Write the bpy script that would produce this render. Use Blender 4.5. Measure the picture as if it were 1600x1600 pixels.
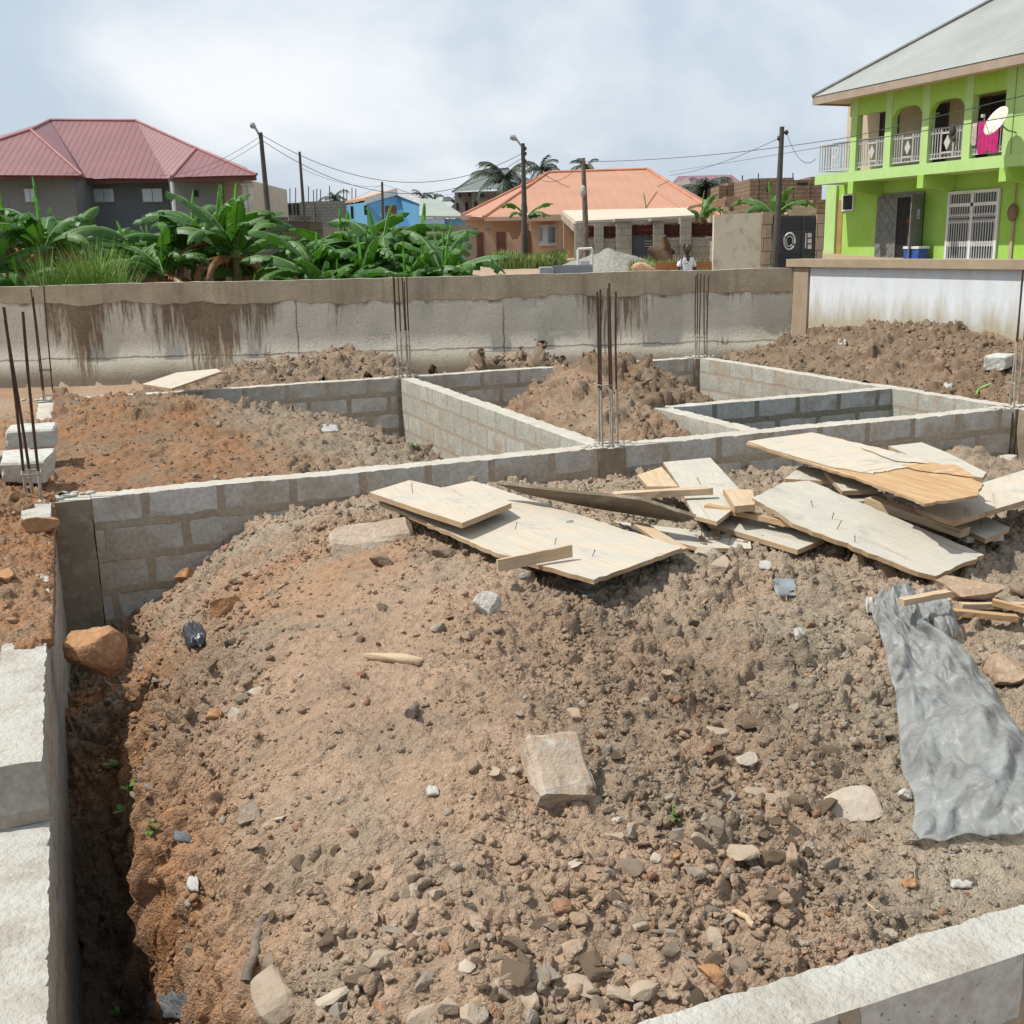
import bpy, bmesh, math, random
import numpy as np
from math import sin, cos, radians, pi, atan2, sqrt
from mathutils import Vector, Matrix
random.seed(7); rs = np.random.RandomState(11)
for o in list(bpy.data.objects): bpy.data.objects.remove(o)
S = bpy.context.scene; C = S.collection
# ---------------------------------------------------------------- camera
EYE = 1.4; F = 1708.7; PITCH, YAW, ROLL = radians(13.65), radians(21.647), radians(-1.284)
FW = np.array([sin(YAW)*cos(PITCH), cos(YAW)*cos(PITCH), -sin(PITCH)])
_r = np.array([cos(YAW), -sin(YAW), 0.]); _u = np.cross(_r, FW)
RT = _r*cos(ROLL)+_u*sin(ROLL); UP = -_r*sin(ROLL)+_u*cos(ROLL)
HR = np.array([cos(YAW), -sin(YAW), 0.]); HF_ = np.array([sin(YAW), cos(YAW), 0.])
cam = bpy.data.cameras.new('camera'); camo = bpy.data.objects.new('camera', cam); C.objects.link(camo)
cam.sensor_width = 36; cam.lens = 36*F/1600; cam.clip_start = .05; cam.clip_end = 3000
m = Matrix(((RT[0], UP[0], -FW[0], 0), (RT[1], UP[1], -FW[1], 0), (RT[2], UP[2], -FW[2], EYE), (0, 0, 0, 1)))
camo.matrix_world = m; S.camera = camo
# ---------------------------------------------------------------- light
SUNV = Vector((-1, .3, 1.7)).normalized()
elev = math.asin(SUNV.z); azi = atan2(SUNV.x, SUNV.y)
w = bpy.data.worlds.new('World'); S.world = w; w.use_nodes = True
nt = w.node_tree; nt.nodes.clear(); N = nt.nodes.new; L = nt.links.new
out = N('ShaderNodeOutputWorld'); bg = N('ShaderNodeBackground'); bg.inputs[1].default_value = .097
sky = N('ShaderNodeTexSky'); sky.sky_type = 'NISHITA'; sky.sun_disc = False
sky.sun_elevation = elev; sky.sun_rotation = azi % (2*pi); sky.altitude = 50; sky.air_density = 1.3; sky.dust_density = 3.5; sky.ozone_density = 1.5
tc = N('ShaderNodeTexCoord'); mp = N('ShaderNodeMapping'); mp.inputs['Scale'].default_value = (1.5, 1.5, 3.0); mp.inputs['Location'].default_value = (1.35, .7, .1)
n1 = N('ShaderNodeTexNoise'); n1.inputs['Scale'].default_value = 1.5; n1.inputs['Detail'].default_value = 7; n1.inputs['Roughness'].default_value = .52; n1.inputs['Distortion'].default_value = .3
cr = N('ShaderNodeMapRange'); cr.inputs[1].default_value = .45; cr.inputs[2].default_value = .70; cr.inputs[3].default_value = .0; cr.inputs[4].default_value = 1.; cr.interpolation_type = 'SMOOTHSTEP'
m0 = N('ShaderNodeMixRGB'); m0.inputs[0].default_value = .8; m0.inputs[2].default_value = (6.55, 7.7, 9.05, 1)
mx = N('ShaderNodeMixRGB'); mx.inputs[2].default_value = (9.9, 10.2, 10.5, 1)
mm = N('ShaderNodeMath'); mm.operation = 'MULTIPLY'; mm.inputs[1].default_value = .95
L(tc.outputs['Generated'], mp.inputs[0]); L(mp.outputs[0], n1.inputs[0]); L(n1.outputs[0], cr.inputs[0]); L(cr.outputs[0], mm.inputs[0])
L(sky.outputs[0], m0.inputs[1]); L(m0.outputs[0], mx.inputs[1]); L(mm.outputs[0], mx.inputs[0]); L(mx.outputs[0], bg.inputs[0]); L(bg.outputs[0], out.inputs[0])
sl = bpy.data.lights.new('sun', 'SUN'); sl.energy = 4.9; sl.angle = radians(.55); sl.color = (1, .962, .875)
so = bpy.data.objects.new('sun', sl); C.objects.link(so); so.rotation_euler = SUNV.to_track_quat('Z', 'Y').to_euler()
S.view_settings.view_transform = 'Standard'; S.view_settings.look = 'None'; S.view_settings.exposure = 0; S.view_settings.gamma = 1
# ---------------------------------------------------------------- picking points on the site
E0 = np.array([0, 0, EYE])
def ray(x, y): return RT*(x-800)/F-UP*(y-800)/F+FW
def onz(x, y, z=0.): d = ray(x, y); return E0+d*((z-EYE)/d[2])
def onx(x, y, X): d = ray(x, y); return E0+d*(X/d[0])
def ony(x, y, Y): d = ray(x, y); return E0+d*(Y/d[1])
def ond(x, y, D): d = ray(x, y); return E0+d*(D/(d@HF_))
# ---------------------------------------------------------------- noise
_T = rs.rand(256, 256, 4)
def vn(x, y, s=0):
    xi = np.floor(x).astype(int); yi = np.floor(y).astype(int); fx = x-xi; fy = y-yi
    fx = fx*fx*(3-2*fx); fy = fy*fy*(3-2*fy); xi = xi+s*37; yi = yi+s*91; k = s % 4
    a = _T[xi & 255, yi & 255, k]; b = _T[(xi+1) & 255, yi & 255, k]; c = _T[xi & 255, (yi+1) & 255, k]; d = _T[(xi+1) & 255, (yi+1) & 255, k]
    return (a*(1-fx)+b*fx)*(1-fy)+(c*(1-fx)+d*fx)*fy
def fbm(x, y, s=0, o=4, g=.5):
    r = 0; a = 1; t = 0
    for i in range(o):
        r = r+a*vn(x*(2.03**i)+i*7.3, y*(2.03**i)-i*3.1, s+i); t += a; a *= g
    return r/t
def vn3(x, y, z, s=0):
    zi = np.floor(z).astype(int); fz = z-zi; fz = fz*fz*(3-2*fz)
    return vn(x+zi*17.31, y+zi*9.77, s)*(1-fz)+vn(x+(zi+1)*17.31, y+(zi+1)*9.77, s)*fz
def domes(x, y, cell, s=0, z=None):
    # packed broken clods: tilted, flat-topped lumps with ragged outlines
    x = x+(vn(x/cell*2.1, y/cell*2.1, s+1)-.5)*cell*.55+(vn(x/cell*5.3, y/cell*5.3, s+2)-.5)*cell*.25
    y = y+(vn(x/cell*2.1, y/cell*2.1, s+3)-.5)*cell*.55+(vn(x/cell*5.3, y/cell*5.3, s+4)-.5)*cell*.25
    X = x/cell; Y = y/cell; xi = np.floor(X).astype(int); yi = np.floor(Y).astype(int); h = np.zeros_like(X)
    for i in (-1, 0, 1):
        for j in (-1, 0, 1):
            cx = xi+i; cy = yi+j; t = _T[(cx+s*13) & 255, (cy+s*29) & 255]; t2 = _T[(cx+s*7+101) & 255, (cy+s*3+55) & 255]
            r = .22+.5*t[..., 2]**1.5; dx = X-(cx+t[..., 0]); dy = Y-(cy+t[..., 1]); a = t[..., 3]*6.28
            u = dx*np.cos(a)+dy*np.sin(a); v = (-dx*np.sin(a)+dy*np.cos(a))*(1.1+.8*t2[..., 0])
            q = r-np.maximum(np.maximum(np.abs(u), np.abs(v)), (np.abs(u)+np.abs(v))*.74)
            pl = r*(.35+.5*t2[..., 1])+u*(t2[..., 2]-.5)*1.5+v*(t2[..., 3]-.5)*1.5
            h = np.maximum(h, np.minimum(q*2.2, pl)*(t2[..., 1]*.8+.4))
    return h*cell
# ---------------------------------------------------------------- mesh builder
class MB:
    ut = None
    def __init__(s): s.v = []; s.f = []; s.m = []; s.n = 0; s.sm = []
    def add(s, vs, fs, mi=0, smooth=False):
        b = s.n; s.v.extend([tuple(map(float, p)) for p in vs]); s.n += len(vs)
        for f in fs: s.f.append(tuple(b+i for i in f)); s.m.append(mi); s.sm.append(smooth)
    def poly(s, pts, mi=0): s.add(pts, [tuple(range(len(pts)))], mi)
    def box(s, a, b, mi=0, M=None):
        x0, y0, z0 = a; x1, y1, z1 = b
        vs = [(x, y, z) for z in (z0, z1) for y in (y0, y1) for x in (x0, x1)]
        if M is not None: vs = [M@Vector(p) for p in vs]
        s.add(vs, [(0, 2, 3, 1), (4, 5, 7, 6), (0, 1, 5, 4), (2, 6, 7, 3), (0, 4, 6, 2), (1, 3, 7, 5)], mi)
    def obox(s, c, u, v, wv, mi=0):
        # box from corner c with three edge vectors
        c, u, v, wv = map(np.array, (c, u, v, wv))
        vs = [c+i*u+j*v+k*wv for k in (0, 1) for j in (0, 1) for i in (0, 1)]
        s.add(vs, [(0, 2, 3, 1), (4, 5, 7, 6), (0, 1, 5, 4), (2, 6, 7, 3), (0, 4, 6, 2), (1, 3, 7, 5)], mi)
    def prism(s, pts, off, mi=0, mside=None):
        n = len(pts); p = [np.array(q, float) for q in pts]; o = np.array(off, float)
        s.add(p+[q+o for q in p], [tuple(range(n))[::-1], tuple(range(n, 2*n))], mi)
        s.add(p+[q+o for q in p], [(i, (i+1) % n, (i+1) % n+n, i+n) for i in range(n)], mi if mside is None else mside)
    def tube(s, pts, r, k=6, mi=0, cap=True, smooth=True):
        pts = [Vector(p) for p in pts]; n = len(pts); rr = r if hasattr(r, '__len__') else [r]*n; vs = []
        for i, p in enumerate(pts):
            d = (pts[min(i+1, n-1)]-pts[max(i-1, 0)]).normalized(); a = d.cross(Vector((0, 0, 1)) if abs(d.z) < .9 else Vector((1, 0, 0))).normalized(); b = d.cross(a)
            vs += [p+(a*cos(2*pi*j/k)+b*sin(2*pi*j/k))*rr[i] for j in range(k)]
        fs = [(i*k+j, i*k+(j+1) % k, (i+1)*k+(j+1) % k, (i+1)*k+j) for i in range(n-1) for j in range(k)]
        s.add(vs, fs, mi, smooth)
        if cap: s.add(vs[:k], [tuple(range(k))], mi); s.add(vs[-k:], [tuple(range(k))], mi)
    def ball(s, c, r, mi=0, seg=10, ring=6, sc=(1, 1, 1)):
        vs = []; fs = []
        for i in range(ring+1):
            th = pi*i/ring
            for j in range(seg): ph = 2*pi*j/seg; vs.append((c[0]+r*sc[0]*sin(th)*cos(ph), c[1]+r*sc[1]*sin(th)*sin(ph), c[2]+r*sc[2]*cos(th)))
        for i in range(ring):
            for j in range(seg): fs.append((i*seg+j, (i+1)*seg+j, (i+1)*seg+(j+1) % seg, i*seg+(j+1) % seg))
        s.add(vs, fs, mi, True)
    def mesh(s, name, mats, org=(0, 0, 0)):
        me = bpy.data.meshes.new(name); o = np.array(org, float)
        v = np.array(s.v, float)-o if s.n else np.zeros((0, 3))
        me.from_pydata([tuple(p) for p in v], [], s.f)
        for m in (mats if isinstance(mats, (list, tuple)) else [mats]): me.materials.append(m)
        me.polygons.foreach_set('material_index', s.m); me.polygons.foreach_set('use_smooth', s.sm)
        uvs(me, s.v, s.f, s.ut); me.update(); return me
def uvs(me, V, Fs, ut=None):
    if ut is not None:
        A = np.array(V); U = A@np.array(ut, float); idx = np.concatenate([np.array(f) for f in Fs]); me.uv_layers.new(name='UVMap').data.foreach_set('uv', np.stack([U[idx], A[idx, 2]], -1).ravel()); return
    uv = me.uv_layers.new(name='UVMap').data; k = 0; buf = []
    for f in Fs:
        p = [Vector(V[i]) for i in f]; n = Vector((0, 0, 0))
        for i in range(len(p)):
            a = p[i]; b = p[(i+1) % len(p)]; n += Vector(((a.y-b.y)*(a.z+b.z), (a.z-b.z)*(a.x+b.x), (a.x-b.x)*(a.y+b.y)))
        if n.length < 1e-12: n = Vector((0, 0, 1))
        n.normalize(); t = Vector((-n.y, n.x, 0))
        t = t.normalized() if t.length > .15 else Vector((1, 0, 0))
        b = n.cross(t)
        if b.z < 0: b = -b
        for q in p: buf += [q.dot(t), q.dot(b)]
    uv.foreach_set('uv', buf)
def link(name, me, parent=None, loc=(0, 0, 0)):
    o = bpy.data.objects.new(name, me); C.objects.link(o); o.location = loc
    if parent is not None: o.parent = parent
    return o
def tag(o, label=None, cat=None, group=None, kind=None):
    if label: o['label'] = label
    if cat: o['category'] = cat
    if group: o['group'] = group
    if kind: o['kind'] = kind
    return o
def thing(name, label, cat, loc, group=None): return tag(link(name, None, None, tuple(map(float, loc))), label, cat, group)
def part(root, name, mb, mats, parent=None, label=None):
    o = link(name, mb.mesh(name, mats, root.location), parent or root)
    if label: o['label'] = label
    return o
def single(name, mb, mats, label, cat, loc=None, group=None, kind=None):
    v = np.array(mb.v); loc = loc if loc is not None else (v[:, 0].mean(), v[:, 1].mean(), v[:, 2].min())
    return tag(link(name, mb.mesh(name, mats, loc), None, tuple(map(float, loc))), label, cat, group, kind)
def copy_thing(o, loc, rz=None, label=None, group=None, scale=None):
    c = o.copy(); C.objects.link(c); c.location = loc
    if rz is not None: c.rotation_euler = (0, 0, rz)
    if scale: c.scale = (scale,)*3
    if label: c['label'] = label
    if group: c['group'] = group
    for ch in list(o.children):
        d = ch.copy(); C.objects.link(d); d.parent = c
        for g in list(ch.children):
            e = g.copy(); C.objects.link(e); e.parent = d
    return c
# ---------------------------------------------------------------- materials
def newmat(name):
    m = bpy.data.materials.new(name); m.use_nodes = True; nt = m.node_tree; b = nt.nodes['Principled BSDF']; return m, nt, b
def node(nt, t, **kw):
    n = nt.nodes.new(t)
    for k, v in kw.items():
        if k[0] == 'i' and k[1:].isdigit(): n.inputs[int(k[1:])].default_value = v
        else: setattr(n, k, v)
    return n
def c4(c): return (c[0], c[1], c[2], 1)
def mix(nt, f, a, b, mode='MIX'):
    n = nt.nodes.new('ShaderNodeMixRGB'); n.blend_type = mode
    for i, v in ((0, f), (1, a), (2, b)):
        if isinstance(v, bpy.types.NodeSocket): nt.links.new(v, n.inputs[i])
        elif i == 0: n.inputs[0].default_value = v
        else: n.inputs[i].default_value = c4(v)
    return n.outputs[0]
def math_(nt, op, a, b=None, c=None, clamp=False):
    n = nt.nodes.new('ShaderNodeMath'); n.operation = op; n.use_clamp = clamp
    for i, v in enumerate((a, b, c)):
        if v is None: continue
        if isinstance(v, bpy.types.NodeSocket): nt.links.new(v, n.inputs[i])
        else: n.inputs[i].default_value = v
    return n.outputs[0]
def rng(nt, v, a, b, c=0., d=1.):
    n = nt.nodes.new('ShaderNodeMapRange'); nt.links.new(v, n.inputs[0])
    for i, q in enumerate((a, b, c, d)): n.inputs[i+1].default_value = q
    return n.outputs[0]
def coord(nt, kind='Object', scale=(1, 1, 1)):
    t = nt.nodes.new('ShaderNodeTexCoord'); m = nt.nodes.new('ShaderNodeMapping'); m.inputs['Scale'].default_value = scale
    nt.links.new(t.outputs[kind], m.inputs[0]); return m.outputs[0]
def noise(nt, co, sc, det=4, ro=.55, dist=0):
    n = nt.nodes.new('ShaderNodeTexNoise'); n.inputs['Scale'].default_value = sc; n.inputs['Detail'].default_value = det; n.inputs['Roughness'].default_value = ro; n.inputs['Distortion'].default_value = dist
    nt.links.new(co, n.inputs[0]); return n.outputs[0]
def bump(nt, b, h, st, d=.01):
    n = nt.nodes.new('ShaderNodeBump'); n.inputs[0].default_value = st; n.inputs[1].default_value = d
    nt.links.new(h, n.inputs['Height']); nt.links.new(n.outputs[0], b.inputs['Normal']); return n
def billow(x, y, z, s=0): return np.abs(2*vn3(x, y, z, s)-1)
def paint(name, c1, c2, dirt=(.20, .17, .12), amt=.5, sc=1.):
    m, nt, b = newmat(name); uv = coord(nt, 'UV'); k = coord(nt, 'Object'); mp = node(nt, 'ShaderNodeMapping'); mp.inputs['Scale'].default_value = (3.5, .35, 1); nt.links.new(uv, mp.inputs[0])
    col = mix(nt, rng(nt, noise(nt, k, sc, 6, .65), .35, .65), c1, c2); st = rng(nt, noise(nt, mp.outputs[0], 1.6, 6, .7), .52, .75, 0, amt); col = mix(nt, st, col, dirt); col = mix(nt, rng(nt, noise(nt, k, 3.5, 6, .7), .56, .68, 0, amt*.8), col, tuple(x*.75+y*.25 for x, y in zip(c1, dirt)))
    nt.links.new(col, b.inputs['Base Color']); b.inputs['Roughness'].default_value = .88; b.inputs['Specular IOR Level'].default_value = .15; bump(nt, b, noise(nt, k, 20, 5, .6), .3, .006); return m
_mc = {}
def M(name, c1, c2=None, sc=4, ro=.8, bs=30, bst=.3, bd=.004, spec=.3, c3=None, co='Object', metal=0, lo=.35, hi=.65):
    if name in _mc: return _mc[name]
    m, nt, b = newmat(name); c2 = c2 or tuple(x*.72 for x in c1); k = coord(nt, co)
    f = rng(nt, noise(nt, k, sc, 6, .6), lo, hi); col = mix(nt, f, c1, c2)
    if c3: col = mix(nt, rng(nt, noise(nt, k, sc*2.7, 5, .65), .5, .68), col, c3)
    nt.links.new(col, b.inputs['Base Color']); b.inputs['Roughness'].default_value = ro; b.inputs['Specular IOR Level'].default_value = spec; b.inputs['Metallic'].default_value = metal
    if bst: bump(nt, b, noise(nt, k, bs, 5, .6), bst, bd)
    _mc[name] = m; return m
# ================================================================ special materials
def soil_mat():
    m, nt, b = newmat('soil'); a = node(nt, 'ShaderNodeAttribute', attribute_name='soil'); k = coord(nt, 'Object')
    n = noise(nt, k, 26, 6, .7); f = rng(nt, n, .25, .75, .72, 1.22)
    f2 = rng(nt, noise(nt, k, 160, 3, .7), .3, .7, .86, 1.12); f = math_(nt, 'MULTIPLY', f, f2)
    v = node(nt, 'ShaderNodeVectorMath', operation='SCALE'); nt.links.new(a.outputs['Color'], v.inputs[0]); nt.links.new(f, v.inputs['Scale'])
    sp = rng(nt, noise(nt, k, 75, 2, .5), .70, .74); col = mix(nt, math_(nt, 'MULTIPLY', sp, .6), v.outputs[0], (.5, .45, .38))
    nt.links.new(col, b.inputs['Base Color']); b.inputs['Roughness'].default_value = .95; b.inputs['Specular IOR Level'].default_value = .12
    vo = node(nt, 'ShaderNodeTexVoronoi'); vo.inputs['Scale'].default_value = 95; vo.inputs['Randomness'].default_value = 1; vd = node(nt, 'ShaderNodeVectorMath', operation='MULTIPLY_ADD'); nz_ = node(nt, 'ShaderNodeTexNoise'); nz_.inputs['Scale'].default_value = 60; nt.links.new(k, nz_.inputs[0]); nt.links.new(nz_.outputs['Color'], vd.inputs[0]); vd.inputs[1].default_value = (.02, .02, .02); nt.links.new(k, vd.inputs[2]); nt.links.new(vd.outputs[0], vo.inputs[0])
    vo2 = node(nt, 'ShaderNodeTexVoronoi'); vo2.inputs['Scale'].default_value = 210; nt.links.new(vd.outputs[0], vo2.inputs[0])
    h = math_(nt, 'ADD', math_(nt, 'MULTIPLY', noise(nt, k, 60, 7, .75), 1.3), math_(nt, 'ADD', math_(nt, 'MULTIPLY', vo.outputs['Distance'], -.9), math_(nt, 'MULTIPLY', vo2.outputs['Distance'], -.5))); bump(nt, b, h, .8, .011); return m
SOIL = soil_mat()
TAN, RED, GRY, DRK = (np.array(c) for c in ((.425, .308, .22), (.36, .185, .092), (.39, .335, .255), (.195, .138, .092)))
def block_mat(name, c1, c2, mo, dirt, mort=.032, cover=.42, dist=.035, w=.45, h=.205, off=(.13, -.03)):
    m, nt, b = newmat(name); uv = coord(nt, 'UV'); k = coord(nt, 'Object')
    nc = node(nt, 'ShaderNodeTexNoise'); nc.inputs['Scale'].default_value = 7; nc.inputs['Detail'].default_value = 4; nt.links.new(uv, nc.inputs[0])
    s = node(nt, 'ShaderNodeVectorMath', operation='SUBTRACT'); nt.links.new(nc.outputs['Color'], s.inputs[0]); s.inputs[1].default_value = (.5-off[0]/dist, .5-off[1]/dist, .5)
    s2 = node(nt, 'ShaderNodeVectorMath', operation='SCALE'); s2.inputs['Scale'].default_value = dist; nt.links.new(s.outputs[0], s2.inputs[0])
    s3 = node(nt, 'ShaderNodeVectorMath', operation='ADD'); nt.links.new(uv, s3.inputs[0]); nt.links.new(s2.outputs[0], s3.inputs[1])
    br = node(nt, 'ShaderNodeTexBrick'); br.offset = .5; nt.links.new(s3.outputs[0], br.inputs[0])
    for i, v in (('Scale', 1), ('Mortar Size', mort), ('Mortar Smooth', .12), ('Bias', 0), ('Brick Width', w), ('Row Height', h)): br.inputs[i].default_value = v
    br.inputs['Color1'].default_value = c4(c1); br.inputs['Color2'].default_value = c4(c2); br.inputs['Mortar'].default_value = c4(mo)
    big = rng(nt, noise(nt, k, 2.3, 5, .65), cover, cover+.13); fine = noise(nt, k, 34, 5, .7)
    col = mix(nt, math_(nt, 'MULTIPLY', big, .8), br.outputs['Color'], dirt)
    col = mix(nt, rng(nt, noise(nt, k, 9, 6, .7), .45, .75, 0, .45), col, mo)
    col = mix(nt, 1., col, mix(nt, rng(nt, fine, .3, .7), (.74, .74, .74), (1.12, 1.12, 1.12)), 'MULTIPLY')
    pit = rng(nt, noise(nt, k, 60, 2, .5), .69, .73); col = mix(nt, math_(nt, 'MULTIPLY', pit, .7), col, (.06, .05, .04))
    nt.links.new(col, b.inputs['Base Color']); b.inputs['Roughness'].default_value = .92; b.inputs['Specular IOR Level'].default_value = .15
    hh = math_(nt, 'ADD', math_(nt, 'MULTIPLY', br.outputs['Fac'], .9), math_(nt, 'MULTIPLY', fine, .8)); bump(nt, b, hh, .7, .008); return m
BLK = block_mat('block_wall_shade', (.57, .56, .515), (.48, .465, .425), (.36, .295, .22), (.42, .36, .28), cover=.47, mort=.026)  # lighter copy for shaded faces; their lifted shade is put into the colour
BLKL = block_mat('block_wall_lit', (.44, .435, .39), (.38, .37, .32), (.37, .315, .25), (.38, .29, .21), mort=.018, cover=.52)  # second copy of the block tones, coloured for the sunlit walls
BLKG = block_mat('block_wall_green', (.46, .475, .455), (.39, .405, .385), (.215, .21, .165), (.28, .26, .20), cover=.55, mort=.028)
TOPM = M('cement_top', (.47, .455, .405), (.40, .35, .28), sc=5, ro=.93, bs=45, bst=.6, bd=.008, spec=.12, c3=(.42, .40, .36))
TOPL = M('cement_top_pale', (.46, .45, .41), (.35, .315, .265), sc=7, ro=.93, bs=55, bst=1., bd=.014, spec=.12, c3=(.47, .44, .38))
CONC = M('cast_concrete', (.30, .245, .18), (.22, .175, .125), sc=5, ro=.9, bs=30, bst=.5, bd=.006, spec=.15, c3=(.34, .30, .24))
# ================================================================ height fields
class HF:
    def __init__(s, xs, ys, Z): s.xs = xs; s.ys = ys; s.Z = Z
    def at(s, x, y):
        if not (s.xs[0] <= x <= s.xs[-1] and s.ys[0] <= y <= s.ys[-1]): return -9.
        i = min(np.searchsorted(s.xs, x, 'right')-1, len(s.xs)-2); j = min(np.searchsorted(s.ys, y, 'right')-1, len(s.ys)-2)
        u = (x-s.xs[i])/(s.xs[i+1]-s.xs[i]); v = (y-s.ys[j])/(s.ys[j+1]-s.ys[j]); Z = s.Z
        return (Z[j, i]*(1-u)+Z[j, i+1]*u)*(1-v)+(Z[j+1, i]*(1-u)+Z[j+1, i+1]*u)*v
HFS = []
def zat(x, y): return max(h.at(x, y) for h in HFS)
def hit(px, py, t0=1.2, t1=30):
    d = ray(px, py); t = t0; st = .04
    while t < t1:
        p = E0+d*t
        if p[2] < zat(p[0], p[1]): break
        t += st
    a, b = t-st, t
    for _ in range(12):
        c = (a+b)/2; p = E0+d*c
        if p[2] < zat(p[0], p[1]): b = c
        else: a = c
    return E0+d*b
def interp_rows(rows, xs, ys):
    Y = np.array([r[0] for r in rows]); P = np.array([np.interp(xs, [p[0] for p in r[1]], [p[1] for p in r[1]]) for r in rows])
    Z = np.empty((len(ys), len(xs)))
    for j, y in enumerate(ys):
        i = int(np.clip(np.searchsorted(Y, y)-1, 0, len(Y)-2)); t = np.clip((y-Y[i])/(Y[i+1]-Y[i]), 0, 1); t = t*t*(3-2*t)*.5+t*.5
        Z[j] = P[i]*(1-t)+P[i+1]*t
    k = 3
    for _ in range(2):
        Zp = np.pad(Z, ((0, 0), (k, k)), 'edge'); Z = sum(Zp[:, i:i+Z.shape[1]] for i in range(2*k+1))/(2*k+1)
    return Z
def spacing(segs):
    # segs: list of (start, end, d0, d1)
    r = []
    for a, b, d0, d1 in segs:
        x = a
        while x < b-1e-6: r.append(x); x += d0+(d1-d0)*(x-a)/(b-a)
    r.append(segs[-1][1]); r = np.array(r); return r[np.concatenate(([True], np.diff(r) > .0015))]
def field_mesh(name, X, Y, Z, col, mats, label=None, cat=None, kind=None, loc=None):
    ny, nx = X.shape; me = bpy.data.meshes.new(name); loc = loc if loc is not None else (float(X.mean()), float(Y.mean()), float(Z.min()))
    co = np.stack([X-loc[0], Y-loc[1], Z-loc[2]], -1).reshape(-1, 3)
    i = np.arange(nx*ny).reshape(ny, nx); q = np.stack([i[:-1, :-1], i[:-1, 1:], i[1:, 1:], i[1:, :-1]], -1).reshape(-1, 4)
    me.vertices.add(len(co)); me.vertices.foreach_set('co', co.ravel()); me.loops.add(q.size); me.loops.foreach_set('vertex_index', q.ravel())
    me.polygons.add(len(q)); me.polygons.foreach_set('loop_start', np.arange(len(q))*4); me.polygons.foreach_set('loop_total', np.full(len(q), 4))
    me.update(calc_edges=True); me.polygons.foreach_set('use_smooth', np.ones(len(q), bool))
    at = me.color_attributes.new('soil', 'FLOAT_COLOR', 'POINT'); at.data.foreach_set('color', np.concatenate([col.reshape(-1, 3), np.ones((nx*ny, 1))], 1).ravel())
    me.materials.append(mats); me.validate(); o = link(name, me, None, loc); return tag(o, label, cat, None, kind)
def grad_normals(X, Y, Z):
    zx = np.gradient(Z, axis=1)/np.maximum(np.gradient(X, axis=1), 1e-5); zy = np.gradient(Z, axis=0)/np.maximum(np.gradient(Y, axis=0), 1e-5)
    l = np.sqrt(1+zx*zx+zy*zy); return -zx/l, -zy/l, 1/l
def soilcol(X, Y, wr, wg, wd, s=0):
    n = fbm(X*1.7, Y*1.7, s, 5); n2 = fbm(X*6, Y*6, s+5, 4)
    wr = np.clip(wr+(n-.5)*.9*np.clip(wr*3, 0, 1), 0, 1)[..., None]; wg = np.clip(wg+(n2-.5)*1.2+(fbm(X*2.3, Y*2.3, s+9, 4)-.5)*1.2, 0, 1)[..., None]; wd = np.clip(wd+(n2-.5)*.9, 0, 1)[..., None]
    c = TAN*(1-wr)+RED*wr; c = c*(1-wg)+GRY*wg; c = c*(1-wd)+DRK*wd; return c
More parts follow.
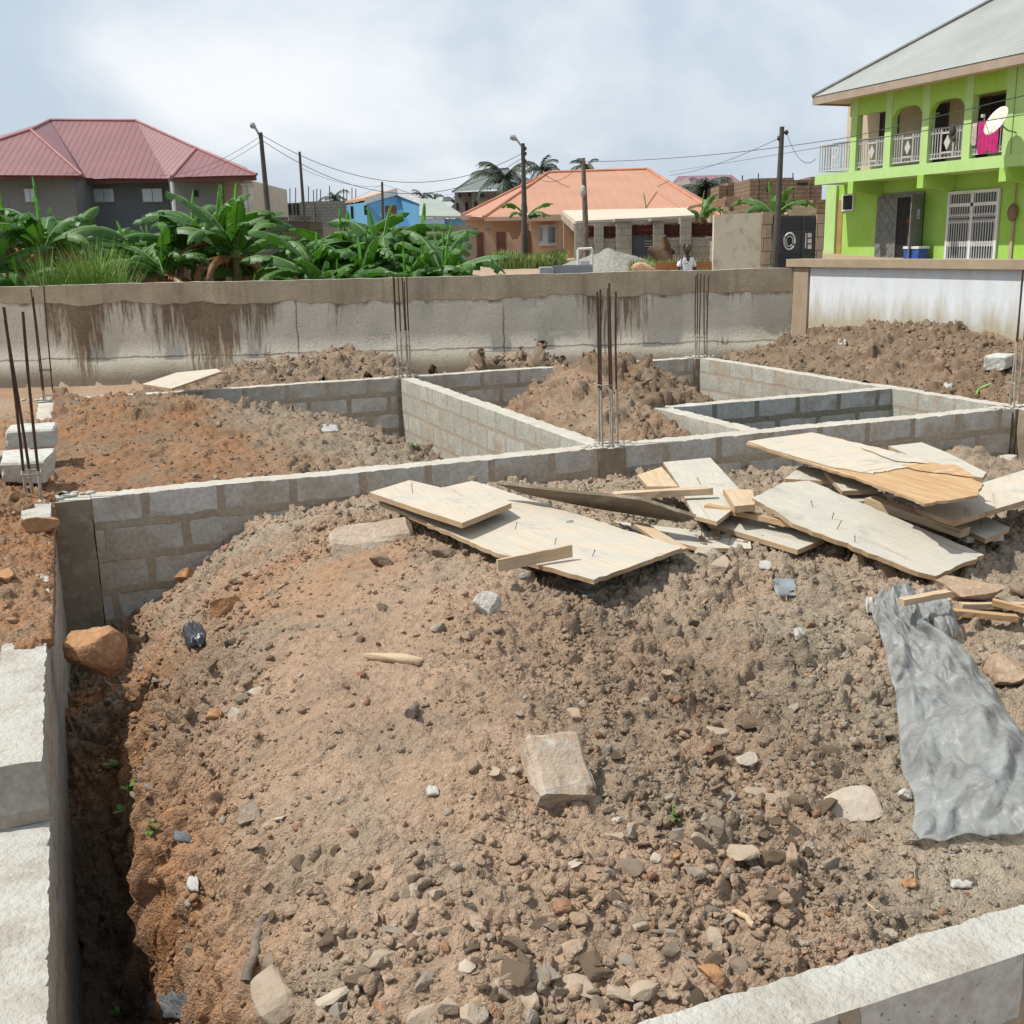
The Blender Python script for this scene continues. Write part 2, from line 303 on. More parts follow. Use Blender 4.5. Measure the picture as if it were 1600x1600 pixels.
def heap(name, rows, xs, ys, rough, colw, label, seed, amp=1., kind=None, cell=.09, fine=1.):
    X, Y = np.meshgrid(xs, ys); Z = interp_rows(rows, xs, ys)
    R = rough(X, Y) if callable(rough) else np.full_like(X, rough)
    Z = Z+(fbm(X*1.6, Y*1.6, seed, 4)-.5)*.10*amp+(fbm(X*6, Y*6, seed+2, 4)-.5)*.05*amp*(.5+R)
    nx, ny, nz = grad_normals(X, Y, Z)
    wx = (fbm(X*9, Y*9, seed+3, 3)-.5)*cell*.9; wy = (fbm(X*9, Y*9, seed+4, 3)-.5)*cell*.9
    d = domes(X+wx, Y+wy, cell*2.3, seed+1)*.55*amp*R*(fbm(X*2, Y*2, seed+6, 3) > .47)+domes(X+wx, Y+wy, cell, seed+2)*.95*amp*R+domes(X+wx*.5, Y+wy*.5, cell*.42, seed+3)*.9*amp*(R*.8+.12)
    d = d+domes(X, Y, .018, seed+4)*.9*fine*(R+.3)+(vn3(X*28, Y*28, Z*28, seed)-.5)*.017*fine*(.35+R)+(vn3(X*75, Y*75, Z*75, seed+1)-.5)*.009*fine
    if name == 'soil_mound':
        zl = 1.3*np.exp(-(((X-.22)/.20)**2+((Y-3.7)/.8)**2))+.8*np.exp(-(((X-1.95)/.5)**2+((Y-2.9)/.55)**2))+.5*np.exp(-(((X-1.0)/.35)**2+((Y-5.6)/.5)**2)); d = d+zl*(domes(X+wx, Y+wy, .15, 3)*.8+domes(X, Y, .06, 4)*.9-.02)
    st = 1-nz; d = d+(st*.9+.10*R)*amp*((billow(X*8, Y*8, Z*8, seed+2)-.5)*.075+(billow(X*19, Y*19, Z*19, seed+3)-.5)*.05+(billow(X*43, Y*43, Z*43, seed+1)-.5)*.028+(billow(X*90, Y*90, Z*90, seed+2)-.5)*.012); d = d+(billow(X*36, Y*36, Z*36, seed)-.5)*.007*fine*(.3+R)
    # worn runnels and cracks
    cr_ = np.abs(fbm(X*3.3, Y*3.3, seed+8, 5)-.5); d = d-np.exp(-(cr_/.012)**2)*.018*R
    X2, Y2, Z2 = X+nx*d, Y+ny*d, Z+nz*d
    if name == 'red_soil_bank':
        X2[:, -1] = -.215; Z2[:, -1] = Z2[:, -4]-.05; Z2[:, -2] = Z2[:, -4]-.03
        X2 = np.where(Y < 4.24, np.minimum(X2, -.218), X2)
    dd = d-(np.roll(d, 3, 0)+np.roll(d, -3, 0)+np.roll(d, 3, 1)+np.roll(d, -3, 1))/4
    wr, wg, wd = colw(X, Y, Z)
    col = soilcol(X, Y, wr, wg, wd, seed)
    o = field_mesh(name, X2, Y2, Z2, col, SOIL, label, 'soil heap', kind)
    HFS.append(HF(xs, ys, Z+d*nz)); return o
# ---------------------------------------------------------------- ground sheet
def smooth(a, b, x): t = np.clip((x-a)/(b-a), 0, 1); return t*t*(3-2*t)
FA = radians(19); BN = np.array([sin(FA), cos(FA)])          # normal of the far boundary wall
def gz(X, Y):
    d = X*BN[0]+Y*BN[1]; z = np.full_like(X, -.27)
    z = z+smooth(1.2, 3.2, -X)*.06
    far = .05+.9*smooth(22, 44, d)+.12*smooth(60, 140, d)
    z = np.where(d > 14.9, far, z)
    e = (X > 9.35)&(d <= 14.9); z = np.where(e, .3+.5*smooth(12, 24, X), z)
    ins = (X > -.30)&(X < 7.33)&(Y > 1.46)&(Y < 11.93); z = np.where(ins, -1.35, z)
    z = z+(fbm(X*.35, Y*.35, 3, 4)-.5)*.10*np.clip((d-5)/20, .2, 1.5)*np.where(ins, 0, 1)
    return z
xs = np.unique(np.round(np.concatenate([np.linspace(-900, -60, 22), np.linspace(-60, -6, 50), np.arange(-6, -.4, .12), [-.33, -.27], np.arange(-.2, 7.2, .15), [7.30, 7.36], np.arange(7.45, 12, .12), np.linspace(12, 60, 90), np.linspace(60, 900, 24)]), 4))
ys = np.unique(np.round(np.concatenate([np.linspace(-300, -8, 10), np.linspace(-7, 1, 20), np.arange(1.05, 1.4, .12), [1.44, 1.48], np.arange(1.6, 11.9, .15), [11.91, 11.96], np.arange(12.05, 22, .15), np.linspace(22, 90, 140), np.linspace(92, 1500, 30)]), 4))
X, Y = np.meshgrid(xs, ys); Z = gz(X, Y)
d = X*BN[0]+Y*BN[1]; wr = np.clip(.25+(X < 0)*.5-(d > 15)*.1, 0, 1); wg = np.where(d > 15, .28, .3)
grass = (d > 15.2)&((X*.93-Y*.37) < -6); gc = np.clip((fbm(X*.4, Y*.4, 4, 4)-.42)*6, 0, 1)*grass
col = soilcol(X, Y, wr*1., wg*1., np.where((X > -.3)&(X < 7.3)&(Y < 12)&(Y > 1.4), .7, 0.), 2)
col = np.where(d[..., None] > 15.2, col*.5+np.array((.46, .33, .24))*.5, col); col = col*(1-gc[..., None])+np.array((.07, .12, .03))*gc[..., None]
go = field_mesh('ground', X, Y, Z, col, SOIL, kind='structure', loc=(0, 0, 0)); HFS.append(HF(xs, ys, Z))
# ---------------------------------------------------------------- front room mound
rows = [
 (1.50, [(-.22, -1.33), (.08, -1.2), (.22, -.5), (.38, -.16), (.8, -.05), (1.4, -.075), (3, -.06), (5, -.12), (7.3, -.3)]),
 (2.0, [(-.22, -1.33), (.02, -1.15), (.10, -.75), (.17, -.3), (.32, -.10), (.6, 0), (1.1, .0), (1.7, -.03), (2.4, -.05), (4, -.08), (7.3, -.3)]),
 (2.5, [(-.22, -1.33), (-.02, -1.2), (.06, -.8), (.11, -.33), (.25, -.12), (.5, .02), (.9, .05), (1.4, .02), (1.65, -.04), (2.4, -.06), (4, -.05), (7.3, -.3)]),
 (3.1, [(-.22, -1.22), (-.04, -1.1), (.0, -.7), (.05, -.28), (.18, -.10), (.6, .06), (1.2, .08), (1.6, .02), (2.2, .02), (3, .03), (5, .0), (7.3, -.25)]),
 (3.7, [(-.22, -1.1), (-.06, -1.0), (-.02, -.65), (.04, -.33), (.2, -.15), (.6, .04), (1.2, .10), (2, .08), (3, .08), (4.2, .05), (7.3, -.2)]),
 (4.3, [(-.22, -.75), (-.05, -.6), (.03, -.42), (.15, -.28), (.5, -.06), (1, .08), (1.7, .12), (2.6, .10), (3.6, .08), (5, .0), (7.3, -.25)]),
 (5.0, [(-.22, -.62), (.05, -.52), (.25, -.34), (.55, -.14), (.9, .0), (1.5, .08), (2.2, .08), (3, .0), (4, -.05), (5, -.08), (7.3, -.3)]),
 (5.8, [(-.22, -.85), (.1, -.68), (.35, -.5), (.65, -.28), (1, -.08), (1.6, .02), (2.3, .0), (3.2, -.1), (4.4, -.12), (5.5, -.1), (7.3, -.35)]),
 (6.86, [(-.22, -1.0), (0, -.86), (.44, -.60), (.98, -.23), (1.64, -.17), (2.4, -.18), (3.7, -.25), (4.1, -.33), (4.42, -.30), (4.8, -.33), (5.6, -.36), (6.55, -.30), (7.3, -.5)])]
xs = spacing([(-.215, .5, .005, .0055), (.5, 2.4, .0055, .0075), (2.4, 4.6, .008, .014), (4.6, 7.26, .016, .03)])
ys = spacing([(1.5, 3.2, .005, .0065), (3.2, 6.88, .0068, .016)])
def fr(X, Y):
    ctr = np.exp(-(((X-.72-(Y-2.9)*.16)/.42)**2+((Y-3.0)/1.3)**2)); ctr2 = np.exp(-(((X-1.0)/.45)**2+((Y-4.2)/.7)**2))
    r = 1-.85*np.clip(ctr+ctr2*.8, 0, 1); flat = np.exp(-(((X-2.1)/.6)**2+((Y-1.8)/.28)**2)); r = r*(1-.75*flat)
    return np.clip(r*(.5+fbm(X*2.2, Y*2.2, 21, 4)*1.0), .06, 1.25)
def fc(X, Y, Z):
    wr = np.clip(.85-X*2.6, 0, .8)*(Y > 1.9)+.35*np.exp(-(((X-.6)/.6)**2+((Y-4.6)/.6)**2))+.12
    wg = np.clip((X-1.15)*.75, 0, .62)+.5*np.exp(-(((X-1.3)/.9)**2+((Y-6.1)/.5)**2))+.45*np.exp(-(((X-2.3)/.7)**2+((Y-1.85)/.4)**2))
    wd = .10+.5*np.exp(-(((X-1.75)/.55)**2+((Y-2.8)/.7)**2))+.35*np.exp(-(((X-.25)/.22)**2+((Y-3.8)/.8)**2))+.25*np.clip((X-3)/2, 0, 1)+np.clip((-Z-.45)*1.6, 0, 1)  # last term darkens deep soil: trench shade put into the colour
    wg = wg*(1-.5*np.exp(-(((X-1.75)/.55)**2+((Y-2.8)/.7)**2))); return wr, wg, wd
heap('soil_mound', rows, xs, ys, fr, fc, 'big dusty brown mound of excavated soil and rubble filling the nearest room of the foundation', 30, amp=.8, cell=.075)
# ---------------------------------------------------------------- red bank over the left wall
rows = [
 (1.0, [(-1.6, -.4), (-.40, -.5), (-.34, -1.3), (-.15, -1.3)]), (3.95, [(-1.6, -.3), (-.5, -.12), (-.40, -.2), (-.34, -1.3), (-.15, -1.3)]),
 (4.2, [(-1.6, -.1), (-.5, -.05), (-.36, -.03), (-.3, -.0), (-.172, -.0)]),
 (4.7, [(-1.6, .1), (-.5, .05), (-.36, .04), (-.21, .03), (-.172, .01)]), (5.6, [(-1.6, .12), (-.5, .08), (-.36, .05), (-.21, .035), (-.172, .01)]),
 (6.1, [(-1.6, .2), (-.6, .1), (-.36, .05), (-.24, .02), (-.172, -.01)]), (6.45, [(-1.6, .25), (-.7, .15), (-.42, .03), (-.36, -.03), (-.3, -.06), (-.172, -.1)]),
 (6.9, [(-1.6, .2), (-.7, .12), (-.42, .04), (-.3, .015), (-.15, .01), (.0, -.02)]), (7.6, [(-1.6, .1), (-.7, .08), (-.3, .04), (-.15, .02), (.0, .0)]),
 (9.5, [(-1.6, -.02), (-.7, .02), (-.3, .03), (0, .05)]), (11.5, [(-1.6, -.12), (-.7, -.1), (-.3, -.05), (0, -.05)]), (13.5, [(-1.6, -.35), (0, -.35)])]
xs = spacing([(-1.6, -.5, .03, .012), (-.5, -.172, .006, .006)]); ys = spacing([(1.05, 4, .05, .02), (4., 7.2, .008, .012), (7.2, 13.4, .014, .04)])
heap('red_soil_bank', rows, xs, ys, .75, lambda X, Y, Z: (1.+0*X, .0+.2*(Y > 8), .0*X+.18), 'red earth bank spilling over the top of the left foundation wall', 50, amp=.75, cell=.08)
# ---------------------------------------------------------------- heaps further back
rows = [
 (6.98, [(-.2, .02), (.5, -.05), (1, -.10), (1.5, -.10), (2.2, -.17), (2.8, -.35), (3.4, -.75)]),
 (7.6, [(-.2, .02), (.5, .0), (1, -.02), (1.6, .0), (2.2, -.08), (2.7, -.3), (3.4, -.8)]),
 (8.6, [(-.2, .03), (.2, .09), (1, .10), (1.6, .07), (2.2, -.05), (2.8, -.35), (3.4, -.85)]),
 (9.6, [(-.2, .08), (.3, .22), (1, .19), (1.6, .06), (2.1, -.02), (2.7, -.35), (3.4, -.9)]),
 (10.8, [(-.2, .06), (.4, .12), (1.0, .02), (1.6, -.15), (2.4, -.6), (3.4, -.9)]), (11.9, [(-.2, .0), (.5, -.1), (1.2, -.4), (2, -.7), (3.4, -.95)])]
xs = spacing([(-.2, 3.4, .013, .013)]); ys = spacing([(6.98, 11.86, .014, .035)])
heap('red_soil_heap', rows, xs, ys, lambda X, Y: np.clip(.35+.5*(X > 1.3)+.4*(Y > 9)+(fbm(X*2, Y*2, 7, 3)-.5), .1, 1.1),
     lambda X, Y, Z: (np.clip(1.25-(X-.9)*1.1, 0, 1), np.clip((X-.9-(8.4-Y)*.25)*.9, 0, .8), .42+.3*np.clip((X-2)*1., 0, 1)*(Y > 7.8)), 'reddish brown soil heap with a grey clay flank in the back left room', 60, amp=.9, cell=.11)
rows = [(7.0, [(3.5, -.85), (3.85, -.45), (4.1, -.2), (4.66, -.2), (4.78, -.95), (7.3, -.95)]), (7.7, [(3.5, -.9), (3.75, -.45), (4.1, -.1), (4.66, -.12), (4.78, -.95), (7.3, -.95)]), (8.3, [(3.5, -.9), (3.7, -.6), (3.9, -.15), (4.3, -.02), (4.68, .0), (4.85, -.9), (7.3, -.9)]),
 (8.52, [(3.5, -.9), (3.68, -.7), (3.85, -.15), (4.3, .05), (4.9, .12), (5.4, -.1), (6.0, -.5), (6.6, -.85), (7.3, -.9)]), (9.3, [(3.5, -.9), (3.66, -.75), (3.82, -.12), (4.3, .14), (4.95, .27), (5.4, .12), (5.9, -.2), (6.5, -.6), (7.3, -.85)]), (9.9, [(3.5, -.9), (3.7, -.7), (3.95, -.1), (4.5, .16), (5.1, .27), (5.6, .05), (6.2, -.35), (7.3, -.85)]), (10.8, [(3.5, -.9), (4.2, -.5), (4.8, .0), (5.4, .05), (6, -.3), (7.3, -.85)]), (11.9, [(3.5, -.95), (5, -.5), (6, -.7), (7.3, -.9)])]
xs = spacing([(3.5, 7.28, .016, .018)]); ys = spacing([(6.98, 11.9, .016, .035)])
heap('clay_heap', rows, xs, ys, .95, lambda X, Y, Z: (.35*(X < 4.9)+.05, .2+.0*X, .8-.4*(X < 4.6)), 'tall lumpy brown clay heap in the middle back room of the foundation', 70, amp=1.15, cell=.13)
rows = [(2.0, [(7.38, -.2), (9.4, .1)]), (5.5, [(7.38, -.1), (8, .0), (9.5, .15)]), (7.3, [(7.38, -.07), (7.9, .06), (8.6, .16), (9.6, .22)]), (8.6, [(7.38, -.08), (7.8, .1), (8.4, .25), (9.5, .3)]), (9.6, [(7.38, -.12), (7.8, .05), (8.4, .32), (9.0, .45), (9.5, .45)]),
        (10.6, [(7.38, -.12), (7.8, .0), (8.4, .25), (9.0, .40), (9.4, .38)]), (11.6, [(7.38, -.15), (8, .02), (8.6, .18), (9.3, .30)]), (12.3, [(7.38, -.2), (8, -.1), (8.8, .05), (9.3, .15)]), (13.0, [(7.38, -.25), (8.2, -.22), (9.3, -.05)])]
xs = spacing([(7.37, 9.45, .016, .016)]); ys = spacing([(2.0, 6.5, .08, .05), (6.5, 13.1, .02, .03)])
heap('right_soil_heap', rows, xs, ys, 1.0, lambda X, Y, Z: (.45*np.exp(-((Y-8)/.9)**2)+.08, .22+0*X, .75+.0*X), 'long lumpy brown soil heap against the white wall on the right', 80, amp=1.1, cell=.12)
rows = [(12.02, [(.4, -.25), (1.4, -.12), (2.4, -.05), (3.2, .0), (3.75, -.15), (4.1, -.27)]), (12.7, [(.4, -.27), (1.3, -.05), (2.2, .10), (3.0, .22), (3.5, .18), (3.85, -.1), (4.1, -.27)]), (13.4, [(.4, -.27), (1.5, -.02), (2.3, .12), (2.9, .2), (3.4, .1), (4.1, -.27)]), (14.4, [(.4, -.3), (4.1, -.3)])]
xs = spacing([(.4, 4.1, .022, .022)]); ys = spacing([(12.02, 14.3, .025, .03)])
heap('back_soil_heap', rows, xs, ys, .9, lambda X, Y, Z: (.08+0*X, .25+0*X, .65+0*X), 'low lumpy soil heap between the foundation and the stained boundary wall', 90, amp=1.1, cell=.13)
rows = [(12.02, [(4.2, -.28), (5.0, -.12), (5.6, -.2), (6.2, -.28)]), (12.6, [(4.2, -.28), (4.7, .02), (5.2, .08), (5.6, -.05), (6.2, -.28)]), (13.4, [(4.2, -.3), (6.2, -.3)])]
xs = spacing([(4.2, 6.2, .022, .022)]); ys = spacing([(12.02, 13.3, .025, .025)])
heap('rubble_heap', rows, xs, ys, 1.0, lambda X, Y, Z: (.0*X, .3+0*X, .45+0*X), 'small dark rubble heap at the foot of the boundary wall near the second rebar cage', 95, amp=1.4, cell=.16)
# ================================================================ foundation walls (subdivided, chipped edges)
def rough_wall(name, a, b, x_or_y, label, mats, step=.02, seed=0, chip=.02, cat='block wall', split_top=True):
    # a=(x0,y0,z0) b=(x1,y1,z1); x_or_y gives long axis
    x0, y0, z0 = a; x1, y1, z1 = b; mb = MB()
    def lin(p, q, s): n = max(1, int(round((q-p)/s))); return np.linspace(p, q, n+1)
    La = lin(*((x0, x1) if x_or_y == 'x' else (y0, y1)), step); Wa = lin(*((y0, y1) if x_or_y == 'x' else (x0, x1)), .025); Za = lin(z0, z1, .04)
    wc = (Wa[0]+Wa[-1])/2; hw = (Wa[-1]-Wa[0])/2; k = 1 if x_or_y == 'x' else 0
    def face(A, B, fn, mi):
        u, v = np.meshgrid(A, B); l, w_, z = (np.broadcast_to(q, u.shape).ravel().astype(float) for q in fn(u, v)); sgn = np.sign(w_-wc)
        p = np.stack((l, w_, z) if x_or_y == 'x' else (w_, l, z), -1).copy(); edge = np.abs(np.abs(w_-wc)-hw) < 1e-6; tp = np.abs(z-z1) < 1e-6
        q = (l*11, z*11, (w_-wc)*11+seed); n = vn3(*q, seed)-.5; n2 = vn3(*(c*4 for c in q), seed+1)-.5; n3 = vn3(*(c*9 for c in q), seed+2)-.5
        p[:, k] += edge*sgn*(n*.007+n2*.005+n3*.003)
        p[:, 2] += tp*(n*.006+n2*.005+n3*.004+(vn(l*1.3, l*0+seed*1.7, seed)-.5)*.010)
        c = edge*tp*np.maximum(0, fbm(l*37, sgn*3.+seed, seed, 4)-.5)*chip*1.3; p[:, 2] -= c*.8; p[:, k] -= sgn*c
        nn = len(A); mb.add(list(p), [(j*nn+i, j*nn+i+1, (j+1)*nn+i+1, (j+1)*nn+i) for j in range(len(B)-1) for i in range(nn-1)], mi, True)
    face(La, Wa, lambda l, w_: (l, w_, z1), 1)
    face(La, Za, lambda l, z: (l, Wa[0], z), 0); face(La, Za, lambda l, z: (l, Wa[-1], z), 0)
    face(Wa, Za, lambda w_, z: (La[0], w_, z), 0); face(Wa, Za, lambda w_, z: (La[-1], w_, z), 0)
    mb.ut = (1, 0, 0) if x_or_y == 'x' else (0, 1, 0)
    return single(name, mb, mats, label, cat, ((x0+x1)/2, (y0+y1)/2, z0), None)
BW = 'block_wall'
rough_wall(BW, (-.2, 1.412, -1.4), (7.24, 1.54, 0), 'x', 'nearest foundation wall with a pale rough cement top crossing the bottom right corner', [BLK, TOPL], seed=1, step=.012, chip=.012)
rough_wall(BW, (-.355, 3.19, -1.4), (-.2, 6.82, 0), 'y', 'left foundation wall with a pale top half buried in red earth', [BLKL, TOPL], seed=2, step=.014)
lw = rough_wall(BW, (-.357, 1.0, -1.4), (-.202, 3.188, -.20), 'y', 'lower stepped end of the left foundation wall, one block lower with a bright rough top', [BLKL, TOPL], seed=3, step=.012)
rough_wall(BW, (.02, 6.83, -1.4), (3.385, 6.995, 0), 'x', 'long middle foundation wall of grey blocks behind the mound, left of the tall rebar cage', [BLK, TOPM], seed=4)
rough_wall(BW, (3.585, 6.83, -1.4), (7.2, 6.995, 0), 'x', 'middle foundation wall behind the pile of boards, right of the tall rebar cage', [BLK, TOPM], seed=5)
rough_wall(BW, (-.2, 11.84, -1.2), (3.36, 12.0, 0), 'x', 'far foundation wall behind the reddish heap, left of the second rebar cage', [BLK, TOPM], seed=6, step=.05)
rough_wall(BW, (3.56, 11.84, -1.2), (7.2, 12.0, 0), 'x', 'far foundation wall behind the tall clay heap', [BLK, TOPM], seed=7, step=.05)
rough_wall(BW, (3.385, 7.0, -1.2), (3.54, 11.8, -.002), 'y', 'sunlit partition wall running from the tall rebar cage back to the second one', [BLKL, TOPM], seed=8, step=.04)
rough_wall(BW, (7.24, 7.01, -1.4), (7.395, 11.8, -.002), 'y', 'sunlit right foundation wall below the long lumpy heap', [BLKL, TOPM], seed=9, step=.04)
rough_wall(BW, (7.24, 1.4, -1.4), (7.395, 6.8, -.002), 'y', 'right foundation wall in front of the rightmost rebar cage', [CONC, TOPM], seed=10, step=.05)
rough_wall(BW, (4.69, 8.33, -1.2), (7.236, 8.485, -.003), 'x', 'inner closet wall with dark green mortar joints, running right to the sunlit wall', [BLKG, TOPM], seed=11, step=.04)
rough_wall(BW, (4.69, 7.0, -1.2), (4.845, 8.326, -.003), 'y', 'short sunlit return wall of the small inner closet', [BLKL, TOPM], seed=12, step=.04)
rough_wall(BW, (-.355, 7.0, -1.0), (-.2, 11.8, -.01), 'y', 'buried left foundation wall beside the reddish heap', [BLKL, TOPM], seed=13, step=.06)
# ---------------------------------------------------------------- columns with rebar cages
RUST = M('rusty_steel', (.085, .045, .028), (.05, .028, .02), sc=30, ro=.75, bs=120, bst=.5, bd=.002, spec=.3)
SPLASH = M('cement_splashed_steel', (.42, .38, .32), (.27, .22, .17), sc=25, ro=.85, bs=90, bst=.5, bd=.002)
def column(cx, cy, sx, sy, rods, split, ties, label, base=-1.3, seed=0, lump=True, rad=.0075):
    t = thing('rebar_column', label, 'column', (cx, cy, base), None)
    mb = MB(); n = 7; vs = []
    prof = [(-sx, -sy), (0, -sy), (sx, -sy), (sx, 0), (sx, sy), (0, sy), (-sx, sy), (-sx, 0)]
    zs = list(np.linspace(base, -.004, 14))
    for z in zs:
        for (a, b) in prof: vs.append((cx+a+(random.random()-.5)*.008, cy+b+(random.random()-.5)*.008, z))
    mb.add(vs, [(i*8+j, i*8+(j+1) % 8, (i+1)*8+(j+1) % 8, (i+1)*8+j) for i in range(len(zs)-1) for j in range(8)], 0)
    mb.add(vs[-8:], [tuple(range(8))], 1); part(t, 'shaft', mb, [CONC, TOPM])
    if lump:
        mb = MB()
        for i in range(46):
            a = random.random()*6.28; r = abs(random.gauss(0, .09)); s = random.uniform(.008, .026); mb.ball((cx+cos(a)*r*1.3, cy+sin(a)*r*.8, .004), s, 0, 6, 4, (1.3, 1.1, .55))
        part(t, 'mortar_splash', mb, [TOPM])
    for (dx, dy, h, lx, ly) in rods:
        b = np.array((cx+dx, cy+dy, -.02)); tp = np.array((cx+dx+lx, cy+dy+ly, h)); P_ = lambda k: b+(tp-b)*k+np.array((sin(k*3.1+dx*40), cos(k*2.7+dy*40), 0))*.006
        mb = MB(); k0 = min(.98, split/h); mb.tube([P_(k) for k in np.linspace(0, k0, 6)], rad*1.12, 6, 1); mb.tube([P_(k) for k in np.linspace(k0, 1, 6)], rad, 6, 0)
        part(t, 'rod', mb, [RUST, SPLASH])
    for z in ties:
        k = z/1.1; q = [(cx+dx+lx*k, cy+dy+ly*k) for dx, dy, h, lx, ly in rods]; xa, xb = min(p[0] for p in q)-.01, max(p[0] for p in q)+.01; ya, yb = min(p[1] for p in q)-.01, max(p[1] for p in q)+.01
        mb = MB(); mb.tube([(xa, ya, z), (xb, ya, z-.006), (xb, yb, z), (xa, yb, z+.004), (xa, ya, z)], .0042, 5, 0); part(t, 'stirrup', mb, [SPLASH if z < split+.05 else RUST])
    return t
column(-.17, 6.92, .186, .11, [(-.165, -.02, 1.13, .01, 0), (-.085, -.05, 1.1, .03, 0), (-.135, .05, 1.05, -.02, .03)], .2, (.17,), 'column stub with three leaning rusty bars at the near left corner', seed=1, rad=.0095)
column(-.27, 11.93, .09, .09, [(-.03, -.03, 1.1, .0, 0), (.05, -.03, 1.12, .05, 0), (-.02, .05, 1.02, 0, 0)], .12, (.05, .3), 'column stub with thin rusty bars at the far left corner of the foundation', base=-1.0)
column(3.46, 11.93, .11, .11, [(-.07, -.06, 1.12, -.02, 0), (-.03, -.06, 1.1, -.01, 0), (.015, -.06, 1.13, 0, 0), (.06, -.06, 1.11, .01, 0), (-.05, .06, 1.09, 0, 0), (.07, .06, 1.05, 0, 0)], .52, (.09, .34), 'column with a six bar cage, cement splashed below, at the back of the partition wall', base=-1.2)
column(3.485, 6.915, .105, .10, [(-.055, -.05, 1.10, -.02, 0), (-.03, .055, 1.08, -.02, 0), (.015, -.05, 1.14, -.015, 0), (.055, .055, 1.1, -.01, 0), (.06, -.045, 1.08, 0, .01)], .42, (.03, .44), 'column with a tall five bar cage in the middle of the site behind the boards')
column(7.3, 11.93, .12, .12, [(-.09, -.06, 1.0, 0, 0), (-.03, -.06, 1.02, .0, 0), (.03, -.06, 1.01, 0, 0), (.08, -.06, 1.0, .01, 0), (.0, .06, 1.02, 0, 0)], .3, (.25,), 'column with a neat rusty cage at the far right corner of the foundation', base=-1.2)
column(7.33, 6.92, .11, .105, [(-.07, -.05, 1.1, -.03, 0), (-.02, .05, 1.12, .02, 0), (.05, -.05, 1.1, .02, 0), (.07, .05, 1.08, .02, 0)], .55, (.2,), 'column with leaning rusty bars at the right edge of the picture')
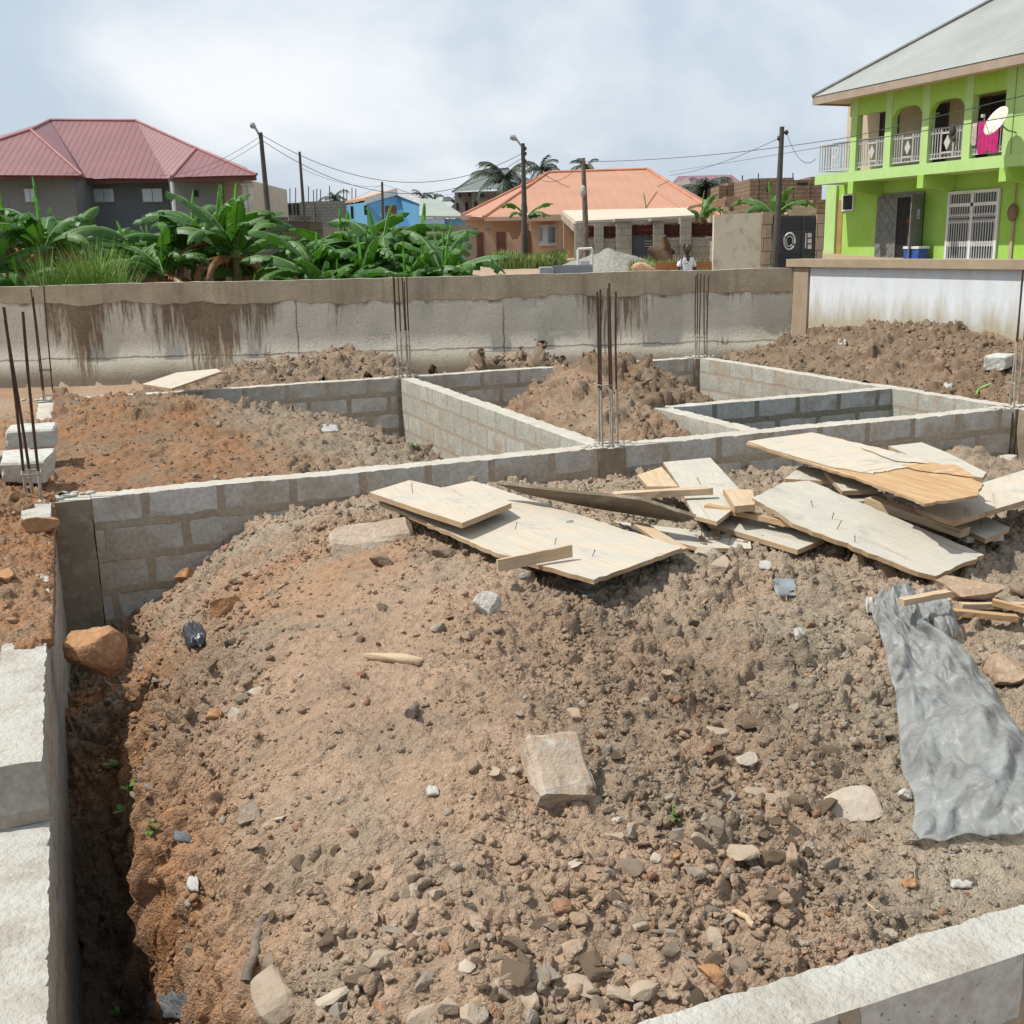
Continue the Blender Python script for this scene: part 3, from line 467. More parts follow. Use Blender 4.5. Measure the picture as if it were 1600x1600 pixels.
# ================================================================ boundary walls
def boundary_mat():
    m, nt, b = newmat('stained_boundary_wall'); uv = coord(nt, 'UV'); k = coord(nt, 'Object'); sx = node(nt, 'ShaderNodeSeparateXYZ'); nt.links.new(uv, sx.inputs[0]); u, z = sx.outputs[0], sx.outputs[1]
    cu = node(nt, 'ShaderNodeCombineXYZ'); nt.links.new(u, cu.inputs[0])
    e1 = noise(nt, cu.outputs[0], 1.1, 6, .6); edge = math_(nt, 'ADD', math_(nt, 'MULTIPLY_ADD', e1, .34, .56), rng(nt, u, -5.9, -2.2, .10, 0))      # ragged lower edge of the brown band
    dz = math_(nt, 'SUBTRACT', edge, z)                                                                # >0 below the edge
    st = node(nt, 'ShaderNodeMapping'); st.inputs['Scale'].default_value = (14, 1.0, 1); nt.links.new(uv, st.inputs[0]); drip = math_(nt, 'ADD', math_(nt, 'MULTIPLY', noise(nt, st.outputs[0], 1.0, 5, .7), .75), math_(nt, 'MULTIPLY', noise(nt, st.outputs[0], 3.4, 3, .6), .25))
    reg = rng(nt, noise(nt, cu.outputs[0], .75, 2, .5), .42, .60, -.10, .20)
    left = math_(nt, 'ADD', rng(nt, u, -2.7, -1.9, .14, -.03), rng(nt, u, -5.7, -5.3, -.2, 0)); thr = math_(nt, 'ADD', math_(nt, 'ADD', drip, reg), left)
    ln = rng(nt, dz, 0., 1.0, .57, .83); dm = rng(nt, math_(nt, 'SUBTRACT', thr, ln), -.03, .10, 0, .95)
    below = rng(nt, dz, -.006, .006); lip = math_(nt, 'MULTIPLY', below, rng(nt, dz, .02, .055, 1, 0))
    big = noise(nt, k, 1.6, 6, .65); pale = mix(nt, rng(nt, big, .3, .7), (.58, .545, .46), (.48, .445, .365)); pale = mix(nt, rng(nt, noise(nt, k, 14, 5, .7), .6, .75, 0, .6), pale, (.16, .13, .09))
    band = mix(nt, rng(nt, noise(nt, k, 3, 6, .7), .3, .7), (.46, .385, .28), (.33, .27, .19)); band = mix(nt, rng(nt, noise(nt, st.outputs[0], .35, 4, .6), .52, .78, 0, .6), band, (.14, .11, .08))
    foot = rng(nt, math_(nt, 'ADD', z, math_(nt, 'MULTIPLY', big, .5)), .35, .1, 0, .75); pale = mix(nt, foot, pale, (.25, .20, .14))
    brown = mix(nt, rng(nt, noise(nt, k, 20, 4, .6), .35, .65), (.215, .155, .10), (.15, .105, .068))
    ff = math_(nt, 'FRACT', math_(nt, 'DIVIDE', math_(nt, 'ADD', u, math_(nt, 'MULTIPLY', noise(nt, k, 2.2, 4, .6), .12)), 1.37)); seam = math_(nt, 'MULTIPLY', rng(nt, math_(nt, 'ABSOLUTE', math_(nt, 'SUBTRACT', ff, .5)), .004, .010, .75, 0), rng(nt, noise(nt, k, 1.1, 2, .5), .42, .52)); pale = mix(nt, seam, pale, (.12, .09, .06))
    zc_ = rng(nt, math_(nt, 'ABSOLUTE', math_(nt, 'SUBTRACT', z, math_(nt, 'MULTIPLY_ADD', noise(nt, k, 3, 5, .7), .12, .02))), .006, .016, .7, 0); pale = mix(nt, zc_, pale, (.13, .10, .07))
    low = mix(nt, dm, pale, brown); low = mix(nt, math_(nt, 'MULTIPLY', lip, rng(nt, noise(nt, cu.outputs[0], 3.1, 4, .6), .45, .62, 0, .85)), low, (.13, .10, .065)); col = mix(nt, below, band, low)
    fine = rng(nt, noise(nt, k, 45, 5, .7), .3, .7, .85, 1.1); sc = node(nt, 'ShaderNodeVectorMath', operation='SCALE'); nt.links.new(col, sc.inputs[0]); nt.links.new(fine, sc.inputs['Scale'])
    nt.links.new(sc.outputs[0], b.inputs['Base Color']); b.inputs['Roughness'].default_value = .93; b.inputs['Specular IOR Level'].default_value = .12
    h = math_(nt, 'ADD', noise(nt, k, 24, 6, .7), math_(nt, 'MULTIPLY', below, -1.5)); bump(nt, b, h, .6, .015); return m
BDM = boundary_mat()
cor = ond(1240, 417, 1); nrm = np.array([BN[0], BN[1], 0]); tdir = np.array([BN[1], -BN[0], 0]); D0 = 14.8
def bpt(s, d=0, z=0): return nrm*(D0+d)+tdir*s+np.array([0, 0, z])
sc_ = 9.11*BN[1]-12.52*BN[0]                         # position of the corner along the wall
mb = MB(); L0, L1 = -12., sc_; n = 260; ss = np.linspace(L0, L1, n+1); zz = [-.7, -.2, .02, .04, .3, .6, .9, 1.03]
top = lambda s: 1.035+(float(vn(np.array([s*1.2]), np.array([.5]), 3)[0])-.5)*.025+(float(vn(np.array([s*9]), np.array([.5]), 2)[0])-.5)*.012
vs = [tuple(bpt(s, -.02 if z <= .02 else 0, z if z < 1 else top(s))+nrm*(float(vn(np.array([s*3.]), np.array([z*3]), 1)[0])-.5)*.03) for z in zz for s in ss]
mb.add(vs, [(j*(n+1)+i, j*(n+1)+i+1, (j+1)*(n+1)+i+1, (j+1)*(n+1)+i) for j in range(len(zz)-1) for i in range(n)], 0, True)
fr_ = [vs[(len(zz)-1)*(n+1)+i] for i in range(n+1)]; bk = [tuple(np.array(p)+nrm*.15) for p in fr_]
mb.ut = tdir; mb.add(fr_+bk, [(i, i+1, n+2+i, n+1+i) for i in range(n)], 1); lo = [(p[0], p[1], -.7) for p in bk]; mb.add(bk+lo, [(i, i+1, n+2+i, n+1+i) for i in range(n)], 0)
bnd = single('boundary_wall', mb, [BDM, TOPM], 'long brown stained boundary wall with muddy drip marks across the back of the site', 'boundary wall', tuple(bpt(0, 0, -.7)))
WHITE = M('white_wall_paint', (.60, .635, .66), (.54, .565, .57), sc=1.2, ro=.85, bs=25, bst=.25, bd=.004, c3=(.50, .49, .44), lo=.4, hi=.8)
def white_mat():
    m, nt, b = newmat('white_wall'); k = coord(nt, 'UV'); sx = node(nt, 'ShaderNodeSeparateXYZ'); nt.links.new(k, sx.inputs[0])
    mp = node(nt, 'ShaderNodeMapping'); mp.inputs['Scale'].default_value = (5, 1.1, 1); nt.links.new(k, mp.inputs[0]); n = noise(nt, mp.outputs[0], 1.2, 6, .65)
    f = rng(nt, math_(nt, 'ADD', sx.outputs[1], math_(nt, 'MULTIPLY', n, -.7)), .02, .38, .9, 0); base = mix(nt, rng(nt, n, .35, .7), (.63, .665, .70), (.56, .58, .59))
    col = mix(nt, f, base, (.36, .31, .21)); col = mix(nt, rng(nt, noise(nt, k, 7, 6, .7), .60, .72, 0, .35), col, (.33, .30, .24)); nt.links.new(col, b.inputs['Base Color']); b.inputs['Roughness'].default_value = .85
    bump(nt, b, noise(nt, k, 30, 5, .6), .4, .006); return m
WHM = white_mat(); COPE = M('tan_coping', (.36, .285, .20), (.29, .225, .155), sc=4, ro=.9, bs=30, bst=.5, bd=.006)
wd_ = np.array([.03, -1, 0]); wd_ /= np.linalg.norm(wd_); c0 = np.array([9.13, 12.5, 0]); wn = np.array([1, .03, 0])
t = thing('white_boundary_wall', 'white painted boundary wall with a tan coping on the right', 'boundary wall', (9.13, 12.5, -.6))
mb = MB(); mb.obox(c0+wd_*.30+np.array([0, 0, -.6]), wd_*11, wn*.15, (0, 0, 1.65), 0); part(t, 'wall_panel', mb, [WHM])
mb = MB(); mb.obox(c0+np.array([-.03, -.0, -.6]), wd_*.297, wn*.2, (0, 0, 1.648), 0); part(t, 'end_pier', mb, [COPE])
mb = MB(); mb.obox(c0+wd_*-.12+wn*-.07+np.array([0, 0, 1.053]), wd_*11.4, wn*.29, (0, 0, .10), 0); part(t, 'coping', mb, [COPE])
# ================================================================ clods, stones and rubble
def rock(seed, sub=2, cuts=9, rough=.07, flat=1.):
    r = np.random.RandomState(seed); bm = bmesh.new(); bmesh.ops.create_icosphere(bm, subdivisions=sub, radius=1)
    v = np.array([p.co[:] for p in bm.verts]); f = [tuple(q.index for q in p.verts) for p in bm.faces]; bm.free()
    for _ in range(cuts):
        n = r.randn(3); n /= np.linalg.norm(n); c = r.uniform(.34, .74); d = np.maximum(v@n-c, 0); v = v-d[:, None]*n
    s = seed*3.7; q = v*2.3+s; v = v*(1+(vn3(q[:, 0], q[:, 1], q[:, 2], seed % 7)-.5)[:, None]*rough*2+(vn3(q[:, 0]*3, q[:, 1]*3, q[:, 2]*3, 1)-.5)[:, None]*rough)
    v = v*np.array([1, r.uniform(.6, .95), r.uniform(.45, .8)*flat]); v /= np.abs(v).max(); return v, f
T1 = [rock(i, 1, 7) for i in range(14)]; T2 = [rock(i+40, 2, 9) for i in range(14)]; T3 = [rock(i+80, 3, 11, .10) for i in range(10)]
def atv(h, x, y):
    i = np.clip(np.searchsorted(h.xs, x, 'right')-1, 0, len(h.xs)-2); j = np.clip(np.searchsorted(h.ys, y, 'right')-1, 0, len(h.ys)-2); return h.Z[j, i]
def randrot(n, r):
    q = r.randn(n, 4); q /= np.linalg.norm(q, axis=1)[:, None]; a, b, c, d = q.T
    return np.stack([np.stack([1-2*(c*c+d*d), 2*(b*c-a*d), 2*(b*d+a*c)], -1), np.stack([2*(b*c+a*d), 1-2*(b*b+d*d), 2*(c*d-a*b)], -1), np.stack([2*(b*d-a*c), 2*(c*d+a*b), 1-2*(b*b+c*c)], -1)], 1)
def scatter(name, P, S_, cols, T, seed, label):
    r = np.random.RandomState(seed); n = len(P); R_ = randrot(n, r); k = r.randint(len(T), size=n); V = []; Fa = []; Cc = []; b = 0
    for t in range(len(T)):
        m = np.where(k == t)[0]
        if not len(m): continue
        v, f = T[t]; v = np.array(v); f = np.array(f); w_ = np.einsum('nij,vj->nvi', R_[m], v)*S_[m][:, None, None]*np.array([1, 1, .85])+P[m][:, None, :]
        V.append(w_.reshape(-1, 3)); Fa.append((f[None]+(np.arange(len(m))*len(v))[:, None, None]+b).reshape(-1, 3)); Cc.append(np.repeat(cols[m], len(v), 0)); b += len(m)*len(v)
    V = np.concatenate(V); Fa = np.concatenate(Fa); Cc = np.concatenate(Cc); me = bpy.data.meshes.new(name); o = P.mean(0)
    me.vertices.add(len(V)); me.vertices.foreach_set('co', (V-o).ravel()); me.loops.add(Fa.size); me.loops.foreach_set('vertex_index', Fa.ravel()); me.polygons.add(len(Fa))
    me.polygons.foreach_set('loop_start', np.arange(len(Fa))*3); me.polygons.foreach_set('loop_total', np.full(len(Fa), 3)); me.update(calc_edges=True)
    a = me.color_attributes.new('soil', 'FLOAT_COLOR', 'POINT'); a.data.foreach_set('color', np.concatenate([Cc, np.ones((len(V), 1))], 1).ravel()); me.materials.append(SOIL)
    return tag(link(name, me, None, tuple(map(float, o))), label, 'gravel', None, 'stuff')
FM = HFS[1]
def clodcols(X, Y, Z, r):
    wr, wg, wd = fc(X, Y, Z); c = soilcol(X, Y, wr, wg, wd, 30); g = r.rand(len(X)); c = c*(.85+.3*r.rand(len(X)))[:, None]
    c = np.where((g < .06)[:, None], c*.5+np.array((.44, .40, .34))*.5, c); c = np.where((g > .95)[:, None], c*.3+np.array((.33, .16, .09))*.7, c); return c
def field_pts(h, n, r, dens, x0, x1, y0, y1, p=2.):
    X = []; Y = []; tot = 0
    while tot < n:
        x = r.uniform(x0, x1, n*4); y = y0*(y1/y0)**r.rand(n*4) if p else r.uniform(y0, y1, n*4)
        ok = (r.rand(n*4) < dens(x, y))&(np.abs(x-y*.397) < y*.55+.3); X.append(x[ok]); Y.append(y[ok]); tot += ok.sum()
    return np.concatenate(X)[:n], np.concatenate(Y)[:n]
r = np.random.RandomState(5)
dn = lambda x, y: np.clip((fr(x, y)*.7+.08)*(1-.75*np.exp(-(((x-.72-(y-2.9)*.16)/.40)**2+((y-3.0)/1.2)**2)))*np.clip((fbm(x*3.5, y*3.5, 12, 4)-.36)*4, .06, 1.2), .02, 1)*np.clip(1.6-x/3.2, .25, 1)*np.where(x < .05, .4, 1)
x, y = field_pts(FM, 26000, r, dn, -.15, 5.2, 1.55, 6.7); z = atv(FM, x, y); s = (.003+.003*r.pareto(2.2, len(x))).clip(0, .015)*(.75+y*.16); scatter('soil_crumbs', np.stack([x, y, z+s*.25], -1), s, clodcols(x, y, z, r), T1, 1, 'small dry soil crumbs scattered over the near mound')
dn2 = lambda x, y: np.clip(np.exp(-((y-1.85)/.33)**2)*1.1*(x > .25)*(x < 1.55)+.30*(fr(x, y) > .8)+.05+.5*np.exp(-(((x-.28)/.22)**2+((y-3.6)/.7)**2)), 0, 1)*np.clip((fbm(x*3, y*3, 14, 3)-.38)*5, .03, 1.2)*np.clip(1.5-x/4, .3, 1)
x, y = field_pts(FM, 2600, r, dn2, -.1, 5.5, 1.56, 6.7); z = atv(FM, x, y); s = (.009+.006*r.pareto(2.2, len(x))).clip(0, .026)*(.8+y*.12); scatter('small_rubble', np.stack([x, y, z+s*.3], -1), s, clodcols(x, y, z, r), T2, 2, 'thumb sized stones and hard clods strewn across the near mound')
def heapclods(hi, n, x0, x1, y0, y1, smin, smax, colr, seed, name, label):
    h = HFS[hi]; r = np.random.RandomState(seed); x = r.uniform(x0, x1, n); y = r.uniform(y0, y1, n); z = atv(h, x, y); s = (smin+smin*.7*r.pareto(2.6, n)).clip(0, smax)
    c = np.array(colr)*(.7+.5*r.rand(n))[:, None]; scatter(name, np.stack([x, y, z+s*.25], -1), s, c, T1, seed, label)
heapclods(2, 900, -1.5, -.2, 4.2, 8, .006, .03, RED*.5+TAN*.5, 3, 'bank_crumbs', 'crumbs of red earth on the left bank')
heapclods(3, 2600, -.15, 3.3, 7.05, 11.7, .009, .035, TAN*.8, 4, 'heap_crumbs', 'loose crumbs on the reddish heap')
heapclods(4, 2600, 3.9, 7.1, 7.05, 11.7, .012, .05, TAN*.5+DRK*.5, 6, 'clay_crumbs', 'loose lumps on the tall clay heap')
heapclods(5, 3000, 7.45, 9.2, 7, 12.6, .013, .05, TAN*.4+DRK*.5+GRY*.1, 7, 'right_heap_crumbs', 'loose lumps on the long right heap')
heapclods(6, 900, .9, 3.9, 12.1, 13.6, .015, .055, TAN*.4+DRK*.3+GRY*.3, 8, 'back_heap_crumbs', 'loose lumps on the low back heap')
heapclods(7, 300, 4.4, 5.8, 12.1, 13.1, .02, .07, DRK, 9, 'rubble_lumps', 'dark lumps of the small rubble heap')
# ---------------------------------------------------------------- stones one can point to
STM = M('stone_grey', (.37, .295, .225), (.29, .23, .17), sc=14, ro=.9, bs=60, bst=.8, bd=.006, spec=.15, c3=(.36, .27, .19))
STL = M('stone_pale', (.43, .37, .30), (.37, .30, .23), sc=14, ro=.9, bs=60, bst=.8, bd=.006, spec=.15)
STR = M('stone_orange', (.37, .20, .10), (.29, .15, .075), sc=12, ro=.95, bs=50, bst=1, bd=.01, spec=.1, c3=(.42, .27, .16))
STD = M('clod_dark', (.25, .19, .135), (.18, .135, .095), sc=16, ro=.95, bs=50, bst=1, bd=.01, spec=.1)
STB = M('clod_brown', (.36, .26, .18), (.29, .20, .135), sc=12, ro=.95, bs=50, bst=1, bd=.01, spec=.1, c3=(.40, .32, .24))
CEM = M('cement_lump', (.50, .48, .43), (.36, .33, .27), sc=30, ro=.95, bs=60, bst=1, bd=.01, spec=.1)
def rmesh(name, v, f, mat, smooth=True):
    me = bpy.data.meshes.new(name); me.from_pydata([tuple(p) for p in v], [], f); me.materials.append(mat); me.polygons.foreach_set('use_smooth', [smooth]*len(f)); me.update(); return me
def pxsize(p): return (p-E0)@FW/F
def stone(px, py, wpx, mat, label, seed, flat=1., asp=1., cat='stone', name='stone', rz=None, sink=.3, p=None, tilt=.25, group=None, sub=3, cuts=10):
    p = hit(px, py) if p is None else np.array(p, float); s = wpx*pxsize(p)/2; v, f = rock(seed, sub, cuts, .06, flat); v = v*np.array([1, asp, 1])
    o = link(name, rmesh(name, v*s, f, mat, False), None, tuple(map(float, (p[0], p[1], p[2]+s*np.abs(v[:, 2]).max()*(.5-sink))))); rr = random.Random(seed)
    o.rotation_euler = (rr.uniform(-tilt, tilt), rr.uniform(-tilt, tilt), rr.uniform(0, 6.28) if rz is None else rz); return tag(o, label, cat, group)
stone(150, 1012, 108, STR, 'large angular orange earth boulder wedged between the left wall and the mound', 203, 1.9, 1, 'boulder', 'earth_boulder', sink=-.1, p=ony(150, 1012, 4.45)-np.array([0, 0, .07]), rz=.9, sub=4, cuts=7)
stone(297, 903, 46, STR, 'orange clod on the skyline of the mound in front of the middle wall', 204, 1.2, name='earth_clod', cat='clod')
stone(352, 958, 62, STR, 'orange clod just below the ridge, uphill of the black plastic scrap', 205, 1, name='earth_clod', cat='clod')
stone(335, 1122, 36, STR, 'small rust red clod beside two grey stones on the left flank', 206, 1.1, name='earth_clod', cat='clod')
stone(366, 1120, 42, STL, 'pale grey wedge stone beside the rust red clod', 207, 1.); stone(391, 1117, 30, STM, 'grey brown stone right of the pale wedge stone', 208)
stone(400, 1080, 34, STL, 'pale flat chip above the red clod and its two stones', 209, .6)
stone(388, 1275, 48, STM, 'upright wedge shaped stone with a ragged lower tip on the left of the mound', 210, 1.4, sink=.1); stone(272, 1275, 32, STR, 'orange stone beside the twigs at the edge of the trench', 211, name='earth_clod', cat='clod')
stone(425, 1290, 40, STB, 'flat pale brown stone right of the upright wedge stone', 212, .5); stone(440, 1280, 26, STL, 'small white chip next to the flat brown stone', 213, .7)
stone(438, 1562, 92, STM, 'large grey stone in the bottom left, left of the flat pale slab', 214, .9, sink=.25); stone(524, 1562, 88, STL, 'flat pale angular slab at the bottom of the picture', 215, .6, asp=.9, sink=.2)
stone(590, 1500, 50, STM, 'pointed stone above the flat pale slab', 216); stone(605, 1585, 60, STB, 'brown stone at the bottom edge right of the pale slab', 217); stone(655, 1590, 66, STM, 'grey stone at the bottom edge beside a rounder one', 218, .8); stone(700, 1578, 38, STM, 'small round stone between two bigger stones at the bottom edge', 219, 1)
stone(740, 1588, 58, STM, 'long stone at the bottom edge under the shell', 220, .7); stone(729, 1513, 30, STL, 'whitish shell shaped stone near the bottom edge', 221, .6); stone(780, 1550, 62, STM, 'big grey stone right of the whitish shell stone', 222, .9); stone(824, 1565, 48, STM, 'grey stone lying beside the big grey one at the bottom', 223, .9)
stone(650, 1395, 42, STM, 'tall flat faced stone in the middle of the lower mound', 224, 1.1, sink=.1); stone(680, 1400, 34, STM, 'narrow stone leaning beside the tall flat faced stone', 225, 1.2); stone(566, 1407, 30, STD, 'small dark grey stone on the smooth slope', 226); stone(742, 1442, 44, STM, 'wedge stone above the cluster of round pebbles', 227, .6)
stone(640, 1440, 36, STB, 'brown stone under the tall flat faced stone', 228); stone(888, 1486, 96, STB, 'wide broken earth slab above the bottom cluster of stones', 229, .6, asp=.7, rz=.1); stone(905, 1548, 70, STM, 'grey crusted stone below the wide earth slab', 230, .6)
stone(972, 1560, 50, STM, 'brown grey stone near the end of the nearest wall', 231, 1.1, sink=.1); stone(1008, 1555, 52, STM, 'dark edged stone lying against the nearest wall', 232, .7); stone(1048, 1555, 44, STB, 'brown stone touching the edge of the nearest wall', 233); stone(1120, 1530, 66, STR, 'crumbling orange lump beside the nearest wall', 234, .6, name='earth_clod', cat='clod')
stone(1000, 1455, 36, STM, 'pointed stone standing up in the lower right of the mound', 235, 1.5, sink=.0, tilt=.1); stone(1115, 1475, 44, STM, 'long dark stone leaning in the lower right', 236, 1.1); stone(1220, 1440, 40, STB, 'rounded brown stone near the lower right edge', 237); stone(1182, 1432, 38, STB, 'long tan stone left of the rounded brown stone', 238, .6)
stone(1235, 1342, 42, STB, 'solitary brown stone on the flat grey soil', 239, 1.2, sink=.1); stone(1096, 1320, 38, STM, 'upright grey flake in the right of the mound', 240, 1.6, sink=.1, tilt=.1); stone(1150, 1330, 80, STM, 'broad half buried grey stone in the right of the mound', 241, .5); stone(1052, 1338, 34, STR, 'reddish chip left of the upright grey flake', 242, .7)
stone(965, 1312, 52, STM, 'long grey stone leaning below the broken block', 243, .8); stone(992, 1293, 26, STB, 'small orange brown stone beside the long leaning one', 244); stone(966, 1283, 22, STL, 'small grey pebble above the long leaning stone', 245); stone(1025, 1343, 28, STL, 'pale squarish stone in the row of pebbles', 246); stone(977, 1338, 26, STB, 'tan pebble at the left end of the row', 247)
stone(898, 1118, 46, STB, 'triangular brown stone above the broken block', 248, .9); stone(772, 1208, 30, STM, 'grey stone left of the broken block', 249, 1.); stone(802, 1206, 24, STM, 'smaller grey stone right beside its neighbour left of the block', 250); stone(900, 1350, 26, STL, 'white shell fragment below the broken block', 251, .5)
stone(1040, 1055, 34, STB, 'pale brown stone stub below the watermark free slope', 252)['label'] = 'pale brown stone stub in the upper middle of the mound'
stone(762, 955, 48, CEM, 'rough whitish cement lump on the upper mound below the boards', 253, 1.3, name='cement_lump', cat='cement lump', sink=.1, cuts=3)
stone(598, 882, 52, STD, 'dark crumbly clod below the concrete chunk', 254, .8, name='earth_clod', cat='clod', cuts=4); stone(692, 868, 52, STD, 'dark cracked clod right of the concrete chunk', 255, .8, name='earth_clod', cat='clod', cuts=4)
stone(525, 855, 34, STM, 'grey stone at the left end of the concrete chunk', 256); stone(1105, 870, 62, STL, 'pale stone just below the lowest boards', 257, .6); stone(1120, 885, 40, STM, 'pinkish grey stone under the pale one below the boards', 258); stone(1302, 866, 38, STB, 'brown square clod tucked under the big pale board', 259, 1.1, name='earth_clod', cat='clod')
stone(1457, 940, 62, STL, 'bluish grey rock behind the top of the plastic sheet', 260, 1., sink=.1); stone(1562, 1050, 104, STB, 'large tan boulder right of the plastic sheet', 261, .9, cat='boulder', name='boulder', sink=.2); stone(1510, 930, 118, STB, 'reddish brown lump behind the orange splintered planks', 262, .6, cat='boulder', name='earth_boulder')
stone(1593, 930, 40, STD, 'dark stone at the right edge above the splintered planks', 263); stone(1597, 1010, 30, STL, 'pale pebble at the right edge below the splintered planks', 264); stone(1535, 692, 30, CEM, 'whitish rubble lump standing against the middle wall at the right', 265, 1.4, name='rubble_lump', cat='rubble', sink=-.1, cuts=5); stone(1572, 718, 40, CEM, 'long pale rubble lump at the right corner of the nearest room', 266, .6, name='rubble_lump', cat='rubble')
stone(1165, 1185, 40, STL, 'grey green clay lump in the right of the mound', 267, .7, name='earth_clod', cat='clod'); stone(1130, 1145, 60, STM, 'half buried rounded grey clod in the right of the mound', 268, .9, name='earth_clod', cat='clod'); stone(1200, 1240, 90, STM, 'broad flat clay crust patch in the right of the mound', 269, .35, name='clay_crust', cat='clod'); stone(1340, 1260, 110, STL, 'pale cracked clay crust left of the plastic sheet', 270, .22, name='clay_crust', cat='clod')
stone(1410, 1245, 34, CEM, 'whitish lump at the left edge of the plastic sheet', 271, .8, name='cement_lump', cat='cement lump'); stone(40, 862, 70, STR, 'flat orange slab of earth jutting over the left wall', 272, .5, name='earth_clod', cat='clod', p=(-.26, 6.0, .05)); stone(10, 905, 60, STR, 'orange red clod on the bank at the left edge', 273, 1., name='earth_clod', cat='clod')
stone(20, 780, 40, STR, 'rounded orange clod beside the leaning bars on the left', 274, 1., name='earth_clod', cat='clod'); stone(212, 925, 30, STR, 'small orange clod on the left shoulder of the mound', 275, name='earth_clod', cat='clod')
# anonymous mid-size stones that nothing tells apart
r = np.random.RandomState(31); prot = {}
LB = {0: ('stone', STM, 'dusty grey brown stone, one of many alike lying loose on the near mound', 'stone', 'dusty stones on the near mound'), 1: ('stone', STL, 'pale chip of stone, one of many alike lying loose on the near mound', 'stone', 'pale stone chips on the near mound'), 2: ('earth_clod', STB, 'fist sized brown earth clod, one of many alike on the near mound', 'clod', 'brown earth clods on the near mound'), 3: ('earth_clod', STD, 'dark damp earth clod, one of many alike on the near mound', 'clod', 'dark earth clods on the near mound')}
def pxof(p): q = np.array(p, float)-E0; return 800+F*(q@RT)/(q@FW), 800-F*(q@UP)/(q@FW)
LM = [(150, 1012, 'the big orange boulder'), (297, 903, 'the orange clod on the skyline'), (352, 958, 'the orange clod below the ridge'), (303, 1002, 'the black plastic scrap'), (350, 1122, 'the rust red clod'), (400, 1080, 'the pale flat chip'), (388, 1275, 'the upright wedge stone'), (272, 1275, 'the orange stone by the trench'), (302, 1384, 'the white scrap in the scarp'), (404, 1480, 'the charred branch'), (438, 1562, 'the large bottom left stone'),
 (524, 1562, 'the flat pale slab'), (655, 1590, 'the grey bottom edge stone'), (780, 1550, 'the big grey bottom stone'), (650, 1395, 'the tall flat faced stone'), (566, 1407, 'the small dark grey stone'), (888, 1486, 'the wide broken earth slab'), (1000, 1455, 'the pointed standing stone'), (1008, 1555, 'the stone against the nearest wall'), (1120, 1530, 'the crumbling orange lump'), (1220, 1440, 'the rounded brown stone'), (1235, 1342, 'the solitary brown stone'),
 (1150, 1330, 'the broad half buried stone'), (1056, 1278, 'the bright green shoot'), (872, 1228, 'the tilted broken block'), (898, 1118, 'the triangular brown stone'), (772, 1208, 'the grey stone by the block'), (677, 1239, 'the ribbed white shell'), (645, 1115, 'the black charcoal stub'), (612, 1032, 'the tan wood chunk'), (592, 852, 'the long half buried block'), (763, 955, 'the whitish cement lump'), (692, 868, 'the dark cracked clod'), (1105, 870, 'the pale stone below the boards'), (1227, 920, 'the bluish grey rag'),
 (1095, 950, 'the reddish wood splinter'), (1248, 997, 'the white scrap on the upper mound'), (1165, 1185, 'the grey green clay lump'), (1200, 1240, 'the flat clay crust'), (1340, 1260, 'the cracked clay crust'), (1410, 1245, 'the whitish lump by the plastic'), (1480, 1150, 'the plastic sheet'), (1562, 1050, 'the tan boulder'), (1422, 1384, 'the orange potsherd'), (1370, 1425, 'the thin pale twig'), (500, 1180, 'the smooth slope in the left centre'), (480, 1040, 'the upper left slope'), (1040, 1055, 'the pale stone stub')]
x, y = field_pts(FM, 420, r, lambda x, y: (dn2(x, y)*1.2+.04)*(1-.85*np.exp(-(((x-.72-(y-2.9)*.16)/.40)**2+((y-3.0)/1.1)**2))), -.05, 3.9, 1.6, 5.4); cnt = {}; todo = []
for i in range(len(x)):
    k = r.choice(4, p=(.4, .2, .34, .06)) if x[i] < 1.5 else r.choice(4, p=(.28, .14, .38, .2)); t = r.randint(5); s = min((.015+.012*r.pareto(2.4))*(.75+y[i]*.14), .036); rot = tuple(r.uniform(-.5, .5, 2))+(r.uniform(0, 6.28),); z = float(FM.at(x[i], y[i])); px, py = pxof((x[i], y[i], z))
    if not (60 < px < 1590 and 905 < py < 1592) or (575 < px < 1540 and py < 915) or px > 1365 and 900 < py < 1340: continue
    d = [((px-a)**2+((py-b)*1.15)**2, j) for j, (a, b, c) in enumerate(LM)]; j = min(d)[1]; dx, dy = px-LM[j][0], py-LM[j][1]; dr = ('right of' if dx > 0 else 'left of') if abs(dx) > abs(dy) else ('below' if dy > 0 else 'above'); todo.append((min(d)[0], j, dr, k, t, s, rot, (x[i], y[i], z+s*.2)))
todo = sorted(todo, key=lambda q: q[0])[:240]; ORD_ = ['nearest', 'second', 'third', 'fourth', 'fifth', 'sixth', 'seventh', 'eighth', 'ninth', 'tenth', 'eleventh', 'twelfth']; ADJ = ('grey brown stone', 'pale stone chip', 'brown earth clod', 'dark earth clod')
for _, j, dr, k, t, s, rot, p in todo:
    nm, mt, lb, ct, gp_ = LB[k]; n = cnt[j, dr] = cnt.get((j, dr), 0)+1
    if n > 12: continue
    if (k, t) not in prot: v, f = rock(300+k*10+t, 2 if t else 3, 9, .11); prot[k, t] = rmesh(nm, v, f, mt, False)
    o = link(nm, prot[k, t], None, p); o.scale = (s,)*3; o.rotation_euler = rot; tag(o, '%s %s, %s loose one %s %s' % ('small' if s < .02 else ('middling' if s < .03 else 'larger'), ADJ[k], ORD_[n-1], dr, LM[j][2]), ct, gp_)
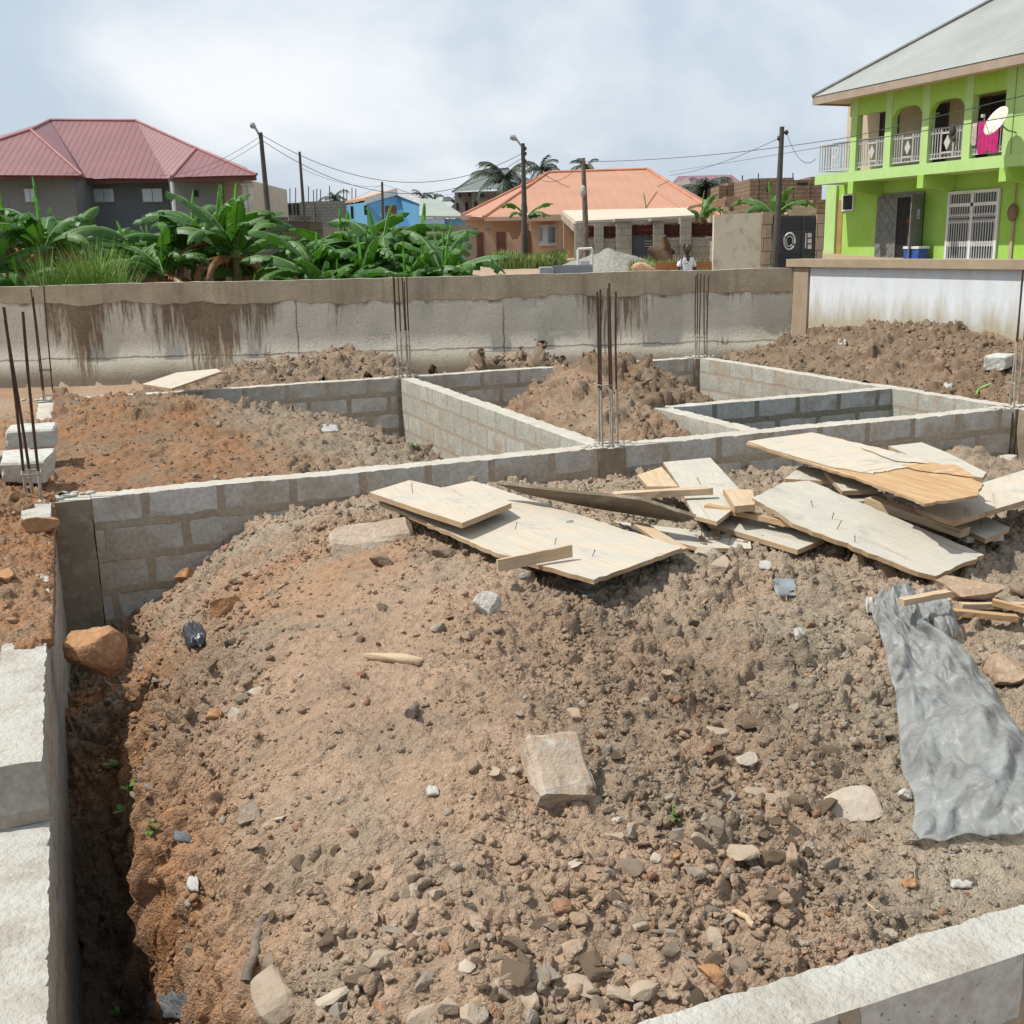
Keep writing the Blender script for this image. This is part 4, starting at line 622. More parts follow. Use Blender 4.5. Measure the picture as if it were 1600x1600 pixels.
# concrete block chunks on the mound
def chunk(px, py, L_, W_, H_, rz, tx, ty, mat, label, sink=.3, p=None, seed=0, name='concrete_block', chip=.3, cat='concrete block', bev=.012):
    p = hit(px, py) if p is None else np.array(p, float); bm = bmesh.new(); bmesh.ops.create_cube(bm, size=1); bmesh.ops.scale(bm, vec=(L_, W_, H_), verts=bm.verts)
    bmesh.ops.bevel(bm, geom=bm.edges[:], offset=bev, segments=1, affect='EDGES'); bmesh.ops.subdivide_edges(bm, edges=bm.edges[:], cuts=5, use_grid_fill=True); bmesh.ops.triangulate(bm, faces=bm.faces[:])
    v = np.array([q.co[:] for q in bm.verts]); f = [tuple(q.index for q in g.verts) for g in bm.faces]; bm.free(); rr = np.random.RandomState(seed)
    for _ in range(int(chip*10)):
        n = rr.randn(3); n /= np.linalg.norm(n); d = v@n; c = d.max()*rr.uniform(.72, .95); v = v-np.maximum(d-c, 0)[:, None]*n
    q = v*30+seed; v = v+v/np.linalg.norm(v, axis=1)[:, None]*(vn3(q[:, 0], q[:, 1], q[:, 2], 2)-.5)[:, None]*.014+(vn3(q[:, 0]*3, q[:, 1]*3, q[:, 2]*3, 1)-.5)[:, None]*.004
    o = link(name, rmesh(name, v, f, mat, False), None, tuple(map(float, (p[0], p[1], p[2]+H_*(.5-sink))))); o.rotation_euler = (tx, ty, rz); return tag(o, label, cat)
DUST = M('dusty_concrete', (.40, .315, .24), (.34, .26, .19), sc=9, ro=.95, bs=60, bst=.9, bd=.008, spec=.1, c3=(.43, .40, .34))
BLOCKM = M('pale_block', (.50, .50, .46), (.44, .42, .37), sc=8, ro=.93, bs=70, bst=.7, bd=.005, spec=.12, c3=(.36, .33, .28))
chunk(592, 852, .44, .20, .17, -.12, .45, -.05, DUST, 'long broken concrete block half buried left of the boards', .55, seed=4, chip=.9)
chunk(872, 1228, .15, .20, .08, -.05, .62, .10, DUST, 'squarish broken concrete block lying tilted in the middle of the mound', .05, seed=5, chip=.2)
chunk(60, 690, .30, .34, .13, -.05, 0, .02, BLOCKM, 'clean whitish block on top of the stack of blocks at the left', 0, p=(-.30, 8.0, .16), seed=6, chip=.1)
chunk(25, 720, .40, .18, .13, .1, 0, .0, DUST, 'weathered block sticking out left beneath the clean whitish one', 0, p=(-.50, 7.62, .06), seed=7, chip=.1)
chunk(62, 735, .30, .26, .15, -.05, .15, .02, BLOCKM, 'broken rounded block just behind the leaning rebars at the left', 0, p=(-.31, 7.25, .07), seed=8, chip=.6)
chunk(1562, 562, .42, .20, .14, .55, 0, .02, BLOCKM, 'grey concrete block lying on the right heap behind the rightmost bars', .1, p=hit(1562, 575), seed=9, chip=.1)
# ================================================================ shuttering boards
def wood_mat(name, c1, c2, cem, amt=.5, grain=(3, 60, 1), dark=(.16, .10, .05)):
    m, nt, b = newmat(name); uv = coord(nt, 'UV'); k = coord(nt, 'Object'); mp = node(nt, 'ShaderNodeMapping'); mp.inputs['Scale'].default_value = grain; nt.links.new(uv, mp.inputs[0])
    g = noise(nt, mp.outputs[0], 1., 5, .6, .6); col = mix(nt, rng(nt, g, .35, .65), c1, c2); col = mix(nt, rng(nt, noise(nt, mp.outputs[0], .35, 3, .5), .62, .74, 0, .6), col, dark)
    cm = rng(nt, noise(nt, k, 6, 7, .72), .60-.2*amt, .74-.2*amt, 0, .9); col = mix(nt, cm, col, cem); mud = rng(nt, noise(nt, k, 3.3, 7, .75), .56, .66, 0, .6); col = mix(nt, mud, col, (.30, .245, .18)); sp = rng(nt, noise(nt, k, 90, 3, .6), .68, .72, 0, .7); col = mix(nt, sp, col, (.13, .10, .07))
    nt.links.new(col, b.inputs['Base Color']); b.inputs['Roughness'].default_value = .85; b.inputs['Specular IOR Level'].default_value = .15
    bump(nt, b, math_(nt, 'ADD', math_(nt, 'MULTIPLY', g, .6), math_(nt, 'MULTIPLY', noise(nt, k, 55, 5, .7), .9)), .5, .004); return m
WPL = wood_mat('plywood_face', (.53, .455, .36), (.46, .385, .295), (.43, .41, .36), .8); WGR = wood_mat('cement_grey_board', (.49, .45, .375), (.42, .38, .31), (.41, .395, .35), .8)
WOR = wood_mat('torn_plywood', (.47, .32, .18), (.36, .215, .105), (.55, .45, .33), .15, (2, 45, 1), (.26, .12, .04)); WTM = wood_mat('timber', (.52, .40, .265), (.43, .31, .195), (.52, .45, .36), .15)
WDK = wood_mat('dark_wet_board', (.20, .165, .125), (.14, .11, .08), (.33, .30, .25), .3); NAIL = M('nail', (.07, .05, .04), sc=40, bst=0, ro=.6)
EDG = wood_mat('plywood_edge', (.43, .31, .19), (.30, .20, .11), (.45, .38, .28), .3, (2, 2, 220))
def pick(px, py, z): return onz(px, py, z)
def board(outline, pl, th, mat, label, name='plywood_board', cat='board', nails=0, seed=0, ragged=.0, extra=None, edge=None, sag=0.):
    # pl: three (px, py, z) points fix the plane the board lies in; outline: its corners seen in that plane
    a, b, c = (pick(*q) for q in pl); n = np.cross(b-a, c-a); n /= np.linalg.norm(n); n = n if n[2] > 0 else -n; P = []
    for (x, y) in outline: d = ray(x, y); P.append(E0+d*(((a-E0)@n)/(d@n)))
    rr = random.Random(seed); Q = []; m = len(P)
    per = [np.linalg.norm(P[(i+1) % m]-P[i]) for i in range(m)]
    for i in range(m):
        k = max(1, int(per[i]/.035)) if ragged else max(1, int(per[i]/.12))
        for j in range(k):
            p = P[i]+(P[(i+1) % m]-P[i])*j/k
            if j: p = p+np.array((rr.gauss(0, 1), rr.gauss(0, 1), 0))*(ragged or .0008)
            Q.append(p)
    ctr = sum(Q)/len(Q); u = P[1]-P[0]; i = int(np.argmax(per)); u = (P[(i+1) % m]-P[i])/per[i]; v = np.cross(n, u)
    t = thing(name, label, cat, ctr); mb = MB(); top = Q; botm = [q-n*th for q in Q]; nq = len(Q)
    mb.add(top, [tuple(range(nq))], 0); mb.add(botm, [tuple(range(nq))[::-1]], 0); mb.add(top+botm, [(i, (i+1) % nq, (i+1) % nq+nq, i+nq) for i in range(nq)], 1)
    me = mb.mesh('panel', [mat, edge or EDG], t.location); A = np.array(mb.v); idx = np.concatenate([np.array(f) for f in mb.f])
    me.uv_layers[0].data.foreach_set('uv', np.stack([(A@u)[idx], (A@v)[idx]+(A@n)[idx]], -1).ravel()); link('panel', me, t)
    for j in range(nails):
        wts = np.array([rr.random()**2 for _ in P]); wts /= wts.sum(); q = sum(P[i]*wts[i] for i in range(m)); h = rr.uniform(.025, .05); mb = MB(); dv = np.array((rr.gauss(0, .35), rr.gauss(0, .35), 1)); dv /= np.linalg.norm(dv)
        mb.tube([q-n*.004, q+dv*h], .0016, 5, 0); mb.tube([q+dv*h, q+dv*(h+.0015)], .0035, 6, 0); part(t, 'nail', mb, [NAIL])
    return t
def beam(p0, p1, w_, h_, mat, label, name='timber_offcut', cat='timber', roll=0., seed=0, loc=None):
    a, b = np.array(p0, float), np.array(p1, float); u = b-a; L_ = np.linalg.norm(u); u /= L_; s = np.cross(u, (0, 0, 1)); s /= np.linalg.norm(s); v = np.cross(s, u); s, v = s*cos(roll)+v*sin(roll), v*cos(roll)-s*sin(roll)
    rr = random.Random(seed); mb = MB(); n = 8; vs = []
    for i in range(n+1):
        for (x, y) in ((-1, -1), (1, -1), (1, 1), (-1, 1)): vs.append(a+u*L_*i/n+s*(x*w_/2+rr.gauss(0, .0008))+v*(y*h_/2+rr.gauss(0, .0008)))
    mb.add(vs, [(i*4+j, i*4+(j+1) % 4, (i+1)*4+(j+1) % 4, (i+1)*4+j) for i in range(n) for j in range(4)]+[(0, 3, 2, 1), (n*4, n*4+1, n*4+2, n*4+3)], 0)
    o = single(name, mb, [mat], label, cat, tuple((a+b)/2)); A = np.array(mb.v); idx = np.concatenate([np.array(f) for f in mb.f]); o.data.uv_layers[0].data.foreach_set('uv', np.stack([(A@u)[idx], (A@s)[idx]+(A@v)[idx]], -1).ravel()); return o
board([(592, 784), (742, 752), (1066, 856), (928, 906), (850, 885), (770, 862)], ((592, 784, .19), (928, 906, .20), (1066, 856, .19)), .018, WPL, 'large pale plywood sheet under the smaller board, dusted with cement', 'plywood_sheet', nails=4, seed=1, ragged=.004)
board([(577, 769), (640, 750), (690, 762), (738, 751), (799, 786), (722, 817), (650, 794)], ((577, 769, .235), (722, 817, .27), (799, 786, .26)), .024, WPL, 'small thick board lying on the left corner of the large plywood sheet', nails=1, seed=2)
beam(onz(777, 884, .225), onz(893, 860, .235), .012, .048, WTM, 'short honey coloured batten with a torn end on the front edge of the plywood sheet', seed=3)
board([(776, 752), (862, 762), (1000, 776), (1088, 804), (1070, 812), (1040, 808), (930, 790), (820, 768)], ((776, 752, .28), (1088, 804, .26), (930, 800, .16)), .014, WDK, 'dark wet board standing on edge behind the large plywood sheet', nails=2, seed=4, ragged=.003, edge=WDK)
beam(onz(958, 775, .22), onz(1113, 766, .24), .055, .032, WTM, 'straight honey timber lying across behind the dark wet board', seed=5)
board([(996, 742), (1034, 729), (1060, 760), (1012, 760)], ((996, 742, .16), (1034, 729, .16), (1060, 760, .2)), .02, WTM, 'small pointed plank end beside the upright pale board', seed=6)
board([(1036, 722), (1110, 715), (1168, 778), (1120, 815), (1085, 806), (1060, 757)], ((1036, 722, .10), (1110, 715, .10), (1120, 815, .24)), .018, WGR, 'pale grey board sloping down from the middle wall, left of the clay lumps', nails=1, seed=7)
board([(1098, 805), (1135, 800), (1290, 841), (1246, 859), (1190, 842), (1110, 818)], ((1098, 805, .17), (1290, 841, .15), (1246, 859, .15)), .022, WGR, 'narrow grey plank under the left end of the big pale board', nails=1, seed=8)
board([(1130, 764), (1176, 765), (1180, 788), (1148, 791)], ((1130, 764, .26), (1176, 765, .26), (1180, 788, .27)), .03, WTM, 'small square of orange plywood on the crossed timbers', seed=9)
beam(onz(1104, 791, .22), onz(1243, 820, .2), .04, .022, WOR, 'short brown lath poking out under the big pale board', seed=10)
board([(958, 814), (1172, 838), (1174, 857), (1094, 856), (1010, 836)], ((958, 814, .13), (1172, 838, .13), (1094, 856, .13)), .018, WGR, 'long low board half hidden in the shade behind the plywood sheet', nails=3, seed=11)
board([(986, 816), (1012, 818), (1075, 856), (1052, 862)], ((986, 816, .18), (1012, 818, .18), (1075, 856, .175)), .014, WTM, 'narrow splintered strip pointing at the right corner of the plywood sheet', seed=12)
board([(1176, 778), (1224, 754), (1264, 751), (1538, 867), (1516, 876), (1462, 900), (1436, 894), (1250, 822)], ((1176, 778, .28), (1538, 867, .12), (1436, 896, .12)), .020, WGR, 'big pale grey board sloping down to the right with a ragged lower end', 'plywood_sheet', nails=4, seed=13, ragged=.004)
t = board([(1166, 692), (1268, 677), (1344, 694), (1470, 725), (1537, 756), (1528, 774), (1444, 787), (1360, 754), (1292, 732)], ((1166, 692, .24), (1537, 756, .36), (1444, 787, .35)), .012, WOR, 'warped orange plywood sheet on top of the pile, its layers peeling', 'plywood_sheet', seed=14, ragged=.005)
def layer(outline, z, mat, dz=.004):
    a, b, c = (pick(*q) for q in z); n = np.cross(b-a, c-a); n /= np.linalg.norm(n); n = n if n[2] > 0 else -n; P = []; rr = random.Random(9)
    for (x, y) in outline: d = ray(x, y); P.append(E0+d*(((a-E0)@n)/(d@n))+n*dz)
    Q = []
    for i in range(len(P)):
        for j in range(6): Q.append(P[i]+(P[(i+1) % len(P)]-P[i])*j/6+(np.array((rr.gauss(0, .007), rr.gauss(0, .007), 0)) if j else 0))
    mb = MB(); mb.prism([q-n*.0035 for q in Q], n*.0035); return mb
PZ = ((1166, 692, .24), (1537, 756, .36), (1444, 787, .35))
part(t, 'peeled_layer', layer([(1168, 691), (1268, 677), (1344, 694), (1400, 708), (1408, 716), (1450, 728), (1400, 734), (1365, 742), (1295, 730)], PZ, None, .006), [WPL])
part(t, 'peeled_layer', layer([(1344, 702), (1408, 712), (1460, 728), (1400, 724)], PZ, None, .014), [WPL]); part(t, 'curled_splinter', layer([(1410, 728), (1490, 728), (1530, 748), (1430, 736)], PZ, None, .008), [WOR])
board([(1388, 697), (1440, 691), (1480, 707), (1541, 738), (1536, 746), (1500, 745)], ((1388, 697, .12), (1440, 691, .12), (1541, 738, .16)), .022, WGR, 'grey board behind the peeling orange sheet, its far end cut to a point', seed=15)
board([(1430, 795), (1536, 754), (1640, 722), (1660, 762), (1600, 782), (1490, 815)], ((1430, 795, .22), (1640, 722, .26), (1600, 782, .26)), .022, WPL, 'wide board leaving the right edge of the picture', 'plywood_sheet', nails=1, seed=16)
beam(onz(1358, 782, .22), onz(1508, 832, .16), .075, .038, WTM, 'thick squared timber under the peeling orange sheet', seed=17)
board([(1484, 816), (1537, 805), (1578, 824), (1540, 842)], ((1484, 816, .15), (1537, 805, .15), (1578, 824, .15)), .022, WPL, 'short square ended board under the wide board at the right', nails=1, seed=18)
beam(onz(1505, 842, .12), onz(1562, 838, .12), .06, .022, WGR, 'small grey offcut beneath the short square ended board', seed=19)
board([(1226, 748), (1250, 728), (1290, 732), (1300, 752)], ((1226, 748, .2), (1250, 728, .2), (1290, 732, .2)), .018, WGR, 'grey board end showing under the left of the peeling sheet', seed=20)
board([(1288, 736), (1362, 756), (1372, 765), (1316, 767)], ((1288, 736, .23), (1362, 756, .24), (1316, 767, .24)), .022, WGR, 'grey plank stacked directly under the peeling sheet', seed=21)
board([(1318, 768), (1380, 768), (1382, 782), (1330, 784)], ((1318, 768, .2), (1380, 768, .2), (1330, 784, .2)), .022, WGR, 'second grey plank below the one under the peeling sheet', seed=22)
beam(onz(1400, 778, .18), onz(1540, 800, .16), .06, .02, WGR, 'thin grey lath in the shade beneath the wide board', seed=23)
board([(222, 600), (276, 582), (338, 576), (346, 580), (268, 607)], ((222, 600, .18), (276, 582, .18), (346, 580, .22)), .02, WPL, 'pale board lying alone at the far side of the reddish heap', seed=24)
beam(hit(1483, 968)+[0, 0, .03], hit(1588, 978)+[0, 0, .03], .035, .022, WOR, 'splintered orange stick right of the top of the plastic sheet', 'timber_stick', seed=25)
beam(hit(1500, 958)+[0, 0, .03], hit(1640, 962)+[0, 0, .04], .03, .02, WTM, 'longer pale stick crossing behind the splintered orange one', 'timber_stick', seed=26)
beam(hit(1548, 964)+[0, 0, .06], hit(1650, 985)+[0, 0, .05], .03, .02, WOR, 'orange stick leaving the right edge beside the other two', 'timber_stick', seed=27)
# flat wood chip and charred sticks on the near mound
p = hit(612, 1032); v, f = rock(71, 3, 6, .05, .35); o = link('wood_chunk', rmesh('wood_chunk', v*np.array([.10, .045, .10])*.55*2, f, WTM), None, tuple(p+[0, 0, .012])); o.rotation_euler = (.2, .1, -.5); tag(o, 'flat tan wood chunk lying on the upper left of the mound', 'wood')
CHAR = M('charred_bark', (.20, .16, .13), (.11, .085, .07), sc=25, ro=.9, bs=80, bst=.9, bd=.006)
def stick(pts, r0, r1, mat, label, lift=.008, cat='stick', name='stick', k=7):
    P = [hit(*q)+np.array([0, 0, lift]) for q in pts]; m = len(P); mb = MB(); Q = []
    for i in range(m-1): Q += [P[i]+(P[i+1]-P[i])*j/4+np.array([random.gauss(0, .002) for _ in range(3)]) for j in range(4)]
    Q.append(P[-1]); mb.tube(Q, [r0+(r1-r0)*i/(len(Q)-1)+random.gauss(0, (r0)*.08) for i in range(len(Q))], k); return single(name, mb, [mat], label, cat)
stick([(418, 1432), (404, 1462), (399, 1500), (386, 1540)], .011, .014, CHAR, 'charred branch lying down the slope near the bottom left', .012)
stick([(246, 1235), (232, 1258), (212, 1290), (191, 1325)], .0045, .006, CHAR, 'thin grey stick overhanging the trench', .03); stick([(640, 1122), (650, 1108)], .016, .012, CHAR, 'short black charcoal stub in the middle of the mound', .012, 'charcoal', 'charcoal')
stick([(1352, 1412), (1372, 1428), (1388, 1437)], .002, .002, WTM, 'thin pale twig on the flat grey soil near the wall', .004, name='twig'); stick([(1430, 1355), (1424, 1390)], .001, .001, WTM, 'fine straw below the plastic sheet', .004, name='twig')
stick([(1148, 1430), (1165, 1440), (1178, 1452)], .006, .008, WTM, 'splintered pale wood sliver among the lower right stones', .01, name='wood_sliver'); stick([(1085, 960), (1105, 940)], .008, .004, WOR, 'reddish wood splinter on the upper right of the mound', .012, name='wood_sliver')
ro_ = M('root', (.33, .25, .15), sc=20, bst=0)
for i, q in enumerate((((225, 1340), (245, 1352), (262, 1338)), ((232, 1300), (240, 1330), (228, 1352)), ((262, 1405), (285, 1375), (292, 1362)), ((318, 1385), (330, 1372), (332, 1390)))): stick(q, .0016, .0009, ro_, ('bare root curling out of the scarp', 'hanging root beside the thin grey stick', 'long root under the white plastic scrap', 'tangle of roots right of the white plastic scrap')[i], .02, 'root', 'root', 4)
stick([(1548, 603), (1530, 610), (1524, 620)], .008, .006, M('lime_plastic', (.25, .55, .10), sc=3, bst=0, ro=.4), 'lime green plastic strip on the right heap', .02, 'litter', 'plastic_strip')
# ================================================================ crumpled sheets
def crumple(name, rows, mat, label, cat, seed, nx=46, ny=70, lift=.02, amp=.03, fr_=9., zf=None, slump=True):
    # rows: (py, left px, right px); the sheet drapes over the ground below it
    R = np.array(rows, float); V = []; hb = []
    for j in range(ny):
        t = j/(ny-1); k = t*(len(R)-1); i = min(int(k), len(R)-2); q = R[i]+(R[i+1]-R[i])*(k-i)
        for i2 in range(nx):
            u = i2/(nx-1); ws_ = min(1, (q[2]-q[1])/90); wob = (vn(np.array([t*7.]), np.array([u*2+seed]), 1)[0]-.5)*12*ws_; px = q[1]+(q[2]-q[1])*u+wob; py = q[0]+(vn(np.array([u*5.+seed]), np.array([t*2.]), 2)[0]-.5)*14*ws_*min(1, t*6)
            V.append(hit(px, py)); hb.append((u, t))
    V = np.array(V); hb = np.array(hb); g = V[:, 2].reshape(ny, nx)
    for _ in range(7): gp = np.pad(g, 1, 'edge'); g = np.maximum(g, (gp[:-2, 1:-1]+gp[2:, 1:-1]+gp[1:-1, :-2]+gp[1:-1, 2:])/4)
    V[:, 2] = g.ravel(); W = V.reshape(ny, nx, 3)
    for _ in range(3 if nx > 30 else 1):
        Wp = np.pad(W, ((1, 1), (1, 1), (0, 0)), 'edge'); Wn = (Wp[:-2, 1:-1]+Wp[2:, 1:-1]+Wp[1:-1, :-2]+Wp[1:-1, 2:])/4; W = np.concatenate([np.maximum(Wn[..., 2:], W[..., 2:]*.5+Wn[..., 2:]*.5)], -1) if False else Wn
    V = W.reshape(-1, 3); u, t = hb.T; s = seed
    w1 = fbm(u*2.2+s, t*3+s, s, 3); w2 = fbm(u*5+s, t*6, s+1, 3); rq = np.random.RandomState(s); hc_ = 0
    for q in range(9):
        a_ = rq.uniform(0, pi); f_ = fr_*rq.uniform(.3, 1.6); ph = (u*cos(a_)+t*1.7*sin(a_))*f_+rq.rand()*9+w1*2.2+w2*.5; hc_ = hc_+np.abs(ph-np.floor(ph)-.5)*2/(f_/fr_+.35)*rq.uniform(.4, 1)
    hc_ = (hc_-hc_.min())/(hc_.max()-hc_.min())
    e = np.minimum(np.minimum(u, 1-u)*7, 1)*np.minimum(np.minimum(t, 1-t)*9, 1)
    h = lift*(.3+.7*e)+amp*(hc_*1.6+(w1-.4)*.9)*(.35+.65*e)
    if zf is not None: h = h+zf(u, t)
    V[:, 2] += h; V[:, 0] -= h*.15
    i = np.arange(nx*ny).reshape(ny, nx); q = np.stack([i[:-1, :-1], i[:-1, 1:], i[1:, 1:], i[1:, :-1]], -1).reshape(-1, 4)
    c = V.mean(0); me = bpy.data.meshes.new(name); me.from_pydata([tuple(p-c) for p in V], [], [tuple(int(z) for z in f) for f in q]); me.polygons.foreach_set('use_smooth', [True]*len(q)); me.materials.append(mat); me.update()
    o = link(name, me, None, tuple(map(float, c))); sd = o.modifiers.new('s', 'SOLIDIFY'); sd.thickness = .0015; return tag(o, label, cat)
def plastic():
    m, nt, b = newmat('grey_plastic_film'); k = coord(nt, 'Object'); n = noise(nt, k, 7, 6, .7); col = mix(nt, rng(nt, n, .35, .7), (.43, .44, .43), (.34, .35, .345)); col = mix(nt, rng(nt, noise(nt, k, 16, 5, .7), .58, .7, 0, .5), col, (.42, .36, .28))
    nt.links.new(col, b.inputs['Base Color']); b.inputs['Roughness'].default_value = .42; b.inputs['Specular IOR Level'].default_value = .4
    tr = node(nt, 'ShaderNodeBsdfTransparent'); tr.inputs[0].default_value = (.86, .87, .86, 1); mxs = node(nt, 'ShaderNodeMixShader'); nt.links.new(rng(nt, n, .3, .7, .42, .72), mxs.inputs[0]); nt.links.new(b.outputs[0], mxs.inputs[1]); nt.links.new(tr.outputs[0], mxs.inputs[2]); nt.links.new(mxs.outputs[0], nt.nodes['Material Output'].inputs[0])
    nd = node(nt, 'ShaderNodeTexNoise'); nd.inputs['Scale'].default_value = 4; nt.links.new(k, nd.inputs[0]); ma = node(nt, 'ShaderNodeVectorMath', operation='MULTIPLY_ADD'); nt.links.new(nd.outputs['Color'], ma.inputs[0]); ma.inputs[1].default_value = (.16, .16, .16); nt.links.new(k, ma.inputs[2]); hh = None
    for sc_i, am in ((3.2, 1.), (8, .45), (20, .16)):
        v_ = node(nt, 'ShaderNodeTexVoronoi', feature='DISTANCE_TO_EDGE'); v_.inputs['Scale'].default_value = sc_i; nt.links.new(ma.outputs[0], v_.inputs[0]); q = math_(nt, 'MULTIPLY', math_(nt, 'MINIMUM', v_.outputs[0], .35), am); hh = q if hh is None else math_(nt, 'ADD', hh, q)
    bump(nt, b, hh, .9, .05); return m
PF = plastic()
crumple('plastic_sheet', [(921, 1374, 1421), (958, 1363, 1440), (992, 1376, 1448), (1018, 1377, 1502), (1050, 1388, 1528), (1083, 1402, 1550), (1127, 1403, 1573), (1165, 1405, 1602), (1208, 1409, 1630), (1250, 1423, 1650), (1290, 1424, 1655), (1322, 1424, 1640)], PF, 'crumpled translucent grey plastic sheet draped down the right side of the mound', 'plastic sheet', 5, 84, 130, lift=.025, amp=.045, fr_=4., zf=lambda u, t: .09*np.exp(-((u-.62)/.28)**2)*np.clip((t-.25)*2.2, 0, 1)*np.clip((1.05-t)*3, 0, 1))
crumple('plastic_sheet', [(942, 1432, 1452), (960, 1428, 1486), (985, 1440, 1500), (1004, 1470, 1496)], PF, 'small loose flap of grey plastic beside the twisted neck of the big sheet', 'plastic sheet', 8, 26, 20, lift=.03, amp=.03, fr_=2)
beam(hit(1404, 1003)+[0, 0, .15], hit(1478, 984)+[0, 0, .14], .03, .022, WTM, 'wooden stick holding down the neck of the plastic sheet', 'timber_stick', seed=30)
BKP = M('black_plastic', (.03, .033, .038), (.015, .017, .02), sc=20, ro=.3, bs=30, bst=.6, bd=.01, spec=.6); GCL = M('grey_cloth', (.13, .14, .15), (.07, .075, .08), sc=14, ro=.8, bs=40, bst=.7, bd=.008)
LIT = M('white_litter', (.42, .41, .385), (.33, .31, .28), sc=10, ro=.5, bst=.3); BLL = M('bluish_litter', (.24, .275, .29), (.18, .20, .21), sc=10, ro=.6, bst=.5)
crumple('plastic_scrap', [(985, 292, 318), (1000, 286, 322), (1018, 292, 316)], BKP, 'crumpled black plastic scrap on the left shoulder of the mound', 'plastic scrap', 11, 22, 22, .012, .025, 5)
crumple('cloth_scrap', [(1568, 250, 300), (1582, 232, 303), (1606, 226, 300)], GCL, 'dark grey cloth scrap at the bottom edge left of the stones', 'cloth', 12, 26, 22, .012, .02, 5)
for i, (x0, x1, y0, y1, mt, lb) in enumerate(((1352, 1366, 934, 962, LIT, 'white foil scrap left of the top of the plastic sheet'), (1238, 1258, 990, 1004, LIT, 'white scrap right of centre on the upper mound'), (292, 312, 1372, 1396, LIT, 'white plastic scrap caught in the scarp roots'), (270, 300, 1302, 1318, GCL, 'grey plastic strip curled above the scarp'), (1185, 1208, 878, 892, LIT, 'white chip of rubbish below the boards'),
        (1208, 1246, 905, 935, BLL, 'bluish grey rag on the soil below the big pale board'), (908, 930, 926, 936, BLL, 'bluish scrap above the middle of the mound'), (666, 688, 1232, 1246, LIT, 'ribbed white shell in the middle of the mound'), (1308, 1324, 530, 540, LIT, 'white scrap high on the right heap'), (1474, 1490, 598, 608, LIT, 'white crumpled ball low on the right heap'),
        (500, 530, 664, 676, LIT, 'white bag scrap on the grey flank of the reddish heap'), (810, 830, 898, 906, BLL, 'small blue chip under the front of the plywood sheet'), (1408, 1436, 1378, 1390, STR, 'orange broken potsherd on the flat grey soil'), (1484, 1520, 1378, 1390, LIT, 'cream flat chip near the right end of the nearest wall'), (1258, 1268, 1052, 1062, STR, 'tiny red scrap in the grey clay on the right'))):
    crumple('litter_scrap', [(y0, x0+2, x1-3), ((y0+y1)/2, x0, x1), (y1, x0+3, x1-2)], mt, lb, 'litter', 20+i, 12, 10, .003, .005, 3)
# ---------------------------------------------------------------- small weeds
LEAF = M('weed_leaf', (.10, .22, .035), (.06, .15, .025), sc=12, ro=.5, bst=0, spec=.4)
def weed(p, n, h, label, spread=.6, lw=.012, seed=0, name='weed'):
    rr = random.Random(seed); mb = MB()
    for i in range(n):
        a = rr.uniform(0, 6.28); e = rr.uniform(.3, 1)*spread; l = h*rr.uniform(.5, 1.1); d = np.array((cos(a)*e, sin(a)*e, 1-e*.5)); d /= np.linalg.norm(d); s = np.array((-sin(a), cos(a), 0))*lw*rr.uniform(.6, 1.2)
        q = [np.array(p)+d*l*k-np.array((0, 0, 1))*l*.35*k*k for k in (0, .35, .7, 1)]; mb.add([q[0]-s*.2, q[0]+s*.2, q[1]-s, q[1]+s, q[2]-s*.8, q[2]+s*.8, q[3]], [(0, 1, 3, 2), (2, 3, 5, 4), (4, 5, 6)], 0, True)
    return single(name, mb, [LEAF], label, 'weed', tuple(map(float, p)))
for i, (x, y, n, h, lb) in enumerate(((183, 1200, 10, .07, 'green sprout at the top of the trench edge'), (205, 1236, 7, .06, 'small green leaves right of the trench edge'), (198, 1268, 9, .06, 'green sprout at the lower trench edge above the grey stick'), (238, 1298, 12, .05, 'pale grass tuft between stick and orange stone'), (190, 1588, 22, .06, 'grass tuft at the bottom of the trench'),
        (1056, 1278, 8, .05, 'bright green grass shoot in the lower right of the mound'), (632, 676, 12, .10, 'small green sprout at the foot of the partition wall'), (648, 700, 12, .10, 'low green sprout beside the end of the reddish heap'))): weed(hit(x, y), n, h, lb, 1., .006 if 'grass' in lb else .012, i)
